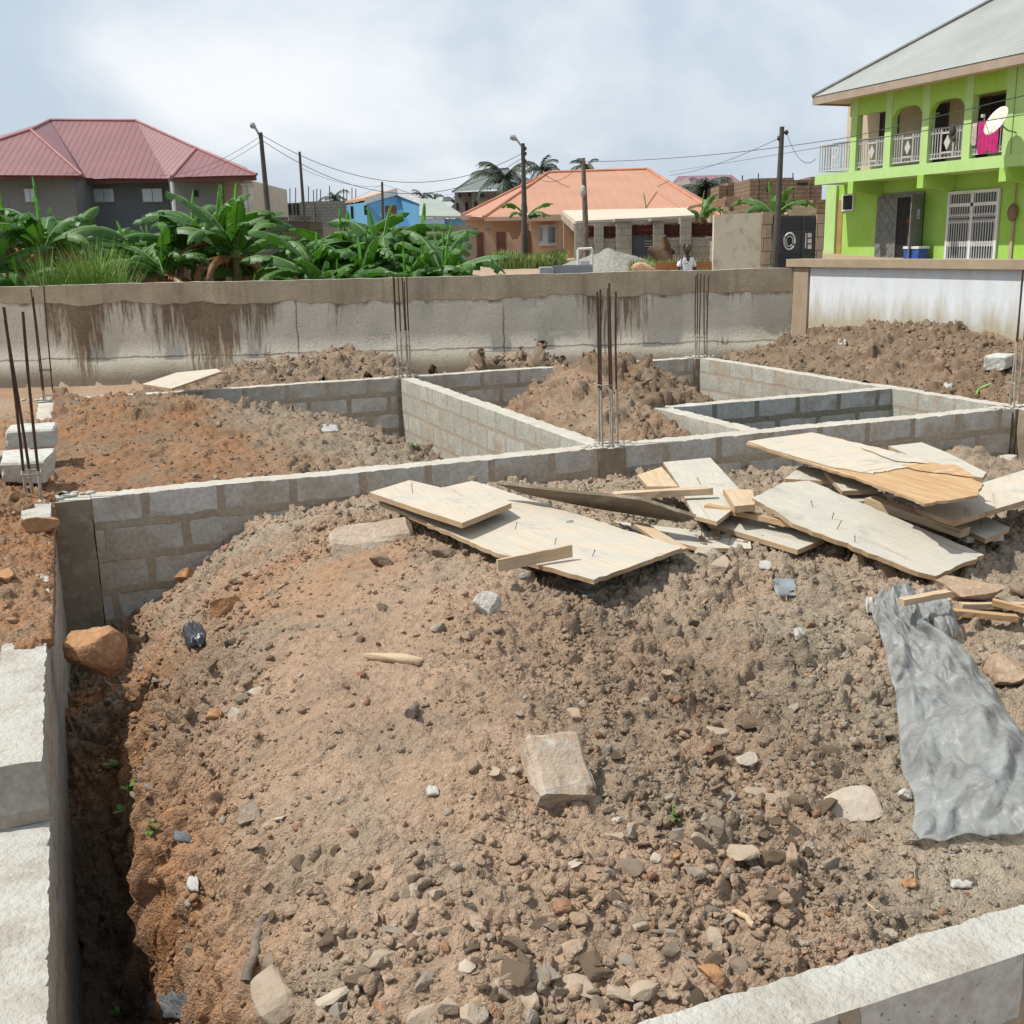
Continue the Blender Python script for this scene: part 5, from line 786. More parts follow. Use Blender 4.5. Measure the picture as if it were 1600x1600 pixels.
# ================================================================ beyond the boundary wall
def hz_(px, py, D): return float(ond(px, py, D)[2])
def fpt(px, py, D): return ond(px, py, D)
def gp(px, D, py=400): p = ond(px, py, D); return np.array([p[0], p[1], float(gz(np.array([p[0]]), np.array([p[1]]))[0])])
HRa, HFa = HR, HF_
def fbox(mb, x0, y0, x1, y1, D, dep, mi=0, zlo=None):
    a = fpt(x0, (y0+y1)/2, D); b = fpt(x1, (y0+y1)/2, D); zt = hz_((x0+x1)/2, y0, D); zb = hz_((x0+x1)/2, y1, D) if zlo is None else zlo
    mb.obox((a[0], a[1], zb), (b-a)*[1, 1, 0], HFa*dep, (0, 0, zt-zb), mi)
def ribmat(name, c1, c2, pitch=.18, ro=.45, st=.6, metal=0., ln=.8):
    m, nt, b = newmat(name); uv = coord(nt, 'UV'); k = coord(nt, 'Object'); sx = node(nt, 'ShaderNodeSeparateXYZ'); nt.links.new(uv, sx.inputs[0])
    f = math_(nt, 'FRACT', math_(nt, 'DIVIDE', sx.outputs[0], pitch)); h = rng(nt, math_(nt, 'ABSOLUTE', math_(nt, 'SUBTRACT', f, .5)), .30, .42, 1, 0)
    col = mix(nt, rng(nt, noise(nt, k, .5, 5, .6), .35, .65), c1, c2); col = mix(nt, rng(nt, math_(nt, 'ABSOLUTE', math_(nt, 'SUBTRACT', f, .5)), .36, .48, 0, ln), col, tuple(x*.5 for x in c1))
    nt.links.new(col, b.inputs['Base Color']); b.inputs['Roughness'].default_value = ro; b.inputs['Specular IOR Level'].default_value = .4; b.inputs['Metallic'].default_value = metal; bump(nt, b, h, st, .03); return m
GRE = paint('green_paint', (.28, .51, .07), (.35, .55, .15), (.22, .30, .08), .35); GREL = paint('pale_green_paint', (.42, .61, .25), (.37, .57, .21), (.30, .36, .20), .45)
CREAM = paint('cream_plaster', (.55, .45, .34), (.48, .39, .29), (.30, .23, .16), .4); FASC = M('fascia', (.36, .29, .235), (.30, .24, .19), sc=2, ro=.8, bst=.2); RAILM = M('railing_white', (.50, .50, .50), (.42, .42, .43), sc=6, ro=.5, bst=0)
DKG = M('dark_door_and_void', (.012, .012, .013), (.02, .018, .016), sc=4, ro=.6, bst=0); GLS = M('window_glass', (.045, .07, .075), (.07, .10, .10), sc=2, ro=.08, bst=0, spec=.9); WFR = M('white_frame', (.66, .68, .68), (.58, .60, .60), sc=3, ro=.45, bst=0)
STEELD = M('grey_steel_door', (.17, .18, .175), (.13, .14, .14), sc=4, ro=.5, bst=.2, c3=(.21, .215, .20)); OCH = M('ochre_plaster', (.36, .24, .085), (.30, .19, .07), sc=2, ro=.85, bst=.3); GRROOF = ribmat('grey_rib_roof', (.34, .355, .33), (.28, .29, .27), .20)
# ---------------------------------------------------------------- green two storey house (faces -X)
XF = 25.0; XW = 26.25; XB = 26.6; YL = 33.3; YR = 15.0
gt = thing('green_house', 'bright green two storey house with arched balcony and ribbed grey roof at the top right', 'house', (27, 25, .5))
def by(px, X, py=230): return float(onx(px, py, X)[1])
py_ = [by(1328, XF), by(1381, XF), by(1438, XF), by(1503, XF), by(1566, XF)]      # pillar left edges, far to near
zs0 = 3.27; zs1 = 3.60; zb0 = 5.36; zb1 = 5.96                                       # slab and beam levels
YN = by(1293, XW, 350); mb = MB(); mb.box((XW, YR, .5), (XW+.2, YN, zs0), 0); mb.box((XW+.2, YN-.2, .5), (36, YN, zs0), 0); part(gt, 'lower_wall', mb, [GRE])
mb = MB(); mb.box((XF-.02, YR, zs0), (XW+.5, YL, zs1), 0); mb.box((XW+.5, py_[4]-.2, zs0+.02), (36, YL-.1, zs1-.02), 0); part(gt, 'floor_slab', mb, [GREL])
mb = MB(); mb.box((XB, py_[4]+.0, zs1), (XB+.2, YN-.4, zb1+.1), 0); mb.box((XB+.2, YN-.6, zs1), (36, YN-.4, zb1+.1), 0); part(gt, 'balcony_wall', mb, [CREAM])
mb = MB(); mb.box((XF+.02, YR, zs1), (XF+.2, py_[4]-.32, zb1), 0); part(gt, 'upper_wall', mb, [GREL])
lastY = py_[4]-.32
pw = .30
for i, y in enumerate(py_):
    mb = MB(); mb.box((XF, y-pw, zs1-.3), (XF+.24, y, zb1-.02), 0); part(gt, 'pillar', mb, [GREL])
def beamprof(y0, y1, arch):
    P = [(y0, zb0), (y0, zb1), (y1, zb1), (y1, zb0)]
    if arch: c = .32; P = [(y0, zb0-c), (y0, zb1), (y1, zb1), (y1, zb0-c), (y1-.06, zb0-.2), (y1-.2, zb0-.04), (y1-c-.1, zb0+.02), (y0+c+.1, zb0+.02), (y0+.2, zb0-.04), (y0+.06, zb0-.2)]
    return P
for i in range(4):
    y0, y1 = py_[i+1], py_[i]-pw; mb = MB(); mb.prism([(XF+.02, a, b) for a, b in beamprof(y0, y1, i in (1, 2))], (.18, 0, 0), 0); part(gt, 'lintel', mb, [GRE])
mb = MB(); mb.box((XF+.02, py_[0], zb0), (XF+.2, 31.6, zb1), 0); part(gt, 'lintel', mb, [GRE])
mb = MB(); mb.box((XF-.01, YR, zb1), (XF+.19, YL-1.6, zb1+.14), 0); part(gt, 'wall_plate', mb, [OCH])
mb = MB(); mb.box((XF+.19, py_[4]-.2, zb1-.06), (36, YL-1.2, zb1-.02), 0); part(gt, 'ceiling', mb, [CREAM])
XE = 24.3; YE, ZE = [float(q) for q in onx(1268.5, 152, XE)[1:]]; d_ = ray(1550, 1); k_ = None
_q = min(((abs((E0+d_*((XE+q)/d_[0]))[1]-(YE-q)), q) for q in np.linspace(.5, 14, 400)))[1]; tn = float((E0+d_*((XE+_q)/d_[0]))[2]-ZE)/_q; print('hip', YE, ZE, _q, tn)
a0 = np.array([XE, YE, ZE]); rid_x = XE+7; a1 = np.array([rid_x, YE-7, ZE+7*tn]); b0 = np.array([XE, 10, ZE]); b1 = np.array([rid_x, 10, ZE+7*tn]); c0_ = np.array([XE+14, YE, ZE]); d0_ = np.array([XE+14, 10, ZE])
mb = MB(); th = np.array([0, 0, -.05]); mb.poly([a0, b0, b1, a1]); mb.poly([c0_, a0, a1]); mb.poly([d0_, c0_, a1, b1]); mb.poly([b0, d0_, b1]); rf = part(gt, 'roof', mb, [GRROOF])
mb = MB(); mb.tube([a0+[0, 0, .03], a1+[0, 0, .05]], .07, 6); mb.tube([a1+[0, 0, .05], b1+[0, 0, .05]], .08, 6); mb.tube([c0_+[0, 0, .03], a1+[0, 0, .05]], .07, 6); part(gt, 'ridge_cap', mb, [M('zinc_cap', (.20, .21, .21), sc=2, ro=.5, bst=0)], rf)
mb = MB(); mb.box((XE+.02, 10, ZE-.26), (XE+.06, YE-.02, ZE-.01)); mb.box((XE+.06, YE-.06, ZE-.26), (XE+13.9, YE-.02, ZE-.01)); part(gt, 'fascia', mb, [FASC])
mb = MB(); mb.box((XE+.06, 10, ZE-.20), (XE+13.9, YE-.06, ZE-.16)); part(gt, 'soffit', mb, [CREAM])
for px in (1326, 1434, 1561):
    y = by(px, XF, 290); mb = MB(); mb.box((XF-.04, y-.27, 2.88), (XF+.12, y, zs0)); mb.prism([(XF+.12, y-.26, zs0), (XF+.12, y-.26, 2.92), (XW, y-.26, 2.62 if 0 else 2.80), (XW, y-.26, zs0)], (0, .25, 0)); part(gt, 'bracket', mb, [GRE])
# railings with baluster panels
def railing(y0, y1, x=XF+.10, label=None, n=13):
    mb = MB(); z0, z1 = zs1+.10, zs1+1.0; mb.box((x-.02, y0, z1-.04), (x+.02, y1, z1)); mb.box((x-.015, y0, z0), (x+.015, y1, z0+.035)); mb.box((x-.012, y0, z1-.17), (x+.012, y1, z1-.14)); mb.box((x-.012, y0, z0+.14), (x+.012, y1, z0+.165)); L_ = y1-y0
    for i in range(n+1):
        y = y0+L_*i/n
        if abs(i/n-.5) > .17: mb.box((x-.012, y-.011, z0), (x+.012, y+.011, z1-.02))
    c = (y0+y1)/2; zc = (z0+z1)/2
    mb.prism([(x-.01, c, zc+.22), (x-.01, c-.13, zc), (x-.01, c, zc-.22), (x-.01, c+.13, zc)], (.02, 0, 0))
    for s in (-1, 1): mb.box((x-.014, c+s*L_*.17-.012, z0), (x+.014, c+s*L_*.17+.012, z1-.02)); mb.box((x-.013, c-.2, zc+s*.27-.012), (x+.013, c+.2, zc+s*.27+.012))
    for j in range(10):
        y = y0+L_*(j+.5)/10; mb.tube([(x, y+.045*cos(a), z0+.085+.035*sin(a)) for a in np.linspace(0, 6.28, 7)], .007, 4); mb.tube([(x, y+.04*cos(a), z1-.095+.03*sin(a)) for a in np.linspace(0, 6.28, 7)], .007, 4)
    return part(gt, 'railing', mb, [RAILM])
for i in range(4): railing(py_[i+1]+.01, py_[i]-pw-.01)
railing(py_[0]+.02, YL-.08)
mb = MB(); z0, z1 = zs1+.1, zs1+1.
for i in range(14): mb.box((XF+.10+i*.115, YL-.07, z0), (XF+.12+i*.115, YL-.05, z1))
mb.box((XF+.09, YL-.08, z1-.03), (XB, YL-.04, z1)); mb.box((XF+.09, YL-.08, z0), (XB, YL-.04, z0+.03)); part(gt, 'railing', mb, [RAILM])
def yz(px, py, X): p = onx(px, py, X); return float(p[1]), float(p[2])
def rectx(px0, py0, px1, py1, X): (ya, za), (yb, zb) = yz(px0, py0, X), yz(px1, py1, X); return min(ya, yb), min(za, zb), max(ya, yb), max(za, zb)
for (q, nm) in (((1451, 168, 1476, 260), 'balcony_door'), ((1514, 158, 1541, 245), 'balcony_door'), ((1552, 152, 1566, 225), 'window'), ((1378, 178, 1402, 216), 'window')):
    y0, z0, y1, z1 = rectx(*q, XB); z0 = zs1+.02 if 'door' in nm else z0; mb = MB(); mb.box((XB-.03, y0, z0), (XB+.02, y1, z1)); f = part(gt, nm, mb, [DKG])
    mb = MB(); mb.box((XB-.05, y0-.04, z0), (XB-.01, y0, z1+.04)); mb.box((XB-.05, y1, z0), (XB-.01, y1+.04, z1+.04)); mb.box((XB-.05, y0, z1), (XB-.01, y1, z1+.04)); part(gt, 'frame', mb, [M('brown_frame', (.10, .06, .04), sc=4, bst=0)], f)
    if 'door' in nm: mb = MB(); mb.box((XB-.045, (y0+y1)/2-.12, z1-.28), (XB-.035, (y0+y1)/2+.1, z1-.2)); part(gt, 'transom_light', mb, [M('transom', (.35, .37, .38), sc=4, bst=0)], f)
# ground floor openings
y0, z0, y1, z1 = rectx(1319, 306, 1333, 327, XW); mb = MB(); mb.box((XW-.02, y0, z0), (XW+.01, y1, z1)); f = part(gt, 'window', mb, [DKG]); mb = MB()
for (a, b, c, d) in ((y0-.05, z0-.05, y1+.05, z0), (y0-.05, z1, y1+.05, z1+.05), (y0-.05, z0, y0, z1), (y1, z0, y1+.05, z1)): mb.box((XW-.05, a, b), (XW-.005, c, d))
part(gt, 'frame', mb, [WFR], f)
ya, za = yz(1373, 304, XW); yb, _ = yz(1446, 302, XW); ym, _ = yz(1405, 305, XW); gzb = .62
mb = MB(); mb.box((XW-.03, yb, gzb), (XW+.01, ym, za)); part(gt, 'shop_opening', mb, [DKG]); mb = MB(); mb.box((XW-.06, ym, gzb), (XW-.01, ya, za-.15)); s_ = part(gt, 'folding_door', mb, [STEELD])  # near-black panel stands in for the unlit shop interior
mb = MB()
for k in range(5):
    for j in range(2): yy = ym+.06+(ya-ym-.12)*(j+.5)/2; zz = gzb+.3+k*.42; r_ = .2; mb.tube([(XW-.065, yy-r_, zz), (XW-.065, yy, zz+r_), (XW-.065, yy+r_, zz), (XW-.065, yy, zz-r_), (XW-.065, yy-r_, zz)], .012, 4)
part(gt, 'diamond_trim', mb, [M('door_trim', (.24, .25, .24), sc=4, bst=0)], s_)
mb = MB(); mb.box((XW-.05, yb, za-.15), (XW-.02, ya, za)); part(gt, 'door_header', mb, [STEELD])
yc, _ = yz(1466, 304, XW-.5); mb = MB(); mb.obox((XW-.05, yb-.02, gzb), (-.75, -.28, 0), (0, .04, 0), (0, 0, za-gzb-.1)); s_ = part(gt, 'folding_door', mb, [STEELD], None, 'grey steel door leaf folded open beside the shop opening')
mb = MB(); mb.obox((XW-.3, yb-.14, gzb+1.35), (-.14, -.05, 0), (0, .06, 0), (0, 0, .32)); part(gt, 'notice', mb, [M('notice_paper', (.45, .55, .65), sc=5, bst=0)], s_)
y0, z0, y1, z1 = rectx(1485, 296, 1568, 403, XW); y1, z0 = yz(1485, 300, XW)[0], gzb; y0 = yz(1566, 296, XW)[0]; z1 = yz(1525, 297, XW)[1]; zt = z1-.42; ymid = (y0+y1)/2+.02
fr2 = MB()
for (a, b, c, d) in ((y0, z0, y0+.09, z1), (y1-.09, z0, y1, z1), (y0+.09, z1-.09, y1-.09, z1), (y0+.09, z0, y1-.09, z0+.1), (y0+.09, zt-.05, y1-.09, zt+.05), (ymid-.05, z0+.1, ymid+.05, z1-.09)): fr2.box((XW-.09, a, b), (XW-.02, c, d))
f = part(gt, 'sliding_door', fr2, [WFR]); mb = MB(); mb.box((XW-.04, y0+.09, z0+.1), (XW-.03, y1-.09, z1-.09)); part(gt, 'pane', mb, [GLS], f)
mb = MB(); n = 9
for (ya_, yb_) in ((y0+.09, ymid-.05), (ymid+.05, y1-.09)):
    for i in range(n):
        y = ya_+(yb_-ya_)*(i+.5)/n; mb.box((XW-.075, y-.012, z0+.1), (XW-.055, y+.012, zt-.05)); mb.box((XW-.075, y-.01, zt+.05), (XW-.055, y+.01, z1-.09))
        for zc in (z0+.55, z0+1.25, zt-.35): mb.prism([(XW-.078, y, zc+.13), (XW-.078, y-.07, zc), (XW-.078, y, zc-.13), (XW-.078, y+.07, zc)], (.006, 0, 0)) if i % 1 == 0 and i < n else None
part(gt, 'burglar_grille', mb, [RAILM], f); mb = MB(); mb.box((XW-.028, ymid+.4, z0+.1), (XW-.022, y1-.15, zt-.05)); part(gt, 'curtain', mb, [M('green_curtain', (.10, .28, .20), (.06, .2, .15), sc=9, bst=0)], f)
yl_, _ = yz(1308, 350, XW); yl2, _ = yz(1292, 350, XW); mb = MB(); mb.box((XW-.1, yl_, .5), (XW+.0, yl2, zs0)); part(gt, 'corner_pillar', mb, [GREL]); mb = MB(); ya, _ = yz(1316, 350, XW); mb.box((XW-.02, ya, .5), (XW-.005, yl_, 2.75)); part(gt, 'ochre_panel', mb, [OCH])
# things on and by the green house
dc = np.array([24.38, float(onx(1557, 190, 24.38)[1]), 4.47]); t = thing('satellite_dish', 'white rust streaked satellite dish on the corner of the green house', 'satellite dish', tuple(dc))
ax = np.array([-.80, .10, .45]); ax /= np.linalg.norm(ax); e1 = np.cross(ax, (0, 0, 1)); e1 /= np.linalg.norm(e1); e2 = np.cross(e1, ax); vs = [dc-ax*.08]; fs = []
for i in range(1, 6):
    rr_ = .43*i/5
    for j in range(24): a = 2*pi*j/24; vs.append(dc-ax*(.08-.10*(i/5)**2)+e1*rr_*cos(a)*.92+e2*rr_*sin(a))
for j in range(24): fs.append((0, 1+j, 1+(j+1) % 24))
for i in range(4):
    for j in range(24): fs.append((1+i*24+j, 1+(i+1)*24+j, 1+(i+1)*24+(j+1) % 24, 1+i*24+(j+1) % 24))
mb = MB(); mb.add(vs, fs, 0, True); o = part(t, 'reflector', mb, [M('dish_white', (.66, .65, .60), (.60, .58, .50), sc=3, ro=.5, bst=0, c3=(.55, .33, .13))]); o.modifiers.new('s', 'SOLIDIFY').thickness = .015
mb = MB(); mb.tube([dc-e2*.4+ax*.0, dc+ax*.45-e2*.1], .012, 6); mb.box(tuple(dc+ax*.45-e2*.1-.04), tuple(dc+ax*.45-e2*.1+.04)); part(t, 'feed_arm', mb, [RAILM]); mb = MB(); mb.tube([dc-ax*.08, dc+[.35, -.08, -.25], dc+[.64, -.1, -.3]], .02, 6); part(t, 'bracket', mb, [STEELD])
def towel(px0, px1, ztop, zbot, mat, label, seed, cat='towel'):
    y1 = by(px0, XF+.06, 210); y0 = by(px1, XF+.06, 210); mb = MB(); n = 26; rowz = np.linspace(ztop, zbot, 9); vs = [(XF+.055-.02*(j > 0)+.022*sin(i*1.25+seed)*(j/8)-.01*(j > 0), y0+(y1-y0)*i/n, z-(.03*sin(i*.4) if j == 8 else 0)) for j, z in enumerate(rowz) for i in range(n+1)]
    mb.add(vs, [(j*(n+1)+i, j*(n+1)+i+1, (j+1)*(n+1)+i+1, (j+1)*(n+1)+i) for j in range(8) for i in range(n)], 0, True)
    vs = [(XF+.16+.012*sin(i*1.1), y0+(y1-y0)*i/n, z) for z in (ztop, ztop-.35) for i in range(n+1)]; mb.add(vs, [(i, i+1, n+2+i, n+1+i) for i in range(n)], 0, True); vs2 = [(XF+.055, y0, ztop), (XF+.16, y0, ztop), (XF+.16, y1, ztop), (XF+.055, y1, ztop)]; mb.add(vs2, [(0, 1, 2, 3)])
    return single('towel', mb, [mat], label, cat)
towel(1529, 1561, zs1+1.03, zs1+.12, M('magenta_towel', (.48, .03, .17), (.38, .02, .13), sc=6, ro=.95, bst=.3), 'magenta towel hanging over the balcony railing of the green house', 1)
towel(1508, 1527, zs1+1.02, zs1+.38, M('striped_cloth', (.50, .44, .40), (.36, .28, .28), sc=9, ro=.95, bst=.3), 'pale striped cloth hanging beside the magenta towel', 2)
mb = MB(); y = by(1491, XF+.1, 205); mb.ball((XF+.03, y, zs1+.85), .12, 0, 10, 8, (.7, .9, 1.5)); mb.ball((XF+.03, y-.08, zs1+.62), .07, 0, 8, 6, (.7, .8, 1.4)); single('dark_bag', mb, [M('dark_cloth', (.06, .06, .065), sc=9, bst=.3)], 'dark bundle hung on the balcony railing right of the third bay', 'bag')
yc = by(1431, XW-.5, 395); t = thing('cool_box', 'blue cool box with a white lid in the shop doorway of the green house', 'cool box', (XW-.45, yc, gzb)); mb = MB(); mb.box((XW-.7, yc-.34, gzb), (XW-.3, yc+.34, gzb+.42)); part(t, 'body', mb, [M('blue_plastic', (.04, .10, .36), sc=4, ro=.4, bst=0)]); mb = MB(); mb.box((XW-.72, yc-.36, gzb+.422), (XW-.28, yc+.36, gzb+.50)); part(t, 'lid', mb, [WFR])
yc = by(1428, XW-.2, 350); t = thing('drinks_fridge', 'dim brown fridge just inside the shop doorway with red and white goods on top', 'fridge', (XW-.2, yc, gzb)); mb = MB(); mb.box((XW-.22, yc-.2, gzb), (XW-.04, yc+.25, gzb+1.25)); part(t, 'cabinet', mb, [M('fridge_brown', (.09, .07, .06), sc=3, bst=0)]); mb = MB(); mb.box((XW-.2, yc-.15, gzb+1.253), (XW-.06, yc+.25, gzb+1.42)); mb.ball((XW-.15, yc+.3, gzb+1.3), .07); part(t, 'goods', mb, [M('red_goods', (.35, .03, .02), sc=3, bst=0)])
yc = by(1586, XW, 330); t = thing('meter_board', 'brown electricity meter with conduit on the right of the green house', 'meter', (XW-.1, yc, .6)); mb = MB(); mb.ball((XW-.1, yc, 2.05), .17, 0, 10, 8, (.7, 1, 1.5)); part(t, 'meter', mb, [M('meter_brown', (.22, .15, .10), sc=9, bst=.3)]); mb = MB(); mb.box((XW-.06, yc-.05, .6), (XW-.02, yc+.05, 1.85)); mb.tube([(XW-.05, yc, 2.2), (XW-.05, yc, zs0)], .02, 6); part(t, 'conduit', mb, [M('conduit_tan', (.42, .33, .24), sc=3, bst=0)])
# ---------------------------------------------------------------- generic facing building pieces
def hiproof(root, V, faces, mat, cap=None, name='roof', caps=()):
    P = {k: fpt(*v) for k, v in V.items()}; mb = MB()
    for f in faces: mb.poly([P[k] for k in f])
    r_ = part(root, name, mb, [mat]); mb = MB()
    for a, b in caps: mb.tube([P[a]+[0, 0, .02], P[b]+[0, 0, .02]], .09, 5)
    if caps: part(root, 'ridge_cap', mb, [cap], r_)
    return P
# maroon roofed house
MAR = ribmat('maroon_rib_roof', (.235, .105, .108), (.205, .09, .093), .34, .42, .6, ln=.4); MARC = M('maroon_cap', (.36, .16, .165), sc=1, ro=.5, bst=0); MGR = paint('blue_grey_render', (.14, .155, .175), (.12, .135, .15), (.08, .08, .08), .5, .4); MGR2 = paint('grey_render_light', (.20, .205, .205), (.17, .175, .18), (.11, .105, .10), .5, .4)
t = thing('maroon_roofed_house', 'blue grey house with a big maroon hip roof above the banana plants on the left', 'house', tuple(gp(200, 62)))
V = dict(e0=(-160, 273, 58), e1=(128, 274, 58), e2=(133, 278, 61), e3=(262, 279, 61), e4=(268, 277, 58.5), e5=(401, 273, 58.5), r1=(78, 188, 67), r2=(213, 189, 67), lw=(48, 203, 62.5), rw=(307, 232, 62.5), l0=(0, 222, 65), bk0=(-160, 262, 78), bk1=(385, 262, 78), lb=(-60, 203, 67))
hiproof(t, V, [('e0', 'e1', 'lw'), ('e1', 'e2', 'r1', 'lw'), ('e2', 'e3', 'r2', 'r1'), ('e3', 'e4', 'rw', 'r2'), ('e4', 'e5', 'rw'), ('e5', 'bk1', 'r2', 'rw'), ('bk1', 'bk0', 'r1', 'r2'), ('e0', 'lw', 'r1', 'bk0')], MAR, MARC, caps=(('r1', 'r2'), ('r2', 'rw'), ('rw', 'e5'), ('r1', 'lw'), ('lw', 'e0'), ('lw', 'e1'), ('rw', 'e4')))
for q, D, m_, nm in (((-150, 276, 122, 420), 59.5, MGR2, 'wall'), ((124, 280, 268, 420), 62.4, MGR, 'wall'), ((269, 278, 345, 420), 59.8, MGR2, 'wall'), ((346, 279, 385, 420), 61.0, CREAM, 'wall')): mb = MB(); fbox(mb, *q, D, 12, 0, .9); part(t, nm, mb, [m_])
for q_ in ((-155, 272.8, 127, 281, 58.2, .3), (128, 277.8, 266, 286, 61.3, .3), (269, 274.8, 399, 283, 58.7, .3)): mb = MB(); fbox(mb, *q_); part(t, 'eaves_board', mb, [M('maroon_fascia', (.16, .07, .07), sc=1, bst=0)])
for x0, x1, D in ((147, 177, 62.35), (223, 253, 62.35), (39, 55, 59.45)):
    mb = MB(); fbox(mb, x0-1.5, 293.5, x1+1.5, 316.5, D-.05, .05); w0 = part(t, 'window', mb, [M('tan_frame', (.36, .29, .2), sc=2, bst=0)]); mb = MB(); fbox(mb, x0, 295, (x0+x1)/2-.6, 315, D-.1, .05); fbox(mb, (x0+x1)/2+.6, 295, x1, 315, D-.1, .05); part(t, 'pane', mb, [M('bright_pane', (.34, .42, .50), (.38, .46, .53), sc=1, ro=.15, bst=0, spec=.9)], w0)
mb = MB(); fbox(mb, 303, 297, 309, 307, 59.7, .08); part(t, 'window', mb, [DKG])
mb = MB()
for px in (383, 391): c = fpt(px, 300, 59.2); mb.tube([(c[0], c[1], .9), (c[0], c[1], hz_(px, 288, 59.2))], .16, 8); mb.ball((c[0], c[1], hz_(px, 288, 59.2)), .26, 0, 8, 5, (1, 1, .6))
part(t, 'porch_column', mb, [M('column_white', (.55, .53, .50), sc=2, bst=0)]); mb = MB(); c = fpt(270, 300, 58.9); mb.tube([(c[0], c[1], .9), (c[0], c[1], hz_(270, 284, 58.9))], .10, 6); part(t, 'downpipe', mb, [WFR])
# unfinished block shells
BG = block_mat('far_grey_blocks', (.33, .30, .25), (.27, .245, .205), (.20, .18, .15), (.24, .21, .17), mort=.03, cover=.5); BBR = block_mat('far_brown_blocks', (.30, .22, .15), (.25, .18, .12), (.17, .12, .085), (.22, .16, .11), mort=.03, cover=.5)
def shell(px0, px1, steps, D, dep, mat, label, bars=(), holes=()):
    t = thing('unfinished_building', label, 'building', tuple(gp((px0+px1)/2, D))); mb = MB()
    for (a, b, y) in steps: fbox(mb, a, y, b, 420, D+(a % 7)*.02, dep, 0, .9)
    part(t, 'wall', mb, [mat])
    for (a, b, c, d) in holes: mb = MB(); fbox(mb, a, b, c, d, D-.06, .08); part(t, 'opening', mb, [DKG])  # near-black panels stand in for the shade inside the openings
    for (px, y0, y1) in bars: mb = MB(); a = fpt(px, y1, D+1); b = fpt(px, y0, D+1); mb.tube([a, b], .035 if D > 60 else .03, 5); part(t, 'starter_bar', mb, [RUST])
shell(445, 545, ((446, 472, 317), (472, 494, 315), (495, 545, 314)), 80, 6, BG, 'unfinished grey block shell with starter bars behind the centre left power pole', [(x, y, 318) for x, y in ((446, 300), (453, 294), (462, 293), (482, 291), (490, 297), (495, 295), (501, 296), (515, 290), (537, 294), (542, 296), (550, 293), (556, 295))], ((451, 319, 455, 335), (459, 317, 461, 336), (464, 317, 467, 336)))
shell(1122, 1180, ((1122, 1135, 290), (1136, 1165, 285)), 62, 5, BBR, 'unfinished brown block walls left of the leaning power pole', [(1137, 277, 300), (1160, 274, 292)])
shell(1170, 1290, ((1170, 1184, 279), (1185, 1238, 278), (1239, 1264, 281), (1265, 1282, 276)), 58, 5, BBR, 'unfinished brown shell with broken openings between the power pole and the green house', [(1185, 271, 285), (1239, 270, 285)], ((1199, 286, 1204, 300), (1246, 285, 1262, 289)))
shell(1268, 1292, ((1268, 1291, 312),), 48, 4, BBR, 'brown rubble wall beside the left corner of the green house')
# light blue gabled house
BLUE = M('sky_blue_paint', (.13, .33, .52), (.11, .29, .47), sc=.8, ro=.85, bst=.2); PBL = M('pale_blue_paint', (.36, .52, .66), (.32, .48, .62), sc=.8, ro=.85, bst=.2); ORR = ribmat('orange_tin_roof', (.58, .33, .17), (.50, .27, .14), .5)
t = thing('blue_house', 'sky blue gabled house with an orange tin roof behind the middle banana clump', 'house', tuple(gp(600, 70)))
P = {k: fpt(*v) for k, v in dict(a=(572, 313, 70), b=(620, 298, 72), c=(656, 313, 70), a2=(541, 318, 80), b2=(590, 302, 82)).items()}
mb = MB(); g0 = [P['a']+[0, 0, -.1], P['b']+[0, 0, -.15], P['c']+[0, 0, -.1]]; mb.prism([g0[0], g0[1], g0[2], (g0[2][0], g0[2][1], .9), (g0[0][0], g0[0][1], .9)], P['a2']-P['a'], 0); part(t, 'wall', mb, [BLUE])
mb = MB(); ov = (P['c']-P['a'])*.02; mb.prism([P['a']-ov, P['b'], P['b']+[0, 0, .15], P['a']-ov+[0, 0, .15]], (P['a2']-P['a'])*1.02); mb.prism([P['c']+ov, P['b'], P['b']+[0, 0, .15], P['c']+ov+[0, 0, .15]], (P['a2']-P['a'])*1.02); part(t, 'roof', mb, [ORR])
mb = MB(); n_ = -HFa*.12; mb.prism([P['a']-ov+n_-[0, 0, .25], P['b']+n_-[0, 0, .28], P['b']+n_+[0, 0, .12], P['a']-ov+n_+[0, 0, .1]], n_); mb.prism([P['c']+ov+n_-[0, 0, .25], P['b']+n_-[0, 0, .28], P['b']+n_+[0, 0, .12], P['c']+ov+n_+[0, 0, .1]], n_); part(t, 'bargeboard', mb, [WFR])
mb = MB(); fbox(mb, 602, 321, 620, 345, 69.8, .15); part(t, 'door', mb, [M('rust_door', (.16, .09, .06), sc=2, bst=0)]); mb = MB(); fbox(mb, 548, 322, 552, 342, 76, .1); fbox(mb, 569, 321, 573, 336, 69.8, .1); part(t, 'window', mb, [DKG])
t = thing('pale_blue_shed', 'low pale blue building with a grey green roof beside the peach house', 'building', tuple(gp(690, 60)))
P = {k: fpt(*v) for k, v in dict(a=(655, 340, 60), b=(727, 341, 60), c=(686, 314, 66), d=(656, 313, 66)).items()}; mb = MB(); mb.prism([P['a'], P['b'], P['c'], P['d']], (0, 0, .1)); part(t, 'roof', mb, [M('grey_green_sheet', (.30, .34, .29), (.26, .30, .26), sc=.6, ro=.6, bst=.2)]); mb = MB(); fbox(mb, 697, 342, 728, 420, 60.3, 4, 0, .9); part(t, 'wall', mb, [BLUE]); mb = MB(); fbox(mb, 655, 341, 696, 420, 60.1, 4, 0, .9); part(t, 'wall', mb, [PBL])
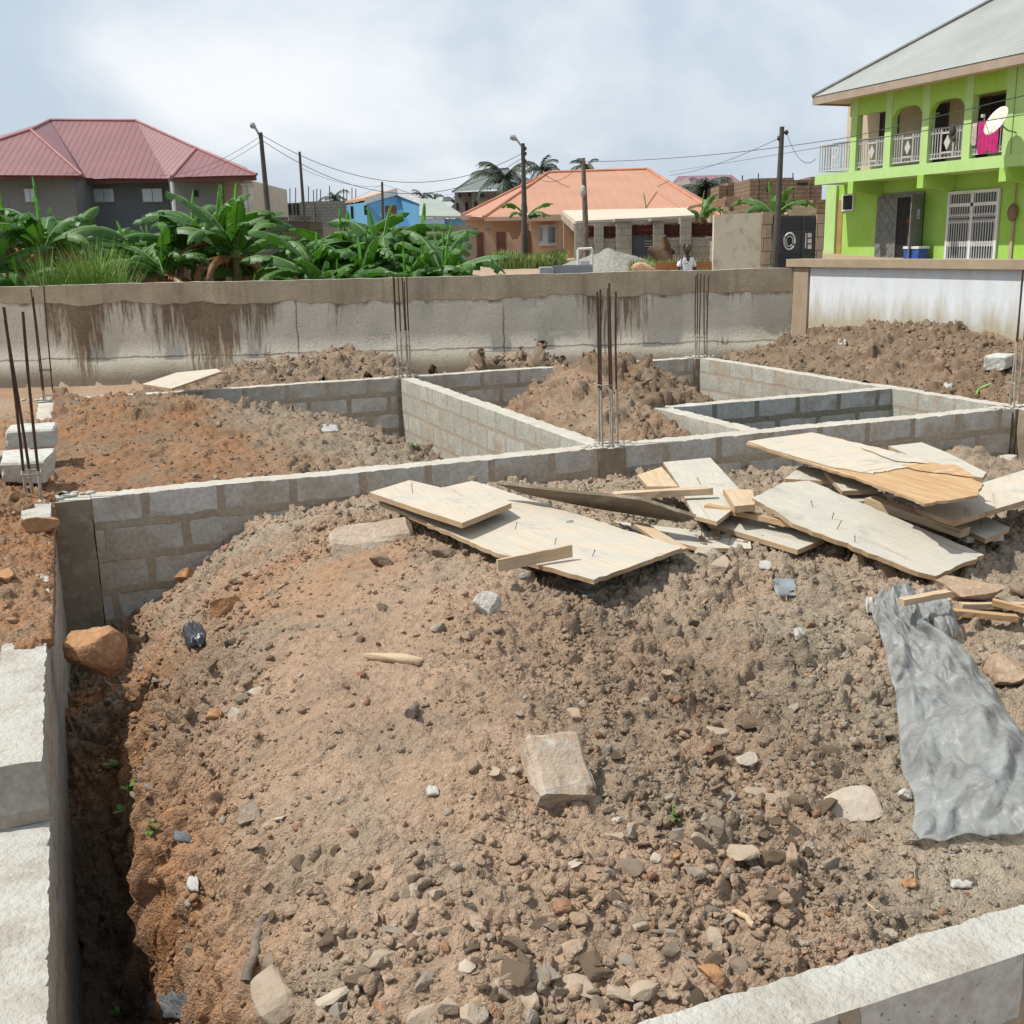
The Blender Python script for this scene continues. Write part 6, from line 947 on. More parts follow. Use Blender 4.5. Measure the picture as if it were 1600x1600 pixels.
# three storey grey house
t = thing('three_storey_house', 'tall unpainted grey house with a green grey hip roof behind the coconut palm', 'house', tuple(gp(760, 88)))
V = dict(a=(707, 300, 88), b=(766, 296, 86), c=(862, 296, 90), r1=(757, 265, 92), r2=(795, 264, 94), k=(740, 296, 99)); hiproof(t, V, [('a', 'b', 'r1'), ('b', 'c', 'r2', 'r1'), ('a', 'r1', 'k'), ('k', 'r1', 'r2', 'c')], ribmat('green_grey_roof', (.14, .165, .15), (.12, .14, .13), .6), M('zinc_cap', (.20, .21, .21)), caps=(('a', 'r1'), ('r1', 'r2'), ('b', 'r1')))
mb = MB(); fbox(mb, 712, 300, 740, 420, 89.5, 8, 0, .9); fbox(mb, 739, 298, 850, 420, 88, 9, 0, .9); part(t, 'wall', mb, [M('raw_grey_render', (.30, .29, .265), (.25, .24, .22), sc=.4, bst=.3)])
for (a, b, c, d) in ((751, 300, 756, 307), (748, 303, 750, 306), (717, 303, 719, 309), (732, 301, 734, 307), (713, 317, 716, 328), (741, 315, 746, 326), (727, 316, 731, 331)): mb = MB(); fbox(mb, a, b, c, d, 87.8 if a > 739 else 89.3, .2); part(t, 'window', mb, [DKG])
mb = MB(); fbox(mb, 739, 309.5, 850, 311, 87.7, .3); part(t, 'floor_band', mb, [M('band_grey', (.24, .235, .22), sc=1, bst=0)])
# peach house with the big orange roof
PEACH = paint('peach_plaster', (.50, .345, .235), (.43, .295, .20), (.26, .20, .15), .6); ORF = ribmat('orange_roof', (.44, .225, .145), (.40, .20, .125), .45, .6, .15, ln=.08); ORD = M('roof_cap_orange', (.50, .22, .13), sc=1, bst=0)
t = thing('peach_house', 'long low peach house under a broad plain orange hip roof', 'house', tuple(gp(900, 52)))
V = dict(a=(722, 337, 52), b=(756, 340, 50), c=(1126, 338, 50), r1=(857, 270, 60), r2=(1012, 265, 60), k=(900, 330, 70), k2=(1120, 320, 70), m=(862, 268, 60)); hiproof(t, V, [('a', 'b', 'r1'), ('b', 'c', 'r2', 'r1'), ('a', 'r1', 'k'), ('k', 'r1', 'r2', 'k2'), ('c', 'k2', 'r2')], ORF, ORD, caps=(('a', 'r1'), ('r1', 'r2'), ('r2', 'c'), ('b', 'r1')))
P = {k: fpt(*v) for k, v in dict(a=(1002, 334, 49.7), b=(1082, 336, 48), c=(1026, 299, 52.8), d=(1010, 322, 51)).items()}; mb = MB(); mb.poly([P['a'], P['b'], P['c']]); mb.poly([P['a'], P['c'], P['d']]); mb.tube([P['a'], P['c']], .08, 5); mb.tube([P['c'], P['b']], .07, 5); part(t, 'porch_roof', mb, [ORF])
mb = MB(); fbox(mb, 728, 340, 1090, 420, 52, 10, 0, .8); part(t, 'wall', mb, [PEACH])
for q_ in ((720, 336, 756, 343, 51.4, .4), (757, 338, 880, 344, 49.8, .4)): mb = MB(); fbox(mb, *q_); part(t, 'eaves_board', mb, [M('eaves_pink', (.50, .36, .28), sc=1, bst=0)])
# front annexe with the white window
t = thing('peach_annexe', 'small peach annexe with a white sliding window and a thick parapet', 'building', tuple(gp(845, 44)))
mb = MB(); fbox(mb, 830, 345, 894, 420, 44, 4, 0, .7); part(t, 'wall', mb, [PEACH]); mb = MB(); fbox(mb, 822, 335.5, 876, 345, 43.5, 4.6); part(t, 'parapet', mb, [M('parapet', (.52, .37, .26), (.46, .32, .22), sc=1, bst=.2)])
mb = MB(); fbox(mb, 843, 351, 869, 384, 43.92, .1); w0 = part(t, 'window', mb, [M('window_white', (.55, .56, .58), sc=2, bst=0)]); mb = MB(); fbox(mb, 857, 354, 861.5, 379, 43.86, .05); fbox(mb, 863, 354, 867.5, 379, 43.86, .05); fbox(mb, 844, 356, 846.5, 376, 43.86, .05); part(t, 'pane', mb, [GLS], w0)
# scalloped peach fence with brown gates
t = thing('scalloped_fence', 'peach garden wall with scalloped dips and brown doors in front of the peach house', 'fence', tuple(gp(770, 42))); mb = MB()
def fpoly(mb, pts, D, dep, zlo=None, mi=0):
    P = [fpt(x, y, D) for x, y in pts]; P = [np.array([p[0], p[1], zlo if (zlo is not None and i in (0, len(P)-1)) else p[2]]) for i, p in enumerate(P)]; mb.prism(P, HFa*dep, mi)
fpoly(mb, [(737, 420), (737, 357), (746, 357), (747, 362), (753, 364), (757, 356), (768, 356), (770, 372), (776, 372), (780, 362), (790, 362), (796, 364), (800, 374), (809, 374), (815, 362), (832, 364), (836, 420)], 42.5, .25, .6); part(t, 'wall', mb, [PEACH])
for x0, x1, y in ((746, 756, 363), (776, 791, 362), (817, 830, 360)): mb = MB(); fbox(mb, x0, y, x1, 420, 42.4, .08, 0, .62); part(t, 'door', mb, [M('brown_door', (.13, .055, .035), (.10, .04, .028), sc=1.5, ro=.6, bst=0)])
mb = MB()
for x0, x1, y in ((735, 747, 354), (757, 769, 353), (714, 737, 360)): fbox(mb, x0, y, x1, y+3, 42.2, .5)
part(t, 'coping', mb, [M('coping_grey', (.27, .23, .19), sc=1, bst=.3)]); mb = MB(); fbox(mb, 717, 363, 736.5, 420, 42.6, .3, 0, .6); part(t, 'pier', mb, [M('pier_grey', (.36, .32, .28), sc=1, bst=.3)])
for (x0, x1, y) in ((761, 768, 373), (761, 768, 377)): pass
# block wall with ornate panels under the pale lean-to roof
t = thing('patterned_block_wall', 'grey block wall with dark red ornate metal panels between its pillars', 'fence', tuple(gp(1000, 36))); FGR = block_mat('fence_blocks', (.36, .34, .28), (.31, .29, .235), (.24, .215, .17), (.30, .27, .21), mort=.012, cover=.5)
RED_ = M('ornate_red_metal', (.10, .028, .022), (.07, .02, .017), sc=6, ro=.5, bst=.3)
D = 36.; piers = ((899, 910, 351), (929, 943, 350), (963, 987, 342), (1021, 1037, 342), (1063, 1080, 340))
for x0, x1, y in piers: mb = MB(); fbox(mb, x0, y, x1, 430, D-.15, .45, 0, .4); part(t, 'pillar', mb, [FGR])
mb = MB()
for x0, x1 in ((910, 929), (943, 963), (1037, 1063), (1080, 1118)): fbox(mb, x0+.2, 371 if x0 > 1000 else 373, x1-.2, 430, D, .15, 0, .4)
part(t, 'dwarf_wall', mb, [FGR])
def ornate(x0, y0, x1, y1, Dd=D+.02):
    mb = MB(); n = max(1, int(round((x1-x0)/12)))
    for (a, b, c, d) in ((x0, y0, x1, y0+1), (x0, y1-1, x1, y1)): fbox(mb, a, b, c, d, Dd-.03, .08)
    for i in range(n+1): x = x0+(x1-x0)*i/n; fbox(mb, x-.5, y0, x+.5, y1, Dd-.04, .1)
    for i in range(n):
        for j in range(2):
            a = fpt(x0+(x1-x0)*(i+.5)/n, y0+(y1-y0)*(j+.5)/2, Dd-.02); r_ = .10
            mb.tube([a+HRa*r_*cos(q)+np.array([0, 0, r_*.9*sin(q)]) for q in np.linspace(0, 6.28, 9)], .018, 4); mb.tube([a+HRa*.12*c+np.array([0, 0, .085*s]) for c, s in ((-1, -1), (1, 1))], .012, 4); mb.tube([a+HRa*.12*c+np.array([0, 0, .085*s]) for c, s in ((-1, 1), (1, -1))], .012, 4)
    fbox(mb, x0+.3, y0+.5, x1-.3, y1-.5, Dd+.06, .02); return part(t, 'ornate_panel', mb, [RED_])
for q in ((911, 353, 928, 370), (944, 353, 962, 372), (988, 351, 1020, 368), (1038, 350, 1062, 371), (1081, 348, 1116, 370)): ornate(*q)
mb = MB(); fbox(mb, 988, 369, 1020, 425, D+.05, .06, 0, .45); g_ = part(t, 'gate', mb, [M('gate_grey', (.06, .07, .08), sc=2, ro=.5, bst=0)]); mb = MB()
for k in range(3): fbox(mb, 1007, 376+k*4, 1019, 377.5+k*4, D, .05)
part(t, 'gate_slat', mb, [M('slat_tan', (.38, .30, .22), sc=2, bst=0)], g_); mb = MB(); fbox(mb, 961, 341.5, 989, 346, D-.3, .8); fbox(mb, 1018, 341, 1040, 345, D-.3, .8); part(t, 'pillar_cap', mb, [FGR])
t = thing('lean_to', 'pale cream lean-to roof behind the patterned block wall', 'roof', tuple(gp(980, 40))); P = {k: fpt(*v) for k, v in dict(a=(899, 349.5, 36.6), b=(1086, 340, 36.6), c=(1070, 328, 42), d=(879, 332, 42)).items()}; mb = MB(); mb.prism([P['a'], P['b'], P['c'], P['d']], (0, 0, .08)); part(t, 'roof_sheet', mb, [M('cream_sheet', (.56, .48, .37), (.50, .42, .32), sc=.5, ro=.6, bst=.15)])
mb = MB(); nn_ = np.array([0, 0, -.25]); mb.prism([P['a'], P['d'], P['d']+nn_, P['a']+nn_], -HRa*.06); mb.prism([P['a']-[0, 0, .01], P['b']-[0, 0, .01], P['b']+nn_*.5, P['a']+nn_*.5], HFa*.05); part(t, 'bargeboard', mb, [M('barge', (.42, .35, .28), sc=1, bst=0)])
mb = MB(); fbox(mb, 881, 348, 898.5, 425, 42, .3, 0, .6); fbox(mb, 899.5, 352, 1060, 400, 41, .2, 0, .6); part(t, 'side_wall', mb, [PEACH])
# cream wall, big black gate
t = thing('cream_wall', 'tall blank cream plastered wall with a block quoin beside the black gate', 'wall', tuple(gp(1160, 31))); mb = MB(); D = 31.
P = [fpt(1116, 336, D), fpt(1191, 332, D)]; mb.prism([(P[0][0], P[0][1], .3), tuple(P[0]), tuple(P[1]), (P[1][0], P[1][1], .3)], HFa*.22); part(t, 'wall', mb, [M('cream_render', (.60, .54, .43), (.53, .47, .37), sc=1, ro=.9, bst=.3, c3=(.34, .31, .25))]); mb = MB(); fbox(mb, 1191.3, 331, 1197, 430, D-.08, .3, 0, .3); fbox(mb, 1197, 331, 1206, 430, D-.06, .34, 0, .3); part(t, 'quoin', mb, [block_mat('quoin_blocks', (.42, .33, .24), (.36, .27, .19), (.16, .12, .09), (.38, .29, .2), mort=.014, cover=.6, dist=.005, h=.36)])
mb = MB(); fbox(mb, 1112, 377, 1116, 430, 33, .3, 0, .3); part(t, 'side_pier', mb, [FGR])
GBL = M('black_gate_paint', (.028, .032, .038), (.04, .044, .05), sc=2, ro=.45, bst=.15, spec=.5); SIL = M('silver_paint', (.55, .56, .57), sc=3, ro=.35, bst=0)
t = thing('metal_gate', 'large black metal gate with a silver ring ornament left of the green house', 'gate', tuple(gp(1240, 31.5))); D = 31.4
mb = MB(); fbox(mb, 1205, 337, 1274, 430, D, .06, 0, .35); part(t, 'gate_sheet', mb, [GBL]); mb = MB()
for k in range(9): fbox(mb, 1208, 338.5+k*2.4, 1253, 339.7+k*2.4, D-.04, .05); fbox(mb, 1256, 338.5+k*2.4, 1273, 339.7+k*2.4, D-.04, .05)
for k in range(7): fbox(mb, 1212, 398+k*2.4, 1253, 399.1+k*2.4, D-.04, .05)
fbox(mb, 1253.3, 337, 1255.7, 430, D-.07, .07, 0, .35); fbox(mb, 1206, 361, 1273, 363, D-.05, .05); fbox(mb, 1206, 394, 1273, 396, D-.05, .05); part(t, 'louvre', mb, [GBL])
c = fpt(1233.5, 377, D-.08); mb = MB()
for r_, q in ((.21, .03), (.13, .02)): mb.tube([c+HRa*r_*.72*cos(a)+np.array([0, 0, r_*sin(a)*1.05]) for a in np.linspace(0, 2*pi, 20)], q, 6)
part(t, 'ring_ornament', mb, [SIL]); mb = MB()
for y in (364, 373, 382): fbox(mb, 1262, y, 1268, y+7, D-.07, .03)
fbox(mb, 1258, 364, 1260, 388, D-.07, .03); part(t, 'silver_plate', mb, [SIL]); mb = MB(); fbox(mb, 1208, 366, 1216, 367.3, D-.07, .03); fbox(mb, 1208, 375, 1216, 376.3, D-.07, .03); fbox(mb, 1208, 383, 1216, 384.3, D-.07, .03); part(t, 'hinge', mb, [SIL]); mb = MB(); fbox(mb, 1275, 335, 1286, 430, D-.1, .4, 0, .3); part(t, 'gate_pier', mb, [bpy.data.materials['quoin_blocks']])
# arcaded unfinished villa behind
t = thing('arcaded_villa', 'unfinished peach villa with segmental arches on columns behind the cream wall', 'building', tuple(gp(1150, 46))); mb = MB(); D = 45.
fpoly(mb, [(1074, 326), (1077, 322), (1114, 314), (1133, 309), (1133, 324), (1127, 323), (1120, 322), (1113, 325), (1106, 327), (1098, 323), (1090, 323), (1080, 327)], D, .5); part(t, 'arched_lintel', mb, [PEACH]); mb = MB(); fbox(mb, 1134, 307, 1159, 322, D+.2, .5); part(t, 'wall', mb, [M('pink_render', (.40, .26, .19), sc=1, bst=.2)]); mb = MB()
fpoly(mb, [(1160, 307), (1172, 307), (1182, 314), (1184, 322), (1176, 319), (1168, 319), (1161, 322)], D, .5); part(t, 'arched_lintel', mb, [PEACH])
for x in (1110, 1133): mb = MB(); a = fpt(x, 330, D); mb.tube([(a[0], a[1], .7), (a[0], a[1], hz_(x, 324, D))], .17, 10); fbox(mb, x-4.5, 323.5, x+4.5, 330, D-.25, .5); part(t, 'column', mb, [CREAM])
mb = MB(); fbox(mb, 1230, 324, 1276, 334, D, .5); fbox(mb, 1138, 330, 1152, 420, D+2, .3, 0, .7); part(t, 'wall', mb, [M('villa_cream', (.50, .42, .32), sc=1, bst=.2)])
# maroon roof far right
t = thing('distant_maroon_house', 'distant house with a dull maroon roof beyond the orange roof', 'house', tuple(gp(1100, 85))); V = dict(a=(1046, 290, 85), b=(1165, 290, 85), r1=(1060, 275, 90), r2=(1143, 273, 90), c=(1070, 289, 84)); hiproof(t, V, [('a', 'b', 'r2', 'r1')], ribmat('dull_maroon_roof', (.22, .09, .11), (.19, .08, .10), .6)); mb = MB(); fbox(mb, 1052, 290, 1160, 420, 86, 5, 0, .9); part(t, 'wall', mb, [MGR2]); mb = MB(); P = [fpt(1051, 289, 84.5), fpt(1080, 289, 84.5), fpt(1075, 277, 86)]; mb.prism(P, HFa*.2); part(t, 'gable', mb, [BG])
# dark block wall behind the bananas
mb = MB(); P = [fpt(425, 345, 27), fpt(502, 347, 27.5)]; mb.prism([(P[0][0], P[0][1], .1), tuple(P[0]), tuple(P[1]), (P[1][0], P[1][1], .1)], HFa*.2); mb.obox(P[0]-HRa*6+[0, 0, -.2], HRa*6, HFa*.2, (0, 0, -1.2)); mb.obox(P[0]+[0, 0, .001], HRa*.35, HFa*.18, (0, 0, .08)); mb.obox(P[0]+HRa*.55+[0, 0, .001], HRa*.35, HFa*.18, (0, 0, .09)); single('garden_wall', mb, [block_mat('mossy_blocks', (.13, .12, .09), (.11, .10, .075), (.07, .06, .045), (.10, .085, .06), mort=.012, cover=.5)], 'dark mossy block wall between the two banana clumps', 'wall')
mb = MB(); fbox(mb, 497, 354, 740, 420, 40, .2, 0, .3); single('garden_wall', mb, [M('far_fence', (.26, .22, .18), sc=1, bst=.3)], 'low grey garden wall behind the middle banana clump', 'wall')
# ---------------------------------------------------------------- gravel, troughs, bench, frame
GRV = M('grey_gravel', (.33, .31, .27), (.22, .205, .18), sc=9, ro=.95, bs=22, bst=1., bd=.05, spec=.1, c3=(.40, .375, .33)); pc = gp(948, 33); n = 90; xg, yg = np.meshgrid(np.linspace(-2.3, 2.3, n), np.linspace(-1.9, 1.9, n)); rr_ = np.sqrt((xg/2.1)**2+(yg/1.75)**2); zt_ = hz_(940, 387, 33)-pc[2]
zg = zt_*np.clip(1-rr_, 0, 1)**.85*(1+(fbm(xg*1.5+9, yg*1.5, 2, 3)-.5)*.35)+(fbm(xg*14, yg*14, 3, 3)-.5)*.07-.03; Xg = pc[0]+HRa[0]*xg+HFa[0]*yg; Yg = pc[1]+HRa[1]*xg+HFa[1]*yg
field_mesh('gravel_heap', Xg, Yg, pc[2]+zg, np.ones((n, n, 3))*.3, GRV, 'grey gravel heap in front of the patterned block wall', 'gravel heap')
TRG = M('blue_grey_blocks', (.20, .22, .26), (.17, .19, .22), sc=2, ro=.85, bst=.3); t = thing('block_trough', 'low blue grey block trough beyond the boundary wall', 'trough', tuple(gp(887, 26))); mb = MB(); fbox(mb, 865, 415.5, 926, 432, 26, .12); fbox(mb, 865.2, 414, 925.8, 415.4, 26.9, .12); part(t, 'trough_wall', mb, [TRG]); mb = MB(); fbox(mb, 844, 418, 864.5, 432, 25.6, 1.0); part(t, 'end_block', mb, [M('pale_trough_block', (.30, .32, .33), sc=2, bst=.3)])
t = thing('pipe_frame', 'white goal like pipe frame standing behind the block trough', 'frame', tuple(gp(914, 29))); P = [fpt(903, 418, 29), fpt(903, 389, 29), fpt(925, 388, 29), fpt(925, 418, 29)]
for i in range(3): mb = MB(); a, b = P[i].copy(), P[i+1].copy(); a[2] = a[2] if i != 0 else .3; b[2] = b[2] if i != 2 else .3; mb.tube([a, b], .035, 6); part(t, 'rail' if i == 1 else 'post', mb, [WFR])
mb = MB(); fbox(mb, 907, 408, 921, 416, 29.1, .03); part(t, 'board', mb, [M('frame_board', (.45, .46, .52), sc=2, bst=0)])
BEN = M('bench_wood', (.36, .165, .06), (.28, .12, .045), sc=3, ro=.6, bst=.2); D = 24.3; t = thing('wooden_bench', 'long brown wooden bench behind the person', 'bench', tuple(gp(1068, D))); zb_ = t.location.z; zr = hz_(1068, 420, D)
mb = MB(); fbox(mb, 1024, 409, 1112, 421, D+.25, .05); part(t, 'backrest', mb, [BEN]); mb = MB(); a = fpt(1024, 420, D-.2); b = fpt(1112, 420, D-.2); mb.obox((a[0], a[1], zb_+.42), (b-a)*[1, 1, 0], HFa*.42, (0, 0, .05)); part(t, 'seat', mb, [BEN])
for px in (1028, 1108):
    for dd in (-.17, .2): mb = MB(); a = fpt(px, 420, D+dd); mb.obox((a[0], a[1], zb_), HRa*.07, HFa*.05, (0, 0, .415)); part(t, 'leg', mb, [BEN])
    mb = MB(); a = fpt(px, 420, D+.305); mb.obox((a[0], a[1], zb_), HRa*.06, HFa*.04, (0, 0, zr-zb_+.1)); part(t, 'back_post', mb, [BEN])
mb = MB(); fbox(mb, 1000, 412, 1016, 420, 27, .4); rot = gp(1006, 27); v, f = rock(55, 2, 8); o = link('broken_slab', rmesh('broken_slab', v*.32, f, M('peach_chunk', (.50, .33, .20), sc=3)), None, tuple(fpt(1007, 418, 27))); tag(o, 'peach coloured broken slab left of the wooden bench', 'rubble')
for i, (x, yb_, y, x2, lb) in enumerate(((1045, 415, 368, 1030, 'dead forked tree stump standing by the ornate panels'),)):
    BRK = M('dead_wood', (.16, .095, .055), (.11, .065, .04), sc=6, ro=.9, bst=.6, bd=.02); b_ = gp(1045, 33); t = thing('tree_stump', lb, 'tree stump', tuple(b_)); mb = MB(); c1_ = fpt(1040, 392, 33); mb.tube([b_, c1_, fpt(1033, 372, 33.1)], (.22, .17, .05), 8); mb.tube([c1_, fpt(1042, 382, 32.9), fpt(1038, 368, 32.8)], (.15, .11, .04), 8); mb.tube([c1_, fpt(1050, 395, 33), fpt(1040, 374, 33.3)], (.12, .1, .05), 8); mb.tube([b_, fpt(1025, 395, 33), fpt(1014, 388, 33)], (.2, .14, .08), 8); part(t, 'trunk', mb, [BRK])
# ---------------------------------------------------------------- poles and wires
PW = M('pole_wood', (.085, .08, .07), (.06, .055, .05), sc=6, ro=.85, bst=.3); PWB = M('pole_brown', (.17, .12, .09), (.10, .08, .065), sc=4, ro=.85, bst=.3, c3=(.25, .2, .16)); LAMPM = M('lamp_grey', (.33, .35, .36), sc=3, ro=.4, bst=0)
def pole(x0, y0, x1, y1, D, r, label, mat=PW, lamp=None, cat='power pole', name='power_pole', ins=()):
    b = gp(x1, D, y1); a = fpt(x0, y0, D); b[2] -= .1; t = thing(name, label, cat, tuple(b)); mb = MB(); mb.tube([b, b+(a-b)*.5+HRa*.02, a], (r*1.25, r*1.1, r*.8), 10); part(t, 'mast', mb, [mat])
    for (x, y) in ins: mb = MB(); p = fpt(x, y, D); mb.ball(p, .05, 0, 8, 6, (1, 1, 1.3)); q = b+(a-b)*((p[2]-b[2])/(a[2]-b[2])); mb.tube([p, q], .03, 5); part(t, 'insulator', mb, [M('insulator', (.08, .07, .06), sc=3, bst=0)])
    if lamp: (xa, ya, xb, yb) = lamp; mb = MB(); mb.tube([a-[0, 0, .15], fpt(xb, yb, D)], .035, 6); ar = part(t, 'lamp_arm', mb, [LAMPM]); mb = MB(); p, q = fpt(xb, yb, D), fpt(xa, ya, D); mb.tube([p, (p+q)/2+[0, 0, .03], q], (.04, .10, .06), 8); part(t, 'lamp_head', mb, [LAMPM], ar)
    return a
def pole_ok(): pass
A1 = pole(407, 207, 424, 400, 34, .075, 'grey street light pole with its lamp pointing left above the maroon roof', lamp=(391, 195, 399, 200), cat='street light', name='street_light')
A2 = pole(468, 237, 478, 400, 44, .06, 'thin dark power pole left of the middle banana clump'); A3 = pole(597, 284, 598, 400, 58, .07, 'short dark power pole in front of the blue house')
A4 = pole(817, 224, 819, 400, 38, .08, 'dark street light pole with a grey lamp left of the orange roof', lamp=(797, 214, 808, 219), cat='street light', name='street_light', ins=((821, 232), (821, 240), (821, 252)))
A5 = pole(911, 247, 916, 400, 33, .075, 'leaning brown wooden pole in front of the pale lean-to roof', PWB, ins=((908, 253),)); A6 = pole(1222, 198, 1209, 400, 29, .075, 'leaning dark power pole beside the black gate', ins=((1229, 207), (1217, 216)))
mb = MB(); mb.ball(fpt(911, 299, 32.85), .09, 0, 8, 6, (1, 1, 2.)); single('pole_fuse_box', mb, [M('fuse_grey', (.40, .40, .38), sc=3, bst=0)], 'grey fuse box strapped halfway up the brown pole', 'fuse box')
WIRE = M('black_wire', (.035, .035, .04), sc=1, bst=0, ro=.5)
def wire(p, q, sag, label, r=.012):
    r = r*.62
    p = np.array(p); q = np.array(q); P = [p+(q-p)*k-np.array([0, 0, 1])*sag*4*k*(1-k) for k in np.linspace(0, 1, 25)]; mb = MB(); mb.tube(P, r, 4); single('overhead_wire', mb, [WIRE], label, 'wire')
wire(A1-[0, 0, .05], fpt(819, 238, 38), 1.15, 'upper wire sagging between the two street light poles', .014); wire(A1-[0, 0, .2], fpt(819, 245, 38), 1.35, 'lower wire sagging between the two street light poles', .014)
wire(A1-[0, 0, .1], fpt(250, 274, 52), .3, 'upper wire running left from the left street light to the maroon roof'); wire(A1-[0, 0, .25], fpt(262, 278, 54), .3, 'lower wire running left from the left street light to the maroon roof')
wire(A2-[0, 0, .6], A3-[0, 0, .2], .25, 'thin wire between the two thin dark poles'); wire(A3-[0, 0, .1], fpt(545, 312, 70), .1, 'thin wire from the short pole down to the blue house'); wire(A3-[0, 0, .1], fpt(720, 300, 80), .4, 'faint wire from the short pole to the grey tall house')
wire(fpt(819, 262, 38), A5-[0, 0, .1], .5, 'wire between the right street light and the brown pole'); wire(A5-[0, 0, .1], fpt(1330, 214, 25.3), .12, 'long wire from the brown pole to the green house', .011); wire(fpt(1217, 216, 29), fpt(1046, 274, 45), .15, 'wire falling left from the leaning pole by the gate', .012)
wire(fpt(1229, 207, 29), fpt(1275, 248, 30), .35, 'drooping service wire from the leaning pole to the balcony', .012); wire(fpt(1330, 214, 25.3), fpt(1330, 214, 25.3)+(fpt(1600, 147, 17)-fpt(1330, 214, 25.3))*1.9, .02, 'upper black wire passing in front of the green balcony', .012); wire(fpt(1046, 268, 60), fpt(1330, 222, 25), .02, 'faint wire above the unfinished walls', .010); wire(fpt(1330, 222, 25), fpt(1330, 222, 25)+(fpt(1600, 177, 18)-fpt(1330, 222, 25))*1.9, .02, 'lower black wire passing in front of the green balcony', .012); wire(fpt(850, 272, 56), fpt(1046, 282, 56), .9, 'wire sagging low across the orange roof', .02)
# ================================================================ plants
def leafmat(name, c1, c2, tr=.25):
    m, nt, b = newmat(name); k = coord(nt, 'Object'); u = coord(nt, 'UV'); col = mix(nt, rng(nt, noise(nt, k, 3, 4, .6), .3, .7), c1, c2); nt.links.new(col, b.inputs['Base Color']); b.inputs['Roughness'].default_value = .48; b.inputs['Specular IOR Level'].default_value = .4
    tl = node(nt, 'ShaderNodeBsdfTranslucent'); nt.links.new(mix(nt, 1., col, (1.6, 1.9, .7), 'MULTIPLY'), tl.inputs[0]); ms = node(nt, 'ShaderNodeMixShader'); ms.inputs[0].default_value = tr; nt.links.new(b.outputs[0], ms.inputs[1]); nt.links.new(tl.outputs[0], ms.inputs[2]); nt.links.new(ms.outputs[0], nt.nodes['Material Output'].inputs[0]); bump(nt, b, noise(nt, k, 14, 3, .5), .3, .01); return m
BL1 = leafmat('banana_leaf', (.036, .108, .018), (.075, .165, .03), .25); BL2 = leafmat('young_banana_leaf', (.09, .26, .03), (.13, .32, .045), .3); BL3 = leafmat('dry_banana_leaf', (.30, .14, .05), (.22, .11, .05), .15); BST = M('banana_stem', (.17, .13, .055), (.10, .055, .03), sc=7, ro=.7, bst=.5, bd=.02, c3=(.14, .17, .06)); MID = M('leaf_midrib', (.22, .33, .12), sc=4, ro=.5, bst=0)
def banana(name_loc, H_, nleaf, seed, label, leafL=1.4, group=None, young=1, dry=1, spread=1., name='banana_plant'):
    rr = random.Random(seed); b = np.array(name_loc, float); t = thing(name, label, 'banana plant', tuple(b), group); mb = MB(); top = b+np.array([rr.gauss(0, .08), rr.gauss(0, .08), H_*.55]); mb.tube([b-[0, 0, .1], b+(top-b)*.4, top], (.12*H_/2.4, .10*H_/2.4, .055*H_/2.4), 10); part(t, 'stem', mb, [BST]); cr_ = MB()
    for i in range(nleaf+young+dry):
        isy = nleaf <= i < nleaf+young; isd = i >= nleaf+young; az = i*2.4+rr.uniform(-.4, .4); L_ = leafL*rr.uniform(.75, 1.15)*(.8 if isy else 1); el = (1.45 if isy else (rr.uniform(-.2, .3) if isd else rr.uniform(.75, 1.35)-.45*(i/nleaf if nleaf else 0))); dr = (rr.uniform(.1, .4) if isy else rr.uniform(.9, 2.1)*spread)
        if isd: dr = 2.6
        p = top.copy(); d_ = el; pts = []; n = 22
        for k in range(n+1):
            pts.append(p.copy()); st = L_/n; p = p+np.array([cos(az)*cos(d_), sin(az)*cos(d_), sin(d_)])*st; d_ -= dr/n*(.4+1.3*k/n); d_ = max(d_, -1.45)
        side = np.array([-sin(az), cos(az), 0]); wmax = L_*.135*(.5 if isy else 1)*(.6 if isd else 1); VL = []; mi = 1 if isy else (2 if isd else 0); tw = rr.uniform(-.5, .5)
        for sgn in (-1, 1):
            k = 3
            while k < n:
                run = rr.choice((1, 1, 2, 2, 3, 5)); run = min(run, n-k)
                dp = rr.uniform(-.02, .07); fold = rr.uniform(.1, .85)+(.9 if isy else 0)+(.8 if isd else 0)
                q = []
                for j in range(k, k+run+1):
                    x = (j-3)/(n-3); wd2 = wmax*(1-(2*x-1)**4*.8)*(1-.35*x)*(0.05 if x >= 1 else 1); tdir_ = pts[min(j+1, n)]-pts[max(j-1, 0)]; tdir_ /= np.linalg.norm(tdir_); up_ = np.cross(side, tdir_); up_ = up_ if up_[2] > 0 else -up_; s2 = side*cos(tw)+up_*sin(tw); u2 = np.cross(tdir_, s2); u2 = u2 if u2[2] > 0 else -u2
                    q.append((pts[j]+u2*.004, pts[j]+s2*sgn*wd2*.55*cos(fold*.5)+u2*(.55*wd2*(.15-sin(fold)*.5)), pts[j]+s2*sgn*wd2*cos(fold)-u2*(wd2*sin(fold)*.75+dp)+tdir_*wd2*.18))
                b0 = [v for w_ in q for v in w_]; cr_.add(b0, [(3*j+c, 3*j+c+1, 3*j+4+c, 3*j+3+c) for j in range(len(q)-1) for c in (0, 1)], mi, True); k += run
        cr_.tube(pts, [.022*(1-.8*j/n)*L_/1.4 for j in range(n+1)], 5, 3 if not isd else 2)
    part(t, 'leaves', cr_, [BL1, BL2, BL3, MID]); return t
gb = lambda px, D: gp(px, D)
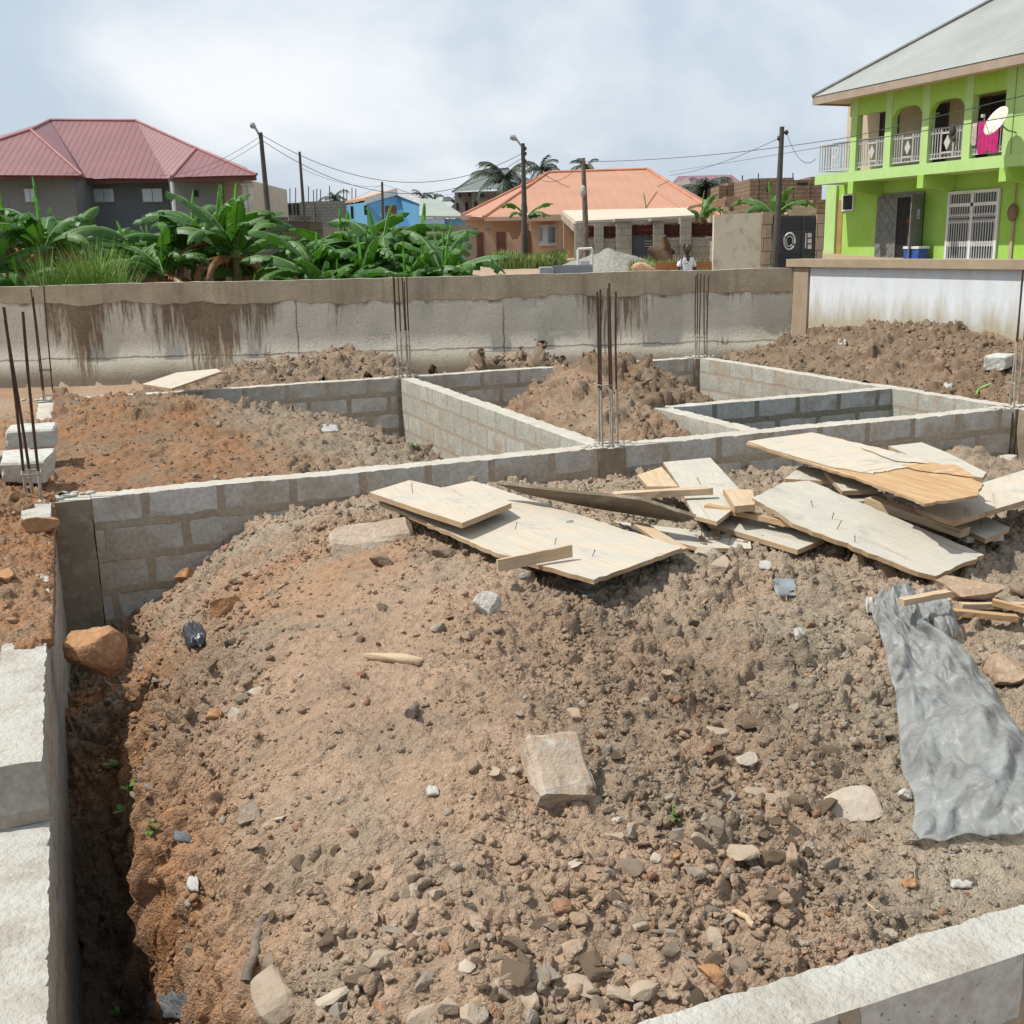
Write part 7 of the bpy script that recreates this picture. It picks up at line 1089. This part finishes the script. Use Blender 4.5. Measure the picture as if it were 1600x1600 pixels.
bn = [(5, 18.5, 2.45, 8, 1, 1.5, 'tall banana plant at the left edge of the picture'), (50, 17.5, 2.35, 8, 2, 1.5, 'banana plant in front of the left window of the maroon roofed house'), (-30, 16.8, 1.9, 8, 3, 1.4, 'low banana plant cut by the left edge'), (105, 19, 2.1, 7, 4, 1.3, 'banana plant with an upright yellow green leaf left of the centre window'), (150, 20, 2.0, 7, 5, 1.3, 'banana plant under the middle window of the maroon roofed house'), 
      (200, 19, 1.85, 7, 6, 1.2, 'banana plant with pale midribs right of the middle window'), (236, 20.5, 2.0, 7, 7, 1.2, 'banana plant with a broad bright leaf below the right window'),  (300, 19, 2.2, 9, 8, 1.5, 'left plant of the tall banana clump with brown stems'), (345, 19, 2.45, 9, 9, 1.55, 'tallest banana plant with drooping torn leaves left of the street light'), (375, 18.3, 2.1, 8, 10, 1.5, 'right plant of the tall banana clump with long drooping leaves'),
      (500, 17.3, 1.55, 8, 11, 1.35, 'left plant of the middle banana clump'), (545, 18.4, 1.9, 8, 12, 1.5, 'banana plant with a tall raised leaf in the middle clump'), (600, 18, 1.9, 9, 13, 1.5, 'central plant of the middle banana clump'), (560, 16.8, 1.25, 8, 18, 1.1, 'low banana plant at the front of the middle clump'), (650, 18.6, 1.75, 8, 14, 1.35, 'banana plant with a reaching right hand leaf in the middle clump'), (690, 17, 1.45, 8, 15, 1.25, 'right plant of the middle clump with a bright furled leaf'), (635, 16.7, 1.2, 8, 19, 1.1, 'low dark banana plant right of the middle rebar cage'), (480, 16.6, 1.0, 6, 20, .9, 'small banana plant at the left end of the middle clump'), (725, 17.2, 1.05, 7, 21, 1.0, 'drooping banana plant at the right end of the middle clump')]
bn += [(28, 20, 2.3, 8, 41, 1.3, 'banana plant in the second row at the left edge'), (75, 19.5, 1.9, 8, 42, 1.3, 'banana plant in the second row behind the tall grass'), (262, 18, 1.7, 8, 44, 1.2, 'banana plant filling the gap left of the tall clump'), (20, 16.4, 1.3, 8, 46, 1.1, 'low banana plant close to the wall at the left edge'), (400, 18.8, 1.5, 7, 47, 1.2, 'banana plant drooping right of the tall clump'), (575, 17.4, 1.6, 8, 48, 1.2, 'banana plant in the heart of the middle clump'), (515, 16.5, 1.0, 8, 49, 1., 'low banana plant with brown tinged leaves in the middle clump'), (665, 16.6, 1.15, 8, 50, 1., 'low banana plant under the bright furled leaf'), (620, 19, 2.0, 8, 51, 1.2, 'banana plant standing behind the middle clump')]
for px, D, H_, nl, sd, ll, lb in bn: banana(gp(px, D), H_*1.08, nl+7, sd, lb, ll*.88, 'banana plants behind the boundary wall', 2 if sd in (4, 7, 12, 15, 13) else 1, 5 if sd in (8, 9, 10, 2, 6) else 3)
banana(gp(820, 40), 2.7, 6, 31, 'banana plant behind the right street light pole', 1.2); banana(gp(1098, 42), 2.4, 7, 34, 'banana plant showing behind the villa arches', 1.2); banana(gp(1212, 34), 2.9, 9, 33, 'banana plant with wide arching leaves above the black gate', 1.45); banana(gp(1015, 44), 2.3, 6, 35, 'banana plant whose leaf tips rise behind the lean-to roof', 1.2)
def palm(px, py, D, R_, label, seed, n=17):
    rr = random.Random(seed); c = fpt(px, py, D); b = gp(px, D); t = thing('coconut_palm', label, 'palm tree', tuple(b)); mb = MB(); mb.tube([b, b+(c-b)*.5+HRa*.2, c], (.22, .17, .14), 8); part(t, 'trunk', mb, [PW]); cr_ = MB()
    for i in range(n):
        az = i*2.4; el = rr.uniform(-.5, 1.35); p = c.copy(); d_ = el; m_ = 12; pts = [];
        for k in range(m_+1): pts.append(p.copy()); p = p+np.array([cos(az)*cos(d_), sin(az)*cos(d_), sin(d_)])*R_/m_; d_ -= rr.uniform(.08, .2)
        s = np.array([-sin(az), cos(az), 0]); cr_.tube(pts, .03, 3)
        for k in range(1, m_):
            for sg in (-1, 1):
                for h in (0, .5): q = pts[k]+(pts[k+1]-pts[k])*h; l = R_*.27*(1-.5*abs(k/m_-.4)); tip = q+s*sg*l*.75+(pts[k+1]-pts[k])*1.6-[0, 0, l*rr.uniform(.3, .8)]; w2 = (pts[k+1]-pts[k])*.30; cr_.add([q-w2, q+w2, tip], [(0, 1, 2)])
    part(t, 'crown', cr_, [PALML])
PALML = M('palm_leaf', (.065, .085, .06), (.045, .065, .045), sc=1, ro=.6, bst=0)
palm(790, 285, 78, 2.7, 'largest coconut palm in front of the tall grey house', 1, 22); palm(846, 266, 92, 1.9, 'small coconut palm left of the orange ridge', 2); palm(917, 263, 92, 1.7, 'palm top peeping over the orange ridge behind the brown pole', 3); palm(522, 312, 95, 1.7, 'small palm above the unfinished shell', 4, 12); palm(660, 308, 130, 1.7, 'tiny palm top right of the blue gable', 5, 10); palm(678, 312, 130, 1.5, 'tiny palm top between the blue house and the grey house', 6, 10); palm(712, 318, 110, 1.7, 'small palm left of the tall grey house', 8, 12); palm(1100, 300, 66, 1.9, 'grey green palm beside the unfinished brown walls', 7, 22)
# grass
def grass(name, px0, px1, D0_, D1_, h, n, label, c, seed, wd2=.012):
    rr = np.random.RandomState(seed); mb = MB(); gm = M(name+'_blades', c, tuple(x*.7 for x in c), sc=3, ro=.7, bst=0)
    for _ in range(n):
        px = rr.uniform(px0, px1); D = rr.uniform(D0_, D1_); p = gp(px, D); k = .45+.9*float(fbm(np.array([px*.035]), np.array([D*.8]), seed % 5, 3)[0]); hh = h*k*rr.uniform(.5, 1.15); a = rr.uniform(0, 6.28); l = rr.uniform(.1, .5)*hh; s = np.array([-sin(a), cos(a), 0])*wd2*rr.uniform(.6, 1.3); m_ = p+[cos(a)*l*.3, sin(a)*l*.3, hh*.6]; e_ = p+[cos(a)*l, sin(a)*l, hh]
        mb.add([p-s-[0, 0, .1], p+s-[0, 0, .1], m_+s*.8, m_-s*.8, e_], [(0, 1, 2, 3), (3, 2, 4)])
    single(name, mb, [gm], label, 'grass', None, None, 'stuff')
grass('tall_grass', 60, 180, 15.15, 16.4, 1.25, 3800, 'tall feathery grass in front of the left banana plants', (.20, .32, .06), 1, .009)
grass('ground_cover', -20, 470, 15.4, 17.2, .80, 4200, 'low green weeds along the back of the boundary wall', (.09, .23, .035), 2, .022); grass('ground_cover', 440, 745, 15.4, 16.6, .7, 1500, 'low green weeds under the middle banana clump', (.06, .17, .03), 3, .028)
grass('roadside_grass', 768, 884, 36, 40, .42, 6500, 'yellow green grass verge in front of the scalloped fence', (.20, .27, .07), 4, .014); grass('roadside_grass', 985, 1058, 29, 34, .60, 3200, 'green weeds between the gravel heap and the bench', (.14, .23, .06), 5, .014); grass('roadside_grass', 1075, 1112, 28, 33, .5, 700, 'thin weeds right of the person', (.15, .24, .07), 6, .013)
# ================================================================ the person on the bench
SKIN = M('skin_dark', (.055, .032, .022), (.045, .026, .018), sc=9, ro=.5, bst=0, spec=.4); TEE = M('white_tshirt', (.70, .71, .74), (.62, .63, .67), sc=6, ro=.9, bs=12, bst=.4, bd=.02)
def skin(name, joints, bones, mat, parent, org, R_, lev=2, root=0):
    bm = bmesh.new(); sl_ = bm.verts.layers.skin.verify(); bv = [bm.verts.new(j[0]) for j in joints]
    for i, j in enumerate(joints): bv[i][sl_].radius = (j[1], j[2] if len(j) > 2 else j[1]); bv[i][sl_].use_root = i == root
    for p, q in bones: bm.edges.new((bv[p], bv[q]))
    me = bpy.data.meshes.new(name); bm.to_mesh(me); bm.free(); o = link(name, me, parent)
    a = o.modifiers.new('k', 'SKIN'); a.use_smooth_shade = True; s = o.modifiers.new('s', 'SUBSURF'); s.levels = s.render_levels = lev
    dg = bpy.context.evaluated_depsgraph_get(); m2 = bpy.data.meshes.new_from_object(o.evaluated_get(dg)); o.modifiers.clear(); o.data = m2; m2.name = name; m2.materials.clear(); m2.materials.append(mat); m2.polygons.foreach_set('use_smooth', [True]*len(m2.polygons)); return o
pb = fpt(1073, 420, 24.25); pb = np.array([pb[0], pb[1], zb_]); ph = hz_(1075, 380, 24.2)-zb_      # total seated height above ground
pr = thing('person', 'person in a white t-shirt seated in front of the wooden bench back', 'person', tuple(pb)); pr.rotation_euler = (0, 0, -YAW+.2)
sh = ph-.295; hp = .56       # local frame: x right, -y towards the camera
J = [((0, 0, hp), .13, .10), ((0, .01, hp+.22), .12, .09), ((0, .01, sh-.08), .13, .085), ((0, 0, sh+.03), .056), ((0, -.005, sh+.09), .050), ((0, -.01, sh+.15), .045),
     ((-.19, .01, sh-.04), .05), ((-.25, .0, sh-.27), .04), ((-.20, -.20, sh-.42), .032), ((-.17, -.28, sh-.45), .025), ((.19, .01, sh-.04), .05), ((.26, .03, sh-.28), .04), ((.20, -.12, sh-.46), .032), ((.16, -.19, sh-.52), .025),
     ((-.10, -.05, hp-.01), .085), ((-.12, -.42, hp-.02), .06), ((-.12, -.42, .10), .045), ((-.13, -.46, .05), .04), ((-.13, -.60, .035), .03), ((.10, -.05, hp-.01), .085), ((.12, -.42, hp-.02), .06), ((.12, -.40, .10), .045), ((.13, -.44, .05), .04), ((.13, -.58, .035), .03)]
Bn = [(0, 1), (1, 2), (2, 3), (3, 4), (4, 5), (2, 6), (6, 7), (7, 8), (8, 9), (2, 10), (10, 11), (11, 12), (12, 13), (0, 14), (14, 15), (15, 16), (16, 17), (17, 18), (0, 19), (19, 20), (20, 21), (21, 22), (22, 23)]
for s_, w_ in ((-1, J[9][0]), (1, J[13][0])):      # five fingers on each hand
    wi = 9 if s_ < 0 else 13
    for k in range(5):
        i0 = len(J); dx = (k-2)*.016; J.append(((w_[0]+dx, w_[1]-.045, w_[2]-.02), .009)); J.append(((w_[0]+dx*1.2, w_[1]-.075, w_[2]-.05), .008)); Bn += [(wi, i0), (i0, i0+1)]
J = [((j[0][0]*.78, j[0][1], j[0][2]),)+tuple(j[1:]) for j in J]
body = skin('body', J, Bn, SKIN, pr, None, None)
# head joined into the body mesh so the figure stays one surface object
bm = bmesh.new(); bm.from_mesh(body.data); hc = Vector((0, -.02, ph-.118)); r0 = bmesh.ops.create_icosphere(bm, subdivisions=4, radius=.122)
for v in r0['verts']:
    p = v.co; f_ = max(0, -p.y/.115); p.x *= .70; p.y *= .88; low = max(0, -p.z/.115); p.x *= 1-.16*low; p.y += -.012*low*f_
    x, z = p.x, p.z; p.y -= .022*math.exp(-(x/.014)**2-((z+.012)/.024)**2)*f_; p.y += .010*f_*(math.exp(-((abs(x)-.034)/.016)**2-((z-.012)/.013)**2)); p.y -= .008*f_*math.exp(-(x/.026)**2-((z+.052)/.009)**2); p.y += .004*f_*math.exp(-(x/.03)**2-((z+.052)/.003)**2); p.x += (.010 if x > 0 else -.010)*math.exp(-((abs(x)-.078)/.02)**2-((z+.0)/.03)**2-((p.y-.005)/.02)**2); v.co = p+hc
for f in bm.faces: f.smooth = True
bm.to_mesh(body.data); bm.free()
mb = MB(); mb.ball((0, .0, ph-.102), .122, 0, 28, 20, (.76, .95, .90)); hairm = mb.mesh('hair', [M('short_black_hair', (.012, .010, .009), sc=60, ro=.9, bs=120, bst=.6)])
bm = bmesh.new(); bm.from_mesh(hairm); bmesh.ops.delete(bm, geom=[v for v in bm.verts if v.co.z < ph-.10-.045+max(0, -v.co.y)*.8], context='VERTS'); bm.to_mesh(hairm); bm.free(); link('hair', hairm, pr)
mb = MB()
for s_ in (-1, 1): mb.ball((s_*.031, -.1165, ph-.106), .0085, 0, 8, 6, (1.3, .5, .6)); mb.ball((s_*.031, -.1205, ph-.106), .0045, 1, 8, 6, (1, .5, 1))
me_ = mb.mesh('eyes', [M('eye_white', (.35, .32, .29), sc=1, bst=0), DKG]); link('eyes', me_, pr)
T = [((0, 0, hp+.02), .155, .125), ((0, .01, hp+.22), .14, .108), ((0, .01, sh-.08), .150, .10), ((0, .0, sh+.0), .075, .065), ((-.18, .01, sh-.05), .066), ((-.245, .0, sh-.22), .068), ((.18, .01, sh-.05), .066), ((.25, .02, sh-.22), .068)]
T = [((j[0][0]*.76, j[0][1], j[0][2]),)+tuple(q*.86 for q in j[1:]) for j in T]; skin('tshirt', T, [(0, 1), (1, 2), (2, 3), (2, 4), (4, 5), (2, 6), (6, 7)], TEE, pr, None, None)
mb = MB(); mb.box((-.075, -.128, sh-.14), (-.03, -.118, sh-.125)); link('chest_mark', mb.mesh('chest_mark', [DKG]), pr)
SHO = [((0, 0, hp+.02), .15, .12), ((-.10, -.06, hp), .105), ((-.12, -.36, hp-.02), .085), ((.10, -.06, hp), .105), ((.12, -.36, hp-.02), .085)]
skin('shorts', SHO, [(0, 1), (1, 2), (0, 3), (3, 4)], M('dark_shorts', (.05, .06, .09), sc=4, bst=.2), pr, None, None)
